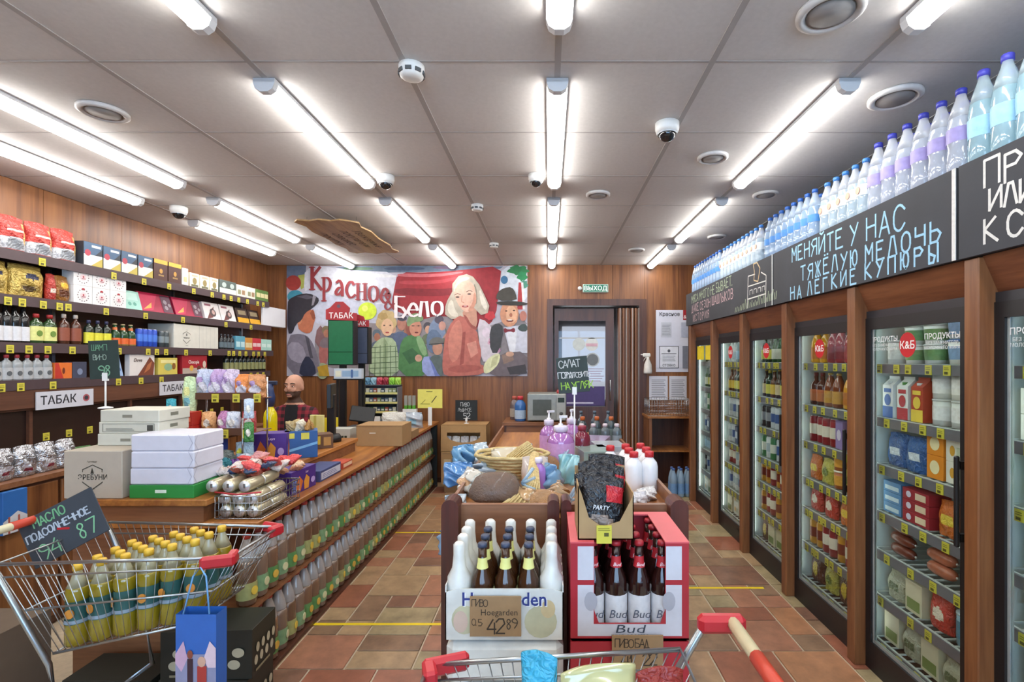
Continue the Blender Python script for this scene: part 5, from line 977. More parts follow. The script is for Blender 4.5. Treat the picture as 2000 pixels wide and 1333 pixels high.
# more candy in front of and beside the rack
more = [(378, 2.62, .07, .12, 'C23A2A', 'red'), (398, 2.60, .06, .10, 'D88A2A', 'orange'), (418, 2.63, .07, .13, '2A62A8', 'blue'), (440, 2.60, .065, .11, '3A8A9A', 'teal'), (462, 2.62, .07, .10, '6A3A8A', 'violet'), (480, 2.66, .06, .12, 'C8D0D8', 'silver'), (500, 2.70, .06, .10, 'D8C83A', 'yellow')]
for k, (px, d, w, h, c, cn) in enumerate(more): inst(pouch(w, .045, h, c, (('d', .5, .6, .3, .2, 'E0D8C8'), ('r', .1, .15, .9, .3, 'F0E8D8')), .25, 210+k, .35), 'candy_bag', '%s candy bag standing in the row before the sweets rack' % cn, 'bag', (PX(px, d), d, .8755), random.uniform(-.4, .4), 'bags before the sweets rack')
for k, (x, z, c, cn) in enumerate(((-.23, .30, '3AA2B2', 'turquoise'), (-.235, .18, 'E0B83A', 'golden'), (-.23, .06, 'B83A6A', 'raspberry'), (.20, .30, 'C8D8E8', 'icy'), (.20, .17, '4A8A4A', 'green'))): inst(pouch(.05, .03, .11, c, (('d', .5, .5, .3, .3, 'F0F0E0'),), .25, 230+k, .3), 'hanging_packet', '%s packet hanging on the side of the sweets rack' % cn, 'packet', rp(x, -.12, z), .3, 'packets hanging on the sweets rack')
# --- till, screens
tl = thing('customer_display', 'black customer display on a thick stand by the till', 'display', (-1.66, 3.78, .8755))
MB().lathe([(.075, 0), (.078, .03), (.06, .055), (.03, .06)], BLACK, 8).build('base', tl); MB().box(-.028, .028, -.022, .022, .05, .36, BLACK, ch=.006).build('pole', tl); MB().box(-.016, .016, -.11, .11, .26, .44, BLACK, Matrix.Rotation(.25, 4, 'Z'), ch=.004).build('screen_back', tl)
kb = thing('card_terminal', 'low dark card terminal next to the display base', 'terminal', (-1.78, 3.66, .8755), .4); MB().box(-.08, .08, -.09, .09, 0, .03, BLACK, ch=.008).build('body', kb)
q = MB()
for i in range(4):
    for j in range(5): q.box(-.06+i*.032, -.036+i*.032, -.075+j*.028, -.055+j*.028, .03, .036, mat('8A8C90', .5))
q.build('keypad', kb)
lb = carton(.17, .14, .13, 'B4B5AC', (('r', .55, .35, .68, .55, '2E3A30'), ('r', .72, .35, .85, .55, '2E3A30')))
inst(lb, 'label_printer', 'pale grey printer box with dark icons behind the till', 'printer', (-1.80, 4.34, .7725))
inst(carton(.385, .28, .175, 'A58258', (('r', .28, .60, .42, .66, 'D8CDBB'), ('r', .0, .94, 1, 1, '94744C')), rough=.8), 'cardboard_box', 'open cardboard box with hand hole standing on the low counter', 'box', (-1.425, 4.30, .7725))
inst(carton(.33, .24, .07, '9A7A54', (('r', .05, .3, .95, .5, 'C2A67E'),), rough=.8), 'cardboard_box', 'shallow cardboard tray with papers behind the hand-hole box', 'box', (-1.42, 4.66, .7725), 0)
inst(pouch(.22, .05, .17, 'D8D2C6', (), .6, 95, .3), 'paper_bag', 'crumpled white paper sticking out of the cardboard tray', 'paper', (-1.45, 4.64, .843), .2)
inst(pouch(.28, .14, .17, 'C2CEDA', (('d', .6, .4, .25, .3, '8AB4C8'),), .15, 96, .4, see=.25), 'plastic_bag', 'crumpled white and blue plastic bag on the far counter', 'bag', (-1.48, 5.25, .7725), .3)
inst(carton(.2, .15, .07, 'A8504A', (('r', .1, .3, .9, .7, 'D8C8C0'),)), 'red_tray', 'small red and white tray before the plastic bag', 'tray', (-1.50, 4.94, .7725))
ps = thing('cash_register', 'dark cash register with angled screen behind the cardboard box', 'register', (-1.76, 4.64, .7725))
MB().box(-.14, .14, -.15, .15, 0, .1, mat('3A3C40', .5), ch=.01).build('drawer', ps); MB().box(-.11, .11, -.012, .012, 0, .15, BLACK, Matrix.Translation((.02, -.05, .15)) @ Matrix.Rotation(-.5, 4, 'X') @ Matrix.Rotation(.35, 4, 'Z'), ch=.006).build('screen', ps); MB().tube([(0, 0, .1), (0, -.02, .22)], .025, BLACK, 8).build('neck', ps)
ps2 = thing('receipt_printer', 'dark receipt printer tilted beside the cash register', 'printer', (-1.74, 5.05, .7725)); MB().box(-.07, .07, -.09, .09, 0, .12, mat('46484C', .5), ch=.01).build('body', ps2); MB().box(-.05, .05, -.10, -.09, .05, .16, mat('E4E2DC', .7)).build('paper', ps2)
inst(carton(.14, .02, .20, 'D8C21E', ()), 'yellow_folder', 'solid yellow folder standing by the till', 'folder', (-1.99, 4.50, .7725), .2); inst(carton(.12, .03, .24, 'D8D08A', (('r', .3, 0, .5, 1, 'B8AE5A'),)), 'card_holder', 'pale yellow card holder beside the display pole', 'holder', (-2.04, 4.36, .7725), -.1)
# yellow notice on stick at the end
yn = thing('yellow_notice', 'yellow notice with drawn line on the back wall end of the counter', 'notice', (PX(840, 5.5), 5.5, .7725)); yw = 48/F_PX*5.5
MB().box(-yw/2, yw/2, -.003, .003, .19, .40, mat('E8DE6A', .55, 0, .05)).build('sheet', yn); MB().box(-.02, .02, -.01, .01, 0, .2, WHITE).build('stand', yn); q = MB(); prints(q, yw, .21, -.0032, (('p', ((.55, .3), (.75, .65), (.78, .63), (.58, .28)), '4A4A2A'), ('r', .35, .85, .6, .9, '8A863A'), ('r', .1, .2, .5, .23, '9A963A'), ('p', ((.15, .25), (.3, .45), (.32, .43), (.17, .23)), '9A963A')), .19); q.build('print', yn)
# rack of small goods against the back of the till
gr = thing('gum_rack', 'tiered rack of lighters and gum behind the till', 'rack', (PX(743, 5.6), 5.6, .7725)); gw = .21
MB().box(-gw, gw, .1, .112, 0, .44, mat('4A4A4E', .5)).build('back', gr)
for s_ in (-1, 1): MB().box(s_*gw-.006, s_*gw+.006, -.06, .11, 0, .42, mat('6A6C70', .4)).build('side', gr)
for k in range(4):
    z = .03+k*.105; sh_ = MB().box(-gw, gw, -.06, .1, z-.006, z, mat('BFC2C4', .4)).box(-gw, gw, -.064, -.06, z-.006, z+.016, mat('E0D88A', .5)).build('tier', gr)
    for j in range(9):
        c, cn = random.choice([('5A6A7A', 'slate'), ('8A9A6A', 'sage'), ('3A4A5A', 'navy'), ('C9C9B0', 'cream'), ('9A4A3A', 'rust'), ('3A6A4A', 'green')])
        inst(carton(.036, .03, .058, c, (('r', .1, .4, .9, .7, 'D8D8D0'),)), 'gum_pack', '%s gum pack, %s one on tier %s of the till rack' % (cn, ORD[j], ('one', 'two', 'three', 'four')[k]), 'gum pack', (PX(743, 5.6)-gw+.035+j*.043, 5.57, .7725+z+.0005), 0, 'gum packs in the till rack')
for k, (c, cn) in enumerate((('5A8AA8', 'blue'), ('8AB0C0', 'light blue'), ('B83A4A', 'red'), ('9A2A3A', 'wine red'), ('8AC83A', 'lime'), ('A0D04A', 'bright lime'))): inst(pouch(.07, .05, .085, c, (), .3, 100+k, .3), 'candy_bag', '%s little bag on top of the till rack' % cn, 'bag', (PX(743, 5.6)-.175+k*.07, 5.68, 1.2128), 0, 'little bags on the till rack')
MB().box(-gw, gw, .02, .14, .434, .44, mat('6A6C70', .4)).build('top', gr)
rkt = thing('acrylic_rack', 'small clear rack with green bottoms beside the till rack', 'rack', (PX(801, 5.5), 5.5, .7725))
for k in range(3): MB().box(-.06+k*.045, -.03+k*.045, -.02, .02, .18, .33, clear('D8E0D8', .35)).build('slot', rkt); MB().box(-.06+k*.045, -.03+k*.045, -.02, .02, .18, .22, mat('7AC84A', .4)).build('insert', rkt)
MB().box(-.075, .075, -.03, .03, 0, .18, WHITE).build('base', rkt)
# tobacco cabinets on a post
tb = thing('tobacco_cabinet', 'tall dark green tobacco cabinet with red arched header before the mural', 'cabinet', (PX(666, 4.95), 4.95, 0)); z0, z1 = PZ(712, 4.95), PZ(627, 4.95); w_ = 46/F_PX*4.95/2
MB().box(-w_-.012, w_+.012, 0, .10, z0-.01, z1+.01, BLACK).build('case', tb); g1 = MB().box(-w_, w_, -.008, 0, z0, z0+.12, mat('1E6A44', .35, 0, .1)).build('shutter', tb); MB().box(-w_, w_, -.008, 0, z0+.125, z1, mat('1E6A44', .35, 0, .1)).build('shutter', tb)
hp = [(-w_*1.25, z1+.012), (w_*1.35, z1-.002), (w_*1.35, z1+.075), (w_*.7, z1+.085), (w_*.75, z1+.13), (w_*.2, z1+.19), (-w_*.4, z1+.19), (-w_*.9, z1+.13), (-w_*1.25, z1+.11)]
MB().flat(hp, -.012, mat('A3262E', .45, 0, .05), .02).build('header', tb); q = MB(); q.text('ТАБАК', w_*.05, z1+.025, .078, -.0135, mat('F0E6E4', .5, 0, 0), .95, 0, True); q.disc(-w_*.15, z1+.145, .018, .018, -.0135, mat('5A4A5A', .5)); q.build('lettering', tb)
MB().box(-.03, .03, .03, .07, .7725, z0, BLACK).build('post', tb); MB().box(-.07, .07, .0, .10, .7725, .785, BLACK).build('foot', tb)
tb2 = thing('tobacco_cabinet', 'narrow slate tobacco cabinet half hidden by the green one', 'cabinet', (PX(703, 5.15), 5.15, 0)); z0, z1 = PZ(710, 5.15), PZ(641, 5.15); w_ = 28/F_PX*5.15/2
MB().box(-w_-.012, w_+.012, 0, .10, z0-.01, z1+.01, BLACK).build('case', tb2); MB().box(-w_, w_, -.008, 0, z0, z0+.10, mat('4E566A', .35, 0, .1)).build('shutter', tb2); MB().box(-w_, w_, -.008, 0, z0+.105, z1, mat('4E566A', .35, 0, .1)).build('shutter', tb2)
MB().flat([(-w_*1.9, z1+.012), (w_*1.25, z1+.012), (w_*1.25, z1+.08), (w_*.7, z1+.08), (w_*.5, z1+.12), (-w_*.3, z1+.14), (-w_*.9, z1+.12), (-w_*1.9, z1+.08)], -.012, mat('A3262E', .45, 0, .05), .02).build('header', tb2); q = MB(); q.text('ТАБАК', -w_*.32, z1+.025, .062, -.0135, mat('F0E6E4', .5, 0, 0), .9, 0, True); q.build('lettering', tb2)
MB().box(-.03, .03, .03, .07, .7725, z0, BLACK).build('post', tb2); MB().box(-.07, .07, .0, .10, .7725, .785, BLACK).build('foot', tb2)
inst(carton(.27, .06, .10, 'B9C4CE', (('r', .3, .2, .9, .8, '8AA8C4'), ('r', .05, .2, .25, .8, 'D8D8C0'), ('r', .62, .1, .7, .9, '4A6A9A'))), 'leaflet_box', 'pale blue leaflet box under the tobacco cabinets', 'box', (PX(683, 4.88), 4.86, PZ(740, 4.88)))
lsd = thing('leaflet_stand', 'black stand carrying the pale leaflet box', 'stand', (PX(683, 4.88), 4.86, .7725)); MB().box(-.14, .14, -.04, .04, PZ(740, 4.88)-.7725-.012, PZ(740, 4.88)-.7725, BLACK).build('tray', lsd); MB().box(-.12, -.1, -.01, .01, 0, PZ(740, 4.88)-.7725-.012, BLACK).build('rod', lsd); MB().box(.1, .12, -.01, .01, 0, PZ(740, 4.88)-.7725-.012, BLACK).build('rod', lsd)
# ================================================================== centre island
IX0, IX1, IY0, IY1, IZ = -.354, .463, 1.66, 3.75, .93
isl = thing('island_gondola', 'brown low gondola with rounded posts in the middle of the shop', 'gondola', (.055, 2.7, 0))
def W5(o): o.location = (-.055, -2.7, 0); return o
W5(MB().box(IX0+.005, IX1-.005, IY0+.05, IY1, 0, IZ, WOODS).build('body', isl)); W5(MB().box(IX0, IX1, IY0+.06, IY1, IZ, IZ+.02, WOODC).build('top_board', isl))
W5(MB().box(IX0+.05, .0, IY0+.03, IY0+.05, .1, 1.005, WOODS).build('end_panel', isl)); W5(MB().box(.07, IX1-.05, IY0+.03, IY0+.05, .1, 1.005, WOODS).build('end_panel', isl))
def post(x0, x1, nm='post'):
    m = MB(); n = 8; y0, y1 = IY0-.02, IY0+.06; xc, r = (x0+x1)/2, (x1-x0)/2
    pts = [(x1, 0), (x1, 1.035-r)]+[(xc+r*math.cos(a*PI/n), 1.035-r+r*math.sin(a*PI/n)) for a in range(1, n)]+[(x0, 1.035-r), (x0, 0)]
    m.flat([(x, z) for x, z in pts], y0, wood('post_mahogany', '3A1712', '5A2A20', 'z', 7, .3, 14), y1-y0); W5(m.build(nm, isl))
post(IX0-.003, IX0+.054); post(-.005, .035); post(.04, .075); post(IX1-.06, IX1)
for x in (IX0+.002, IX1-.014): W5(MB().box(x, x+.012, IY0+.06, IY1, IZ+.02, 1.0, WOODS).build('side_rail', isl))
TOPZ = IZ+.0205
def on(px, d, z=TOPZ): return (PX(px, d), d, z)
# wicker basket
bk_ = thing('wicker_basket', 'pale wicker basket with plaited straps on the island', 'basket', on(1000, 2.33))
wick = wood('wicker', 'A98C52', 'E0CC96', 'x', 26, .7, 3, 0)
m = MB()
for j in range(7):
    z = .012+j*.016; r = .075+.010*j; n = 36
    m.tube([((r+.004*math.cos(9*a*2*PI/n+j*PI))*1.25*math.cos(2*PI*a/n), (r+.004*math.cos(9*a*2*PI/n+j*PI))*math.sin(2*PI*a/n), z) for a in range(n)], .009, wick, 5, True)
m.lathe([(.075, 0), (.075, .008)], wick, 24, sx=1.25); m.build('bowl', bk_)
def ear(rows):
    m = MB(); bl_ = bk_.location; nr = len(rows); N = 9; vs = []
    for off in (0.0, .012):
        for (a, b) in rows:
            A_, B_ = P(*a)-bl_, P(*b)-bl_
            for i in range(N):
                t = i/(N-1); p = A_.lerp(B_, t); p.y += off+.006*math.sin(i*PI); p.z += .012*math.sin(PI*t); vs.append(p)
    fs = []
    for j in range(nr-1):
        for i in range(N-1):
            q = j*N+i; fs.append((q, q+1, q+N+1, q+N)); q += nr*N; fs.append((q, q+N, q+N+1, q+1))
    K = nr*N
    for j in range(nr-1): fs.append((j*N, (j+1)*N, K+(j+1)*N, K+j*N)); e = N-1; fs.append((j*N+e, K+j*N+e, K+(j+1)*N+e, (j+1)*N+e))
    for i in range(N-1): fs.append((i, K+i, K+i+1, i+1)); e = (nr-1)*N; fs.append((e+i, e+i+1, K+e+i+1, K+e+i))
    m.add(vs, fs, wick, True)
    for i in range(0, N, 1): m.tube([tuple(vs[j*N+i]+Vector((0, -.002, .001))) for j in range(nr)], .0045, wick, 5)
    m.build('plaited_strap', bk_)
ear([((962, 998, 1.77), (1054, 998, 1.79)), ((992, 978, 1.81), (1053, 976, 1.83)), ((1022, 952, 1.90), (1053, 948, 1.91)), ((1033, 920, 2.0), (1050, 916, 2.0)), ((1037, 890, 2.08), (1051, 888, 2.08))])
ear([((960, 912, 2.42), (978, 940, 2.24)), ((985, 896, 2.40), (1002, 920, 2.24)), ((1012, 876, 2.34), (1024, 897, 2.22)), ((1030, 864, 2.28), (1044, 884, 2.14))])
# bread loaves in plastic
def loaf(w, d, h, col, seed):
    rr = random.Random(seed); m = MB(); n, k = 16, 9; vs = []
    for j in range(k):
        t = j/(k-1); x = (t-.5)*w; s = max(.05, 1-abs(2*t-1)**3.2)**.5
        for i in range(n):
            a = 2*PI*i/n; cy, cz = math.cos(a), math.sin(a); zz = cz*(h/2 if cz > 0 else h*.17)*s; vs.append((x, cy*d/2*s*(1+.05*rr.random()), h*.17+zz+.0))
    fs = [(j*n+i, j*n+(i+1) % n, (j+1)*n+(i+1) % n, (j+1)*n+i) for j in range(k-1) for i in range(n)]+[tuple(reversed(range(n))), tuple((k-1)*n+i for i in range(n))]
    m.add(vs, fs, mat(col, .65, 0, .35, 22, bump=.5, bscale=60), True)
    f = MB(); f.add([(v[0]*1.06, v[1]*1.05, v[2]*1.05+.001) for v in vs], fs, clear('E8EEF0', .06, .05), True)
    kn = MB()
    for q in range(7): a = q*.9; kn.tube([(w*.5, 0, h*.4), (w*.58, .02*math.cos(a), h*.4+.02*math.sin(a)), (w*.72, .055*math.cos(a), h*.45+.05*math.sin(a))], .006, clear('BFD8EA', .5, .1), 5)
    return [('loaf', m.mesh('loaf')), ('wrapper', f.mesh('wrapper')), ('knot', kn.mesh('knot'))]
inst(loaf(.20, .15, .17, '6E4A30', 1), 'bread_loaf', 'dark rye loaf in clear wrap in front of the wicker basket', 'bread', (PX(968, 1.88), 1.88, TOPZ+.01), .15)
inst(loaf(.19, .13, .12, 'A8703A', 2), 'bread_loaf', 'golden loaf in clear wrap behind the plaited strap', 'bread', on(1058, 2.42), .3)
inst(loaf(.17, .12, .10, 'B8824A', 3), 'bread_loaf', 'light brown loaf in clear wrap beside the black snack bags', 'bread', (PX(1068, 1.83), 1.83, TOPZ), -.5)
inst(loaf(.18, .12, .12, 'C2A070', 4), 'bread_loaf', 'pale loaf at the basket back with printed wrap', 'bread', on(1000, 2.55), .8)
# crumpled blue bags
def bag(w, h, col, seed, see=.3):
    return pouch(w, w*.6, h, col, (), .12, seed, .9, see=see)
for k, (px, d, w, h, z, c, lb) in enumerate(((895, 2.18, .13, .10, TOPZ, '6AA2D8', 'bright blue crumpled bag on the basket side of the island'), (905, 2.45, .12, .13, TOPZ, '7AB4DC', 'blue knotted bag standing behind the rye loaf'), (950, 2.3, .14, .09, TOPZ, 'BFD6E8', 'pale clear crumpled bag behind the rye loaf'), (1075, 2.05, .10, .12, TOPZ, '8ABCE0', 'light blue crumpled bag under the pink soap'), (1112, 2.2, .10, .13, TOPZ, 'A9DCE0', 'aqua crumpled bag beside the black snack box'), (890, 1.80, .08, .06, TOPZ, 'C8D4DC', 'small clear crumpled bag near the island post'))):
    inst(bag(w, h, c, 120+k), 'plastic_bag', lb, 'bag', (PX(px, d), d, z), k*.7)
hb = inst(bag(.07, .09, '9ABEDC', 131), 'plastic_bag', 'little blue bag hanging on the island side', 'bag', (-.372, 1.80, .80), 1.2)
for k, (px, d, w, h, c, p, lb) in enumerate(((925, 2.05, .14, .10, 'D8D4C8', 'C9A07A', 'clear bun bag beside the island edge post'), (1020, 1.86, .13, .07, 'C9A070', 'B8804A', 'flat clear bag of rolls before the wicker basket'), (1045, 2.16, .12, .13, 'E0D2C8', 'B84A5A', 'white bag with red print next to the plaited strap'), (985, 2.42, .14, .12, 'E4D8C0', 'C23A4A', 'cream bag with red print behind the basket'), (935, 2.62, .13, .11, 'C8DCE8', '6A9AC8', 'icy blue clear bag at the rear of the bread'), (1090, 1.86, .10, .09, 'D2B088', '9A6A3A', 'brown bun bag next to the snack display'))):
    inst(pouch(w, w*.6, h, c, (('d', .5, .5, .3, .3, p), ('r', .1, .1, .9, .22, p)), .12, 190+k, .4, see=.15), 'bun_bag', lb, 'bag', (PX(px, d), d, TOPZ), .5*k-1)
# pink soap bottles
so = bottle('jug', .21, .052, 'B87AC0', 'D8CFE0', 'C99ACB', z0=.06, z1=.6, see=.15)
pump = MB().lathe([(.012, 0), (.012, .02), (.005, .022), (.005, .05)], mat('E8E6EA', .4), 10, (0, 0, .2)).box(-.008, .035, -.007, .007, .25, .262, mat('E8E6EA', .4)).mesh('pump')
for k, (px, d, lb) in enumerate(((1095, 2.55, 'large lilac soap bottle with white pump in the island middle'), (1072, 2.80, 'lilac soap bottle behind the large one'), (1116, 2.86, 'wine-topped lilac soap bottle at the back'))):
    inst((bottle('jug', .21, .07, 'B87AC0', 'D8CFE0', 'C99ACB', z0=.06, z1=.6, see=.15) if k == 0 else so)+[('pump', pump)], 'soap_bottle', lb, 'bottle', on(px, d), k*.6, 'lilac soap bottles')
inst(bottle('jug', .15, .03, 'A87AC8', 'E8E0F0', None), 'soap_bottle', 'small violet soap bottle beside the plaited strap', 'bottle', on(1052, 2.02), 0)
inst(bottle('jug', .19, .045, '7A2638', '8E2A3A', None), 'soap_bottle', 'dark wine-red soap bottle beside the lilac ones', 'bottle', on(1137, 2.70), 0)
# wrapped packs, dark bottles with orange caps
for k in range(3): inst(carton(.16, .20, .085, ('8AA09A', '9A8AA8', 'A8B0B8')[k], (('p', ((0, .2), (1, .6), (1, .8), (0, .4)), ('B84A7A', '5A6AB0', 'C9CCD0')[k]), ('r', .1, .05, .9, .15, 'D8DCE0')), rough=.15), 'wrapped_pack', ('green-grey film pack behind the white bottles', 'mauve film pack with blue stripe in the island rear', 'silver film pack with pale stripe in the island rear')[k], 'pack', ((.235, .27, .33)[k], (2.60, 2.95, 2.74)[k], TOPZ), (.2, -.3, .1)[k])
ob = bottle('jug', .17, .03, '3E4A4E', 'C2622E', '6A7A7A', z0=.1, z1=.55); ob2 = bottle('wine', .19, .028, '3A4854', '4A5A66', '6A8A8E', n=12)
for r_ in range(2):
    for k in range(3): inst(ob if r_ == 0 else ob2, 'sauce_bottle', '%s %s bottle of the trio behind the film packs' % (ORD[k], ('orange-capped', 'grey-capped')[r_]), 'bottle', (.225+k*.095+r_*.0, 3.3+r_*.17, TOPZ), 0, 'bottles at the island rear')
for k in range(4): inst(bottle('jug', .14, .03, '5A6468', 'D8C8CC', '8A949A'), 'sauce_bottle', '%s pale-capped short bottle at the rear side of the island' % ORD[k], 'bottle', (.21+k*.075, 3.17, TOPZ), 0, 'short bottles at the island rear')
# pole with chalk sign on the island
cs = chalk_card((PX(1122, 2.62), 2.62, TOPZ), 0, .165, .19, .375, 'tall white-poled chalkboard standing on the island before the door', (('САЛАТ', .08, .72, .2, 'C8CCCA'), ('ПОРА', .02, .42, .17, 'D8DAD8'), ('ГОТОВИТЬ', .3, .42, .14, 'D8DAD8'), ('НА УГЛЯХ', .1, .1, .2, '9AC84A')), '34403E', tiltr=-.09)
# white bottles with red caps
wbt = bottle('jug', .165, .036, 'E8E8EA', 'C2262E', None, n=14, lab2=None)
for k, (px, d) in enumerate(((1192, 2.22), (1222, 2.26), (1251, 2.28), (1228, 2.16), (1238, 2.07), (1262, 2.18), (1268, 2.08))): inst(wbt, 'bleach_bottle', '%s white bottle with red cap, counted from the snack bags' % ORD[k], 'bottle', (PX(px, d), d, TOPZ), 0, 'white red-capped bottles')
for k in range(3): inst(pouch(.10, .05, .05, ('DCD8D8', 'D2CED2', 'E0DCDA')[k], (), .3, 140+k, .3), 'tissue_pack', ('white tissue pack in front of the red-capped bottles', 'second white tissue pack under the red-capped bottles', 'small tissue pack at the island corner post')[k], 'pack', (.27+k*.055, 1.80+.07*k, TOPZ), .3*k)
# ------------------------------------------------------------------ beer stacks in front of the island
RB = mat('A8222E', .45, 0, .06); RT = mat('D2585E', .4, 0, .05); GW = mat('C9C6CC', .45, 0, .08)
def crate(loc, label, top):
    w, d, h = .325, .27, .265; t = thing('beer_crate', label, 'beer box', loc, 0, 'red and white beer boxes')
    hole = [(-w*.26, h*.17), (w*.26, h*.17), (w*.30, h*.3), (w*.30, h), (-w*.30, h), (-w*.30, h*.3)]
    outer = [(-w/2, 0), (w/2, 0), (w/2, h), (w*.30, h), (w*.30, h*.3), (w*.26, h*.17), (-w*.26, h*.17), (-w*.30, h*.3), (-w*.30, h), (-w/2, h)]
    if not top: outer = [(-w/2, 0), (w/2, 0), (w/2, h), (-w/2, h)]
    m = MB()
    if top:
        for poly in ([(-w/2, 0), (w/2, 0), (w/2, h*.17), (-w/2, h*.17)], [(-w/2, h*.17), (-w*.26, h*.17), (-w*.30, h*.3), (-w*.30, h), (-w/2, h)], [(w/2, h*.17), (w/2, h), (w*.30, h), (w*.30, h*.3), (w*.26, h*.17)]): m.flat(poly, -d/2, RB, .004)
    else: m.flat(outer, -d/2, RB, .004)
    m.box(-w/2, -w/2+.004, -d/2+.004, d/2, 0, h, RB).box(w/2-.004, w/2, -d/2+.004, d/2, 0, h, RB).box(-w/2, w/2, d/2-.004, d/2, 0, h, RB).box(-w/2, w/2, -d/2, d/2, 0, .004, RB)
    m.build('carton', t)
    if top:
        f = MB(); f.box(-w/2-.001, -w*.30, -d/2, d/2, h, h+.004, RT).box(w*.30, w/2+.001, -d/2, d/2, h, h+.004, RT).box(-w*.30, w*.30, d*.40, d/2, h, h+.004, RT); f.build('top_flap', t)
    q = MB(); y = -d/2-.0006
    q.rect(-w*.44, h*.04, w*.44, h*.56 if not top else h*.165, y, GW)
    if top:
        q.rect(-w*.44, h*.165, -w*.305, h*.57, y, GW); q.rect(w*.305, h*.165, w*.44, h*.57, y, GW); q.rect(-w*.44, h*.62, -w*.305, h*.97, y, GW); q.rect(w*.305, h*.62, w*.44, h*.97, y, GW)
        q.disc(-w*.38, h*.8, w*.06, h*.17, y-.0003, GW); q.disc(w*.38, h*.8, w*.06, h*.17, y-.0003, GW)
    q.text('Bud', 0, h*(.10 if not top else .075), h*(.30 if not top else .12), y-.0008, mat('3A4250', .5), 1.7, 0, True, .25); q.text('KING OF BEERS', 0, h*.03, h*.04, y-.0008, mat('6A6A74', .5), 1.4); q.disc(-w*.33, h*.40, w*.055, h*.1, y-.0004, mat('A8A6AE', .5)); q.disc(w*.33, h*.40, w*.055, h*.1, y-.0004, mat('A8A6AE', .5)); q.build('print', t); return t
bud = [(n_, me) for n_, me in bottle('beer', .255, .0305, '2A1210', 'A8242E', 'D2D0D2', z0=.08, z1=.44, neck='B8262E')]
qm = MB(); qm.text('Bud', 0, .052, .032, -.0326, mat('4A5060', .5), 1, 0, False, .25); bud.append(('lettering', qm.mesh('lettering'))); bud.append(('neck_lettering', MB().text('Bud', 0, .190, .014, -.0195, mat('F0E0E0', .5), 1, 0, False, .25).mesh('neck_lettering')))
BZ = .73; BXc = PX(1230, 1.36); BYc = 1.36+.135
for k in range(3):
    zz = BZ-.27*k
    crate((BXc, BYc, zz-.0005*k), ('open red and white beer box on top of its stack, bottles showing', 'red and white beer box directly under the open one', 'red and white beer box lowest in its stack')[k], k == 0)
pal = thing('pallet_base', 'dark low base under the beer boxes', 'pallet', (.0, BYc, 0)); 
for k in range(5): MB().box(-.24, .36, -.13+k*.065-.025, -.13+k*.065+.025, .15, .188, WOODD).build('slat', pal)
for x in (-.22, .04, .32): MB().box(x-.02, x+.02, -.15, .15, 0, .15, WOODD).build('bearer', pal)
for j in range(4):
    for i in range(4):
        if j >= 1 and i == 0: pass
        inst(bud, 'beer_bottle', 'dark beer bottle with red cap, %s across in the %s rank of the open box' % (ORD[i], ORD[j]), 'bottle', (BXc-.0975+i*.065, BYc-.096+j*.064, BZ+.0045), 0, 'dark bottles in the open beer box')
# white film pack
hoe = bottle('beer', .25, .0305, '3E2412', '3A4258', 'D8D9A8', z0=.2, z1=.42, neck='E0DD8A'); HXc = PX(985, 1.36); HYc = 1.36+.13
FILM = mat('D4D3CC', .3, 0, .12, 25); FILMG = mat('B9B596', .35, 0, .25, 14)
def film_pack(loc, label, top):
    w, d = .325, .26; t = thing('beer_pack', label, 'beer pack', loc, 0, 'white film beer packs'); m = MB(); h = .255
    body = [(-w/2, 0), (w/2, 0), (w/2, .13), (w*.40, .14), (-w*.40, .14), (-w/2, .13)]
    m.flat(body, -d/2, FILM, .003); m.box(-w/2, -w/2+.003, -d/2, d/2, 0, .15, FILM).box(w/2-.003, w/2, -d/2, d/2, 0, .15, FILM).box(-w/2, w/2, d/2-.003, d/2, 0, .15, FILM)
    for sx in (-1, 1):
        for j in range(4):
            m.lathe([(.032, .0), (.0335, .12), (.033, .16), (.02, .185), (.0165, .22), (.0165, .25), (.01, .257)], FILM, 12, (sx*.130, -.096+j*.064, .0))
    if not top: m.box(-w/2, w/2, -d/2, d/2, .14, .262, FILM, ch=.02)
    else:
        for i in range(3): m.lathe([(.0335, .12), (.033, .16), (.02, .185), (.0165, .22), (.0165, .25), (.01, .257)], FILM, 12, (-.065+i*.065, .0985, 0.0))
    m.build('film', t)
    q = MB(); y = -d/2-.0008; nv = mat('2E3A7E', .5)
    q.text('Hoegaarden', 0, .095, .052, y-.0016, mat('2E3A7E', .5), .92, 0, True); q.text('Hoegaarden', .0025, .0925, .052, y-.001, mat('F4F4F4', .5), .92, 0, True)
    q.disc(-.11, .055, .035, .04, y, FILMG); q.disc(.10, .05, .045, .045, y, FILMG); q.disc(.12, .085, .02, .025, y-.0004, mat('C9B48A', .4)); q.disc(-.12, .05, .02, .03, y-.0004, mat('C9B0A0', .4)); q.build('print', t); return t
for k in range(3): film_pack((HXc, HYc, BZ-.27*k+.0), ('white film beer pack with open bottle window, top of its stack', 'white film beer pack under the open one', 'white film beer pack lowest in its stack')[k], k == 0)
for j in range(3):
    for i in range(3): inst(hoe, 'beer_bottle', 'brown beer bottle with yellow neck, %s across in the %s rank of the film pack' % (ORD[i], ORD[j]), 'bottle', (HXc-.065+i*.065, HYc-.093+j*.064, BZ+.004), 0, 'brown bottles in the film pack')
CARDB = mat('9A7A56', .8, 0, .12, 30)
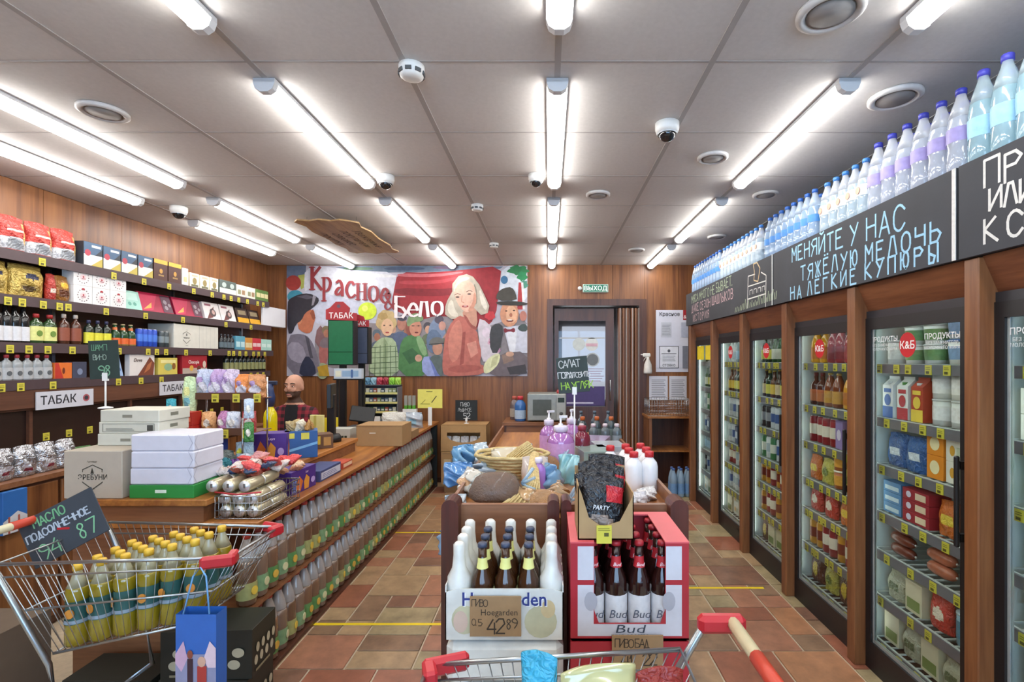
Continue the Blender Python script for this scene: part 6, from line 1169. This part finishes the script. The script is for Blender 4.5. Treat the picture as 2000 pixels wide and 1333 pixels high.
def price_card(px0, px1, py0, py1, d, label, lines):
    w, h = (px1-px0)/F_PX*d, (py1-py0)/F_PX*d; t = thing('price_card', label, 'price card', (PX((px0+px1)/2, d), d, PZ(py1, d)), 0)
    MB().box(-w/2, w/2, -.003, 0, 0, h, CARDB).build('card', t); q = MB()
    for s_, x, z, hh, ad in lines: q.strokes(s_, (x-.5)*w, z*h, hh*h, hh*h*.1, -.0036, mat('3A2E22', .8), ad, 0, .6, False, .05)
    q.build('pen_lettering', t); return t
pc1 = price_card(918, 1018, 1165, 1243, 1.352, 'cardboard price card with pen writing on the white film pack', (('ПИВО', .04, .76, .17, .75), ('0,5', .04, .28, .16, .8), ('42', .34, .07, .36, .8), ('89', .70, .2, .24, .8)))
q = MB(); q.text('Hoegarden', .01, .058, .024, -.0036, mat('3A2E22', .8), .95); q.build('pen_lettering', pc1)
price_card(1195, 1295, 1241, 1308, 1.352, 'cardboard price card with pen writing on the lower red beer box', (('ПИВО БАД', .06, .66, .24, .72), ('41', .18, .08, .38, .8), ('22', .6, .14, .34, .8)))
# cardboard tray with black snack bags on the open beer box
cbx = thing('snack_display_box', 'cut cardboard display box of black snack bags on the red beer box', 'box', (PX(1182, 1.39), 1.46, BZ+.27)); w, d = .155, .17
CBD = mat('A98A60', .8, 0, .08, 20)
mq = MB(); mq.flat([(-w/2, 0), (w/2, 0), (w/2, .125), (w*.42, .10), (w*.25, .05), (-.01, .035), (-w*.3, .06), (-w*.44, .13), (-w/2, .15)], -d/2, CBD, .003)
mq.box(-w/2, -w/2+.003, -d/2, d/2, 0, .15, CBD).box(w/2-.003, w/2, -d/2, d/2, 0, .13, CBD).box(-w/2, w/2, d/2-.003, d/2, 0, .17, CBD).box(-w/2, w/2, -d/2, d/2, 0, .003, CBD); mq.build('carton', cbx)
tgm = prints(MB().box(-.021, .021, -.003, 0, -.02, .03, YEL), .042, .05, -.0035, (('r', .5, .4, .8, .6, '55501A'), ('l', .1, .7, .9, .9, '7A7420', 2)), -.02).mesh('price_tag'); link('price_tag', tgm, cbx, (-.005, -d/2-.0008, .01))
for k in range(5):
    bgp = pouch(.125, .035, .165, '26262A', (('r', .58, .62, 1.15, 1.0, 'B8222E'), ('t', 'PARTY', .42, .42, .15, 'C9C9CC', .9, .2), ('d', .45, .15, .35, .16, '8A7A70')), .22, 150+k, .25)
    inst(bgp, 'snack_bag', '%s black and red snack bag from the front of the display box' % ORD[k], 'snack bag', (PX(1182, 1.39)-.012+.006*k, 1.40+k*.03, BZ+.2745+.010*k), .08*(-1)**k, 'black and red snack bags', rot=(-.25, .10*(-1)**k, .08))
# ================================================================== shopping carts
REDP = mat('B8242E', .35, 0, .04); GREYM = mat('A9ADAF', .28, .9, .04)
def cart(loc, rz, L, label):
    """handle at local x=0, nose at +x; rails at z .85"""
    t = thing('shopping_cart', label, 'shopping cart', loc, rz, 'wire shopping carts')
    hw, nw, x0 = .205, .15, .11                      # half widths at handle and nose
    zt, zb0, zb1, xb0, xb1 = .85, .545, .62, x0+.16, L-.13
    A = lambda u, v, s: Vector((  # u along length, v height 0 bottom..1 top, s side
        (xb0+(xb1-xb0)*u)*(1-v)+(x0+(L-x0)*u)*v, s*((hw*.86+(nw*.86-hw*.86)*u)*(1-v)+(hw+(nw-hw)*u)*v), (zb0+(zb1-zb0)*u)*(1-v)+zt*v))
    m = MB()
    for s in (-1, 1):
        for v, r in ((1, .0055), (.86, .0032), (.5, .0035), (.02, .0045)): m.tube([A(0, v, s), A(1, v, s)], r, GREYM, 6)
    for v, r in ((1, .005), (.86, .003), (.5, .0032), (.02, .004)): m.tube([A(1, v, -1), A(1, v, 1)], r, GREYM, 6)
    for v in (.02, .5, 1): m.tube([A(0, v, -1), A(0, v, 1)], .003, GREYM, 6)
    m.build('rail_frame', t)
    m = MB(); n = 22
    for k in range(n+1):
        u = k/n; m.tube([A(u, 1, -1), A(u, .02, -1), A(u, .02, 1), A(u, 1, 1)], .0016, GREYM, 4)
    for k in range(1, 10):
        q = -1+2*k/10; m.tube([Vector((A(1, 1, 1).x, A(1, 1, 1).y*q, zt)), Vector((A(1, .02, 1).x, A(1, .02, 1).y*q, A(1, .02, 1).z))], .0016, GREYM, 4); m.tube([Vector((A(0, .02, 1).x, A(0, .02, 1).y*q, A(0, .02, 1).z)), Vector((A(1, .02, 1).x, A(1, .02, 1).y*q, A(1, .02, 1).z))], .0016, GREYM, 4); m.tube([Vector((A(0, 1, 1).x, A(0, 1, 1).y*q, zt)), Vector((A(0, .02, 1).x, A(0, .02, 1).y*q, A(0, .02, 1).z))], .0016, GREYM, 4)
    m.build('wire_mesh', t)
    for s in (-1, 1):
        f = MB(); f.tube([(0, s*hw, .92), (.06, s*hw, .90), (.12, s*hw*.98, .80), (.26, s*hw*.9, .52), (.30, s*hw*.88, .30), (.12, s*hw*.95, .17), (L-.12, s*nw, .15)], .009, GREYM, 8); f.build('side_frame', t)
        g = MB(); g.box(-.03, .075, s*(hw-.012)-.016, s*(hw-.012)+.016, .895, .935, REDP, Matrix.Translation((0, 0, 0)), ch=.01); g.build('handle_clamp', t)
        g = MB(); Mx = Matrix.Translation(A(1, 1, s)) @ Matrix.Rotation(-s*.35, 4, 'Z'); g.box(-.085, .015, -.012, .012, -.028, .012, REDP, Mx, ch=.008); g.box(-.012, .016, -.05 if s > 0 else 0, 0 if s > 0 else .05, -.028, .012, REDP, Mx, ch=.006); g.build('corner_bumper', t)
        for x, w_ in ((.14, hw*.95), (L-.14, nw)):
            o = MB(); M = Matrix.Translation((x, s*w_, .062)) @ Matrix.Rotation(PI/2, 4, 'X'); o.lathe([(.045, -.014), (.06, -.011), (.06, .011), (.045, .014)], mat('3A3C40', .5), 18, M=M); o.box(x-.008, x+.008, s*w_-.022, s*w_-.017, .06, .15, GREYM).box(x-.008, x+.008, s*w_+.017, s*w_+.022, .06, .15, GREYM); o.build('caster', t)
    hm = MB(); hm.tube([(0, -hw+.02, .92), (0, hw-.02, .92)], .014, mat('D2C8A4', .4), 10); hm.build('handle_bar', t)
    rd = MB(); rd.tube([(0, -.06, .92), (0, .06, .92)], .0148, mat('C2402A', .4), 10); rd.build('handle_sleeve', t)
    return t
c1 = cart((-1.866, 1.775, 0), 0, .82, 'wire shopping cart full of yellow cooking oil bottles')
c2 = cart((.405, .905, 0), PI, .66, 'wire shopping cart with red corners at the bottom edge, nose toward the counter')
# oil bottles in the first cart
oil = bottle('oil', .262, .0335, 'A89420', 'E2B63A', '2C5A56', z0=.28, z1=.56, spot='D8903A', see=.3, lab2='8A9AA8', top='D8D6B8', fill=.72, tsee=.5)
kk = 0
for j in range(4):
    for i in range(6):
        u = i/5.0; x = -1.866+.305+.071*i; hw_ = .205*.86+(.15-.205)*.86*u; y = 1.775-hw_+.042+j*.071*(1.0 if i < 4 else .97)
        if y > 1.775+hw_-.035: continue
        zf = .552+(.62-.545)*((.305+.071*i)-.27)/.42
        inst(oil, 'oil_bottle', 'yellow oil bottle, %s from the handle in the %s file of the cart' % (ORD[i], ORD[j]), 'bottle', (x, y, zf+.004), random.uniform(-.6, .6)-.2, 'cooking oil bottles in the cart')
# price sign on the first cart, hanging gift bag
ps_ = thing('price_board', 'tilted dark price board with green chalk clipped to the cart handle', 'price sign', (PX(126, 1.80), 1.80, PZ(1030, 1.80)), .15)
M = Matrix.Rotation(-.95, 4, 'X') @ Matrix.Rotation(-.52, 4, 'Y'); M = Matrix.Rotation(-.25, 4, 'X') @ Matrix.Rotation(-.52, 4, 'Y')
MB().box(-.125, .125, -.004, 0, -.09, .09, mat('343A42', .7, 0, .15, 10), M, ch=.002).build('card', ps_); q = MB()
for s_, x, z, hh, c in (('МАСЛО', -.08, .045, .032, '6AA87A'), ('ПОДСОЛНЕЧНОЕ', -.115, .004, .026, 'A8B4C0'), ('94', -.095, -.075, .055, '7AB48A'), ('87', .03, -.07, .055, '7AB48A')):
    q.strokes(s_, x, z, hh, .0045, -.0046, mat(c, .8), .95, 0, .55, False, .05)
q.v = [tuple(M @ Vector(v)) for v in q.v]; q.build('chalk_lettering', ps_); MB().box(-.02, .02, -.006, .03, -.05, .0, REDP).build('clip', ps_)
gb = thing('gift_bag', 'blue printed gift bag hanging from the oil cart rail', 'bag', (PX(396, 1.545), 1.545, .45)); w = .062
MB().add([(-w, -.03, 0), (w, -.03, 0), (w, .02, 0), (-w, .02, 0), (-w, -.03, .27), (w, -.03, .27), (w, .02, .27), (-w, .02, .27)], [(0, 3, 2, 1), (0, 1, 5, 4), (1, 2, 6, 5), (2, 3, 7, 6), (3, 0, 4, 7)], mat('2E62B0', .35, 0, .06)).build('bag_body', gb)
q = MB(); prints(q, 2*w, .27, -.0305, (('r', 0, 0, 1, .55, '8A8CA8'), ('p', ((.0, .55), (.2, .7), (.3, .5), (.15, .35), (0, .45)), 'C2A0B8'), ('p', ((.7, .5), (.85, .7), (1, .62), (1, .4), (.8, .4)), 'D8C0C8'), ('r', .3, .1, .44, .5, '3A2430'), ('d', .37, .55, .07, .05, '8A4A3A'), ('r', .55, .15, .78, .42, 'A83A34'), ('d', .66, .47, .1, .06, 'C9A08A'), ('r', .0, .0, 1, .1, '4A5A98'))); q.build('print', gb)
q = MB(); q.tube([(-.04, -.028, .27), (-.02, -.014, .38), (0, -.01, .405), (.02, -.014, .38), (.04, -.028, .27)], .0025, mat('6AA2D8', .5), 6); q.build('handle_cord', gb)
# dark floral packs under the first cart and the carton at the edge
FLO = tuple(('d', .15+.22*(i % 4)+.05*(i//4), .3+.25*(i//4), .07, .1, 'B8B094') for i in range(8))+(('r', .1, .08, .7, .13, '8A8468'),)
fbx = carton(.36, .19, .2, '24261F', FLO, FLO)
for k, (x, z, lb) in enumerate(((-1.40, 0.0005, 'dark floral box on the floor between cart and counter, lower one'), (-1.39, .202, 'dark floral box on top of another behind the oil cart'), (-1.79, .0005, 'dark floral box on the floor behind the cart handle'))): inst(fbx, 'floral_box', lb, 'box', (x, 2.097, z), (0, .05, 0)[k], 'dark floral boxes')
inst(carton(.4, .3, .42, '6A5A4A', (('t', 'СОП', .85, .55, .22, '2A241E'),), (('r', .1, .1, .3, .2, '5A4A3A'),), rough=.8), 'cardboard_box', 'dull brown carton at the frame edge behind the oil cart', 'box', (-2.36, 2.0, 0.0005))
inst(carton(.12, .03, .22, '2E6AB0', (('p', ((0, 0), (1, 0), (1, .35), (.6, .5), (0, .3)), 'D2D0D0'), ('r', .2, 0, .28, .4, 'B05A4A'), ('r', .6, 0, .68, .4, 'B05A4A'))), 'gift_bag', 'blue gift bag hanging on the base cabinet at the frame edge', 'bag', (-2.795, 2.58, .60), PI/2)
# goods in the second cart
inst(pouch(.17, .10, .24, 'C9C48A', (('d', .4, .5, .3, .3, 'D8A85A'), ('r', .1, .1, .9, .25, 'B8D080')), .3, 160, .25, see=.15), 'food_bag', 'clear bag of pale buns lying in the lower cart', 'bag', (.10, 1.0, .645), .2)
inst(pouch(.10, .08, .235, '8E2A22', (('r', .2, .3, .8, .6, 'D8C0A0'),), .3, 161, .2), 'food_bag', 'dark red food bag in the lower cart', 'bag', (.225, 1.0, .645), .1)
inst(pouch(.08, .06, .24, '3AA2C2', (('d', .5, .5, .3, .3, 'D8ECF0'),), .3, 162, .2), 'food_bag', 'turquoise pack at the nose of the lower cart', 'bag', (-.02, 1.02, .66), -.3)
inst(pouch(.14, .08, .10, 'D2D4D0', (('r', .3, .2, .7, .7, '8A4A52'),), .3, 163, .25), 'food_bag', 'white and wine bag beside the lower cart handle', 'bag', (.21, .82, .60), .4)
# ================================================================== things by the back wall
inst(carton(.52, .36, .36, 'B08A5C', (('r', .02, .94, .98, .97, '94744C'), ('r', .05, .62, .2, .78, 'C9B48C'), ('r', .05, .3, .12, .38, 'D8CCB8'), ('r', .5, .1, .503, .9, '94744C')), rough=.8), 'cardboard_box', 'closed cardboard carton standing under the cut one by the back wall', 'box', (PX(906, 5.55), 5.75, .0005+.10)); 
inst(carton(.46, .32, .10, '8A6A48', (), rough=.8), 'cardboard_box', 'flat brown carton at the very bottom of the back wall pile', 'box', (PX(906, 5.55), 5.75, .0005))
cb2 = thing('cut_box', 'cardboard box with oval cut-out full of white items on the carton', 'box', (PX(906, 5.6), 5.75, .462)); w, d, h = .52, .34, .30; CB3 = mat('B58E5E', .8, 0, .08, 20)
m = MB(); N = 14; arc = [(-w*.36+w*.72*k/N, h*.56-h*.22*math.sin(PI*k/N)**.6) for k in range(N+1)]
m.flat([(-w/2, 0), (w/2, 0), (w/2, h*.56)]+arc[::-1]+[(-w/2, h*.56)], -d/2, CB3, .004); m.flat([(-w/2, h*.56), (-w*.36, h*.56), (-w*.36, h*.72), (w*.36, h*.72), (w*.36, h*.56), (w/2, h*.56), (w/2, h), (-w/2, h)], -d/2, CB3, .004)
m.box(-w/2, -w/2+.004, -d/2, d/2, 0, h, CB3).box(w/2-.004, w/2, -d/2, d/2, 0, h, CB3).box(-w/2, w/2, d/2-.004, d/2, 0, h, CB3).box(-w/2, w/2, -d/2, d/2, 0, .004, CB3).box(-w/2, w/2, -d/2+.05, d/2, h-.004, h, CB3); m.build('carton', cb2)
for k in range(5): inst(pouch(.095, .07, .16, ('D8D8DA', 'E0E0DE', 'CFCFD4')[k % 3], (('r', .3, .2, .6, .4, '5A5A60'),), .3, 170+k, .3), 'white_packet', '%s white packet seen in the cut-out of the back wall box' % ORD[k], 'packet', (PX(906, 5.6)-.2+.1*k, 5.67, .467), .2*(-1)**k, 'white packets in the cut-out box')
chalk_card((PX(911, 5.72), 5.72, .7625), 0, .255, .235, .035, 'small black price board above the cut-out cardboard box', (('ПИВО', .24, .7, .18, 'C8CCCC'), ('ЛЬДИНОЕ', .12, .45, .16, 'B8BCBC'), ('52', .38, .1, .26, 'D0D4D4')), '23282A')
inst(carton(.19, .2, .28, 'A8845A', (('r', .1, .8, .9, .9, '94744C'),), rough=.8), 'cardboard_box', 'small plain carton on the floor by the side table', 'box', (PX(966, 5.5), 5.5, .0005))
# side table with microwave
stb = thing('side_table', 'brown laminate side table with microwave before the door', 'table', (PX(1050, 5.4), 5.5, 0)); 
MB().box(-.37, .37, -.25, .25, .80, .83, WOODS).build('table_top', stb)
for x in (-.35, .33): MB().box(x, x+.02, -.24, .24, 0, .80, WOODD).build('side_panel', stb)
MB().box(-.33, .33, -.23, -.21, .0, .80, WOODS).build('front_panel', stb)
mw = thing('microwave_oven', 'grey microwave oven on the side table', 'microwave', (PX(1068, 5.5), 5.5, .8305)); MB().box(-.21, .21, -.17, .17, .01, .30, mat('8E918C', .4, .2), ch=.008).build('body', mw); dr_ = MB().box(-.20, .10, -.18, -.17, .02, .29, mat('9A9D97', .35, .2)).build('door', mw); MB().box(-.15, .05, -.183, -.18, .07, .24, mat('5A605C', .2)).build('window', dr_); pn = MB().box(.105, .20, -.178, -.17, .02, .29, mat('A9ABA6', .4)).build('control_panel', mw); MB().box(.12, .19, -.181, -.178, .21, .26, mat('26301E', .3)).build('screen', pn); MB().lathe([(.02, 0), (.018, .012)], mat('4A4C4A', .4), 14, M=Matrix.Translation((.155, -.178, .09)) @ Matrix.Rotation(PI/2, 4, 'X')).build('knob', pn)
inst(pouch(.16, .09, .04, 'B84A4A', (), .3, 180, .3), 'red_packet', 'small red packet lying on the microwave', 'packet', (PX(1100, 5.5), 5.46, 1.131), .4, rot=(0, 0, .4))
inst(bottle('jug', .27, .062, '3A6AA8', 'C2323A', 'A8BCD0', z0=.1, z1=.45), 'drink_jar', 'blue jar with wide red lid beside the microwave', 'jar', (PX(1016, 5.4), 5.42, .8305)); inst(bottle('jug', .26, .05, '6A5A58', 'B85A4A', 'A89A8A'), 'drink_jar', 'dull jar with faded red lid behind the blue jar', 'jar', (PX(1004, 5.5), 5.56, .8305))
# cubby shelf with wire tray and water pack
cu = thing('cubby_shelf', 'brown open cubby shelf beside the last fridge', 'shelf', (PX(1305, 5.8), 5.86, 0)); x0, x1 = PX(1266, 5.75)-PX(1305, 5.8), .26
zt = PZ(813, 5.7); MB().box(x0-.02, x1, -.2, .18, zt-.025, zt, WOODC).build('top_board', cu); MB().box(x0, x0+.03, -.18, .18, 0, zt-.025, WOODP).build('side_panel', cu); MB().box(x1-.02, x1, -.18, .18, 0, zt-.025, WOODP).build('side_panel', cu); MB().box(x0+.03, x1-.02, .16, .18, 0, zt-.025, WOODD).build('back_panel', cu)
for z in (PZ(880, 5.7),): MB().box(x0+.03, x1-.02, -.17, .16, z-.02, z, WOODC).build('shelf_board', cu)
wt = thing('wire_tray', 'chrome wire tray on top of the cubby shelf', 'tray', (PX(1305, 5.8), 5.84, zt)); m = MB(); hh = .19; a0, a1 = x0+.0, x1-.02
for z in (.003, .06, .12, hh): m.tube([(a0, -.17, z), (a1, -.17, z), (a1, .15, z), (a0, .15, z)], .003, CHROME, 5, True)
for k in range(17):
    x = a0+(a1-a0)*k/16; m.tube([(x, -.17, hh), (x, -.17, .003), (x, .15, .003), (x, .15, hh)], .002, CHROME, 4)
for k in range(9): y = -.17+.32*k/8; m.tube([(a0, y, hh), (a0, y, .003)], .002, CHROME, 4); m.tube([(a1, y, hh), (a1, y, .003)], .002, CHROME, 4)
m.build('wire_frame', wt)
for k in range(6): inst(bottle('pet', .31, .04, 'A9C4D8', '4A6AA8', '6A90B8', see=.4, rough=.06), 'water_bottle', '%s water bottle of the six-pack on the floor before the cubby' % ORD[k], 'bottle', (PX(1312, 5.5)+.082*(k % 3), 5.42+.082*(k//3), .0005), 0, 'floor six-pack of water')
sp = thing('spray_bottle', 'white spray bottle hanging beside the notice board', 'spray bottle', (PX(1265, YB-.06), YB-.07, PZ(730, YB-.07))); MB().lathe([(.05, 0), (.052, .02), (.045, .11), (.02, .17), (.017, .20)], mat('DAD6CE', .4), 16).build('body', sp); MB().box(-.06, .03, -.016, .016, .20, .245, mat('E6E2DA', .4), ch=.008).box(-.085, -.055, -.005, .005, .222, .236, mat('D8D4CC', .4)).build('spray_head', sp); MB().tube([(-.02, 0, .20), (-.045, 0, .17), (-.05, 0, .15)], .005, mat('D8D4CC', .4), 6).build('trigger', sp); MB().box(-.02, .02, .045, .068, .08, .12, CHROME).build('wall_hook', sp)
# ================================================================== cashier
def person():
    d = 4.6; hx, hz = PX(574, d), PZ(757, d)         # head centre
    base = Vector((hx, d+.02, 0)); sk = bpy.data.meshes.new('sk'); V = []; E = []; R = []
    def v(x, y, z, r, p=None):
        V.append((x, y, z)); R.append(r); i = len(V)-1
        if p is not None: E.append((p, i))
        return i
    hz_ = hz
    pel = v(0, .02, .52, (.155, .12)); ab = v(0, .01, .72, (.15, .115), pel); ch = v(0, 0, .93, (.165, .12), ab); nk = v(0, -.005, 1.085, (.07, .066), ch); hd = v(0, -.015, 1.18, (.06, .062), nk)
    for s in (-1, 1):
        sh = v(s*.165, .0, 1.005, (.07, .07), ch); el = v(s*.23, -.06, .80, (.052, .052), sh); wr = v(s*.16, -.26, .80, (.036, .036), el); pm_ = v(s*.14, -.33, .80, (.04, .018), wr)
        for f, (ox, ln) in enumerate(((-.03, .065), (-.01, .075), (.01, .072), (.03, .06))): a = v(s*.14+ox, -.37, .80, (.010, .010), pm_); b = v(s*.14+ox, -.37-ln*.6, .795, (.009, .009), a); v(s*.14+ox, -.37-ln, .785, (.008, .008), b)
        a = v(s*.14-s*.045, -.325, .80, (.012, .012), pm_); v(s*.14-s*.065, -.365, .795, (.010, .010), a)
        hp = v(s*.10, -.02, .50, (.09, .09), pel); kn = v(s*.13, -.40, .50, (.065, .065), hp); an = v(s*.13, -.38, .10, (.042, .042), kn); v(s*.13, -.50, .05, (.04, .035), an)
    sk.from_pydata(V, E, []); o = bpy.data.objects.new('sk', sk); COL.objects.link(o)
    md = o.modifiers.new('s', 'SKIN'); 
    for i, sv in enumerate(sk.skin_vertices[0].data): sv.radius = R[i]; sv.use_root = (i == 0)
    sb = o.modifiers.new('b', 'SUBSURF'); sb.levels = 2; sb.render_levels = 2
    dg = bpy.context.evaluated_depsgraph_get(); bm = bmesh.new(); tmp = bpy.data.meshes.new_from_object(o.evaluated_get(dg)); bm.from_mesh(tmp)
    def ell(c, r, n=20):
        res = bmesh.ops.create_uvsphere(bm, u_segments=n, v_segments=n//2+2, radius=1.0)
        for w_ in res['verts']: w_.co = Vector((c[0]+w_.co.x*r[0], c[1]+w_.co.y*r[1], c[2]+w_.co.z*r[2]))
    HZ = hz_; HY = -.02
    ell((0, HY+.01, HZ+.025), (.076, .096, .095)); ell((0, HY-.012, HZ-.045), (.062, .075, .07)); ell((0, HY-.092, HZ-.005), (.013, .022, .026), 12)     # cranium, jaw, nose
    ell((0, HY-.075, HZ-.075), (.03, .02, .022), 12)
    for s in (-1, 1): ell((s*.077, HY+.012, HZ-.005), (.010, .02, .03), 12); ell((s*.03, HY-.078, HZ+.032), (.026, .012, .010), 10); ell((s*.035, HY-.07, HZ-.02), (.022, .016, .018), 10)
    me = bpy.data.meshes.new('body'); bm.to_mesh(me); bm.free(); bpy.data.objects.remove(o); bpy.data.meshes.remove(tmp)
    b = bpy.data.objects.new('tmpb', me); COL.objects.link(b); rm = b.modifiers.new('r', 'REMESH'); rm.mode = 'VOXEL'; rm.voxel_size = .009; sm = b.modifiers.new('sm', 'SMOOTH'); sm.factor = .5; sm.iterations = 3
    dg = bpy.context.evaluated_depsgraph_get(); me2 = bpy.data.meshes.new_from_object(b.evaluated_get(dg)); bpy.data.objects.remove(b)
    skin = mat('C08E76', .55, 0, .06, 30); plaid = bpy.data.materials.new('plaid_shirt'); plaid.use_nodes = True; nt = plaid.node_tree; bs = nt.nodes['Principled BSDF']; bs.inputs['Roughness'].default_value = .85
    tc = nt.nodes.new('ShaderNodeTexCoord'); sx = nt.nodes.new('ShaderNodeSeparateXYZ'); nt.links.new(tc.outputs['Object'], sx.inputs[0]); fac = None
    for ax in ('X', 'Z'):
        a = nt.nodes.new('ShaderNodeMath'); a.operation = 'MULTIPLY'; a.inputs[1].default_value = 16.0; f = nt.nodes.new('ShaderNodeMath'); f.operation = 'FRACT'; g = nt.nodes.new('ShaderNodeMath'); g.operation = 'GREATER_THAN'; g.inputs[1].default_value = .5
        nt.links.new(sx.outputs[ax], a.inputs[0]); nt.links.new(a.outputs[0], f.inputs[0]); nt.links.new(f.outputs[0], g.inputs[0])
        if fac is None: fac = g
        else:
            ad = nt.nodes.new('ShaderNodeMath'); ad.operation = 'ADD'; nt.links.new(fac.outputs[0], ad.inputs[0]); nt.links.new(g.outputs[0], ad.inputs[1]); h2 = nt.nodes.new('ShaderNodeMath'); h2.operation = 'MULTIPLY'; h2.inputs[1].default_value = .5; nt.links.new(ad.outputs[0], h2.inputs[0])
            cr = nt.nodes.new('ShaderNodeValToRGB'); cr.color_ramp.elements[0].color = lin('8A2434'); cr.color_ramp.elements[1].color = lin('2A1218'); nt.links.new(h2.outputs[0], cr.inputs[0]); nt.links.new(cr.outputs[0], bs.inputs['Base Color'])
    mats = [skin, plaid, mat('15141A', .8, 0, .05), mat('2A2C38', .8), mat('4A3226', .7, 0, .2, 60), mat('1A1A1C', .6)]
    me2.materials.clear()
    for m_ in mats: me2.materials.append(m_)
    for p in me2.polygons:
        c = p.center; p.use_smooth = True
        if c.z > 1.085:
            k = 0
            if c.z < HZ-.035 and c.y < HY+.03 and c.z > 1.10 and not (abs(c.x) < .022 and HZ-.083 < c.z < HZ-.07): k = 4
        elif c.y < -.28 and c.z > .7: k = 0
        elif c.z > .58: k = 2 if (abs(c.x) < .055 and c.y < .0) else 1
        elif c.z > .12: k = 3
        else: k = 5
        p.material_index = k
    t = link('person', me2, None, base); tag(t, 'bald bearded person in red plaid shirt and black vest seated behind the counter', 'person')
    e = MB()
    for s in (-1, 1): e.ball((s*.030, HY-.078, HZ+.012), (.010, .008, .005), mat('E0D8D0', .3), 10, 7); e.ball((s*.030, HY-.0865, HZ+.012), (.006, .004, .005), mat('2A1E18', .2), 8, 5)
    e.build('eyes', t)
    e = MB()
    for s in (-1, 1): e.tube([(s*.012, HY-.088, HZ+.036), (s*.03, HY-.09, HZ+.042), (s*.052, HY-.078, HZ+.036)], .004, mat('4A3226', .8), 6)
    e.build('eyebrows', t)
    e = MB(); e.ball((0, HY-.094, HZ-.062), (.022, .006, .006), mat('A8645A', .5), 10, 5); e.build('lips', t)
    hs = thing('office_stool', 'dark round stool under the cashier', 'stool', (base.x, base.y+.03, 0)); MB().lathe([(.17, .36), (.19, .38), (.18, .415)], mat('26262A', .6), 20).build('seat', hs); MB().tube([(0, 0, .03), (0, 0, .37)], .025, CHROME, 8).build('column', hs)
    for k in range(5): a = k*2*PI/5; MB().tube([(0, 0, .06), (.24*math.cos(a), .24*math.sin(a), .02)], .014, BLACK, 6).build('foot_arm', hs)
person()
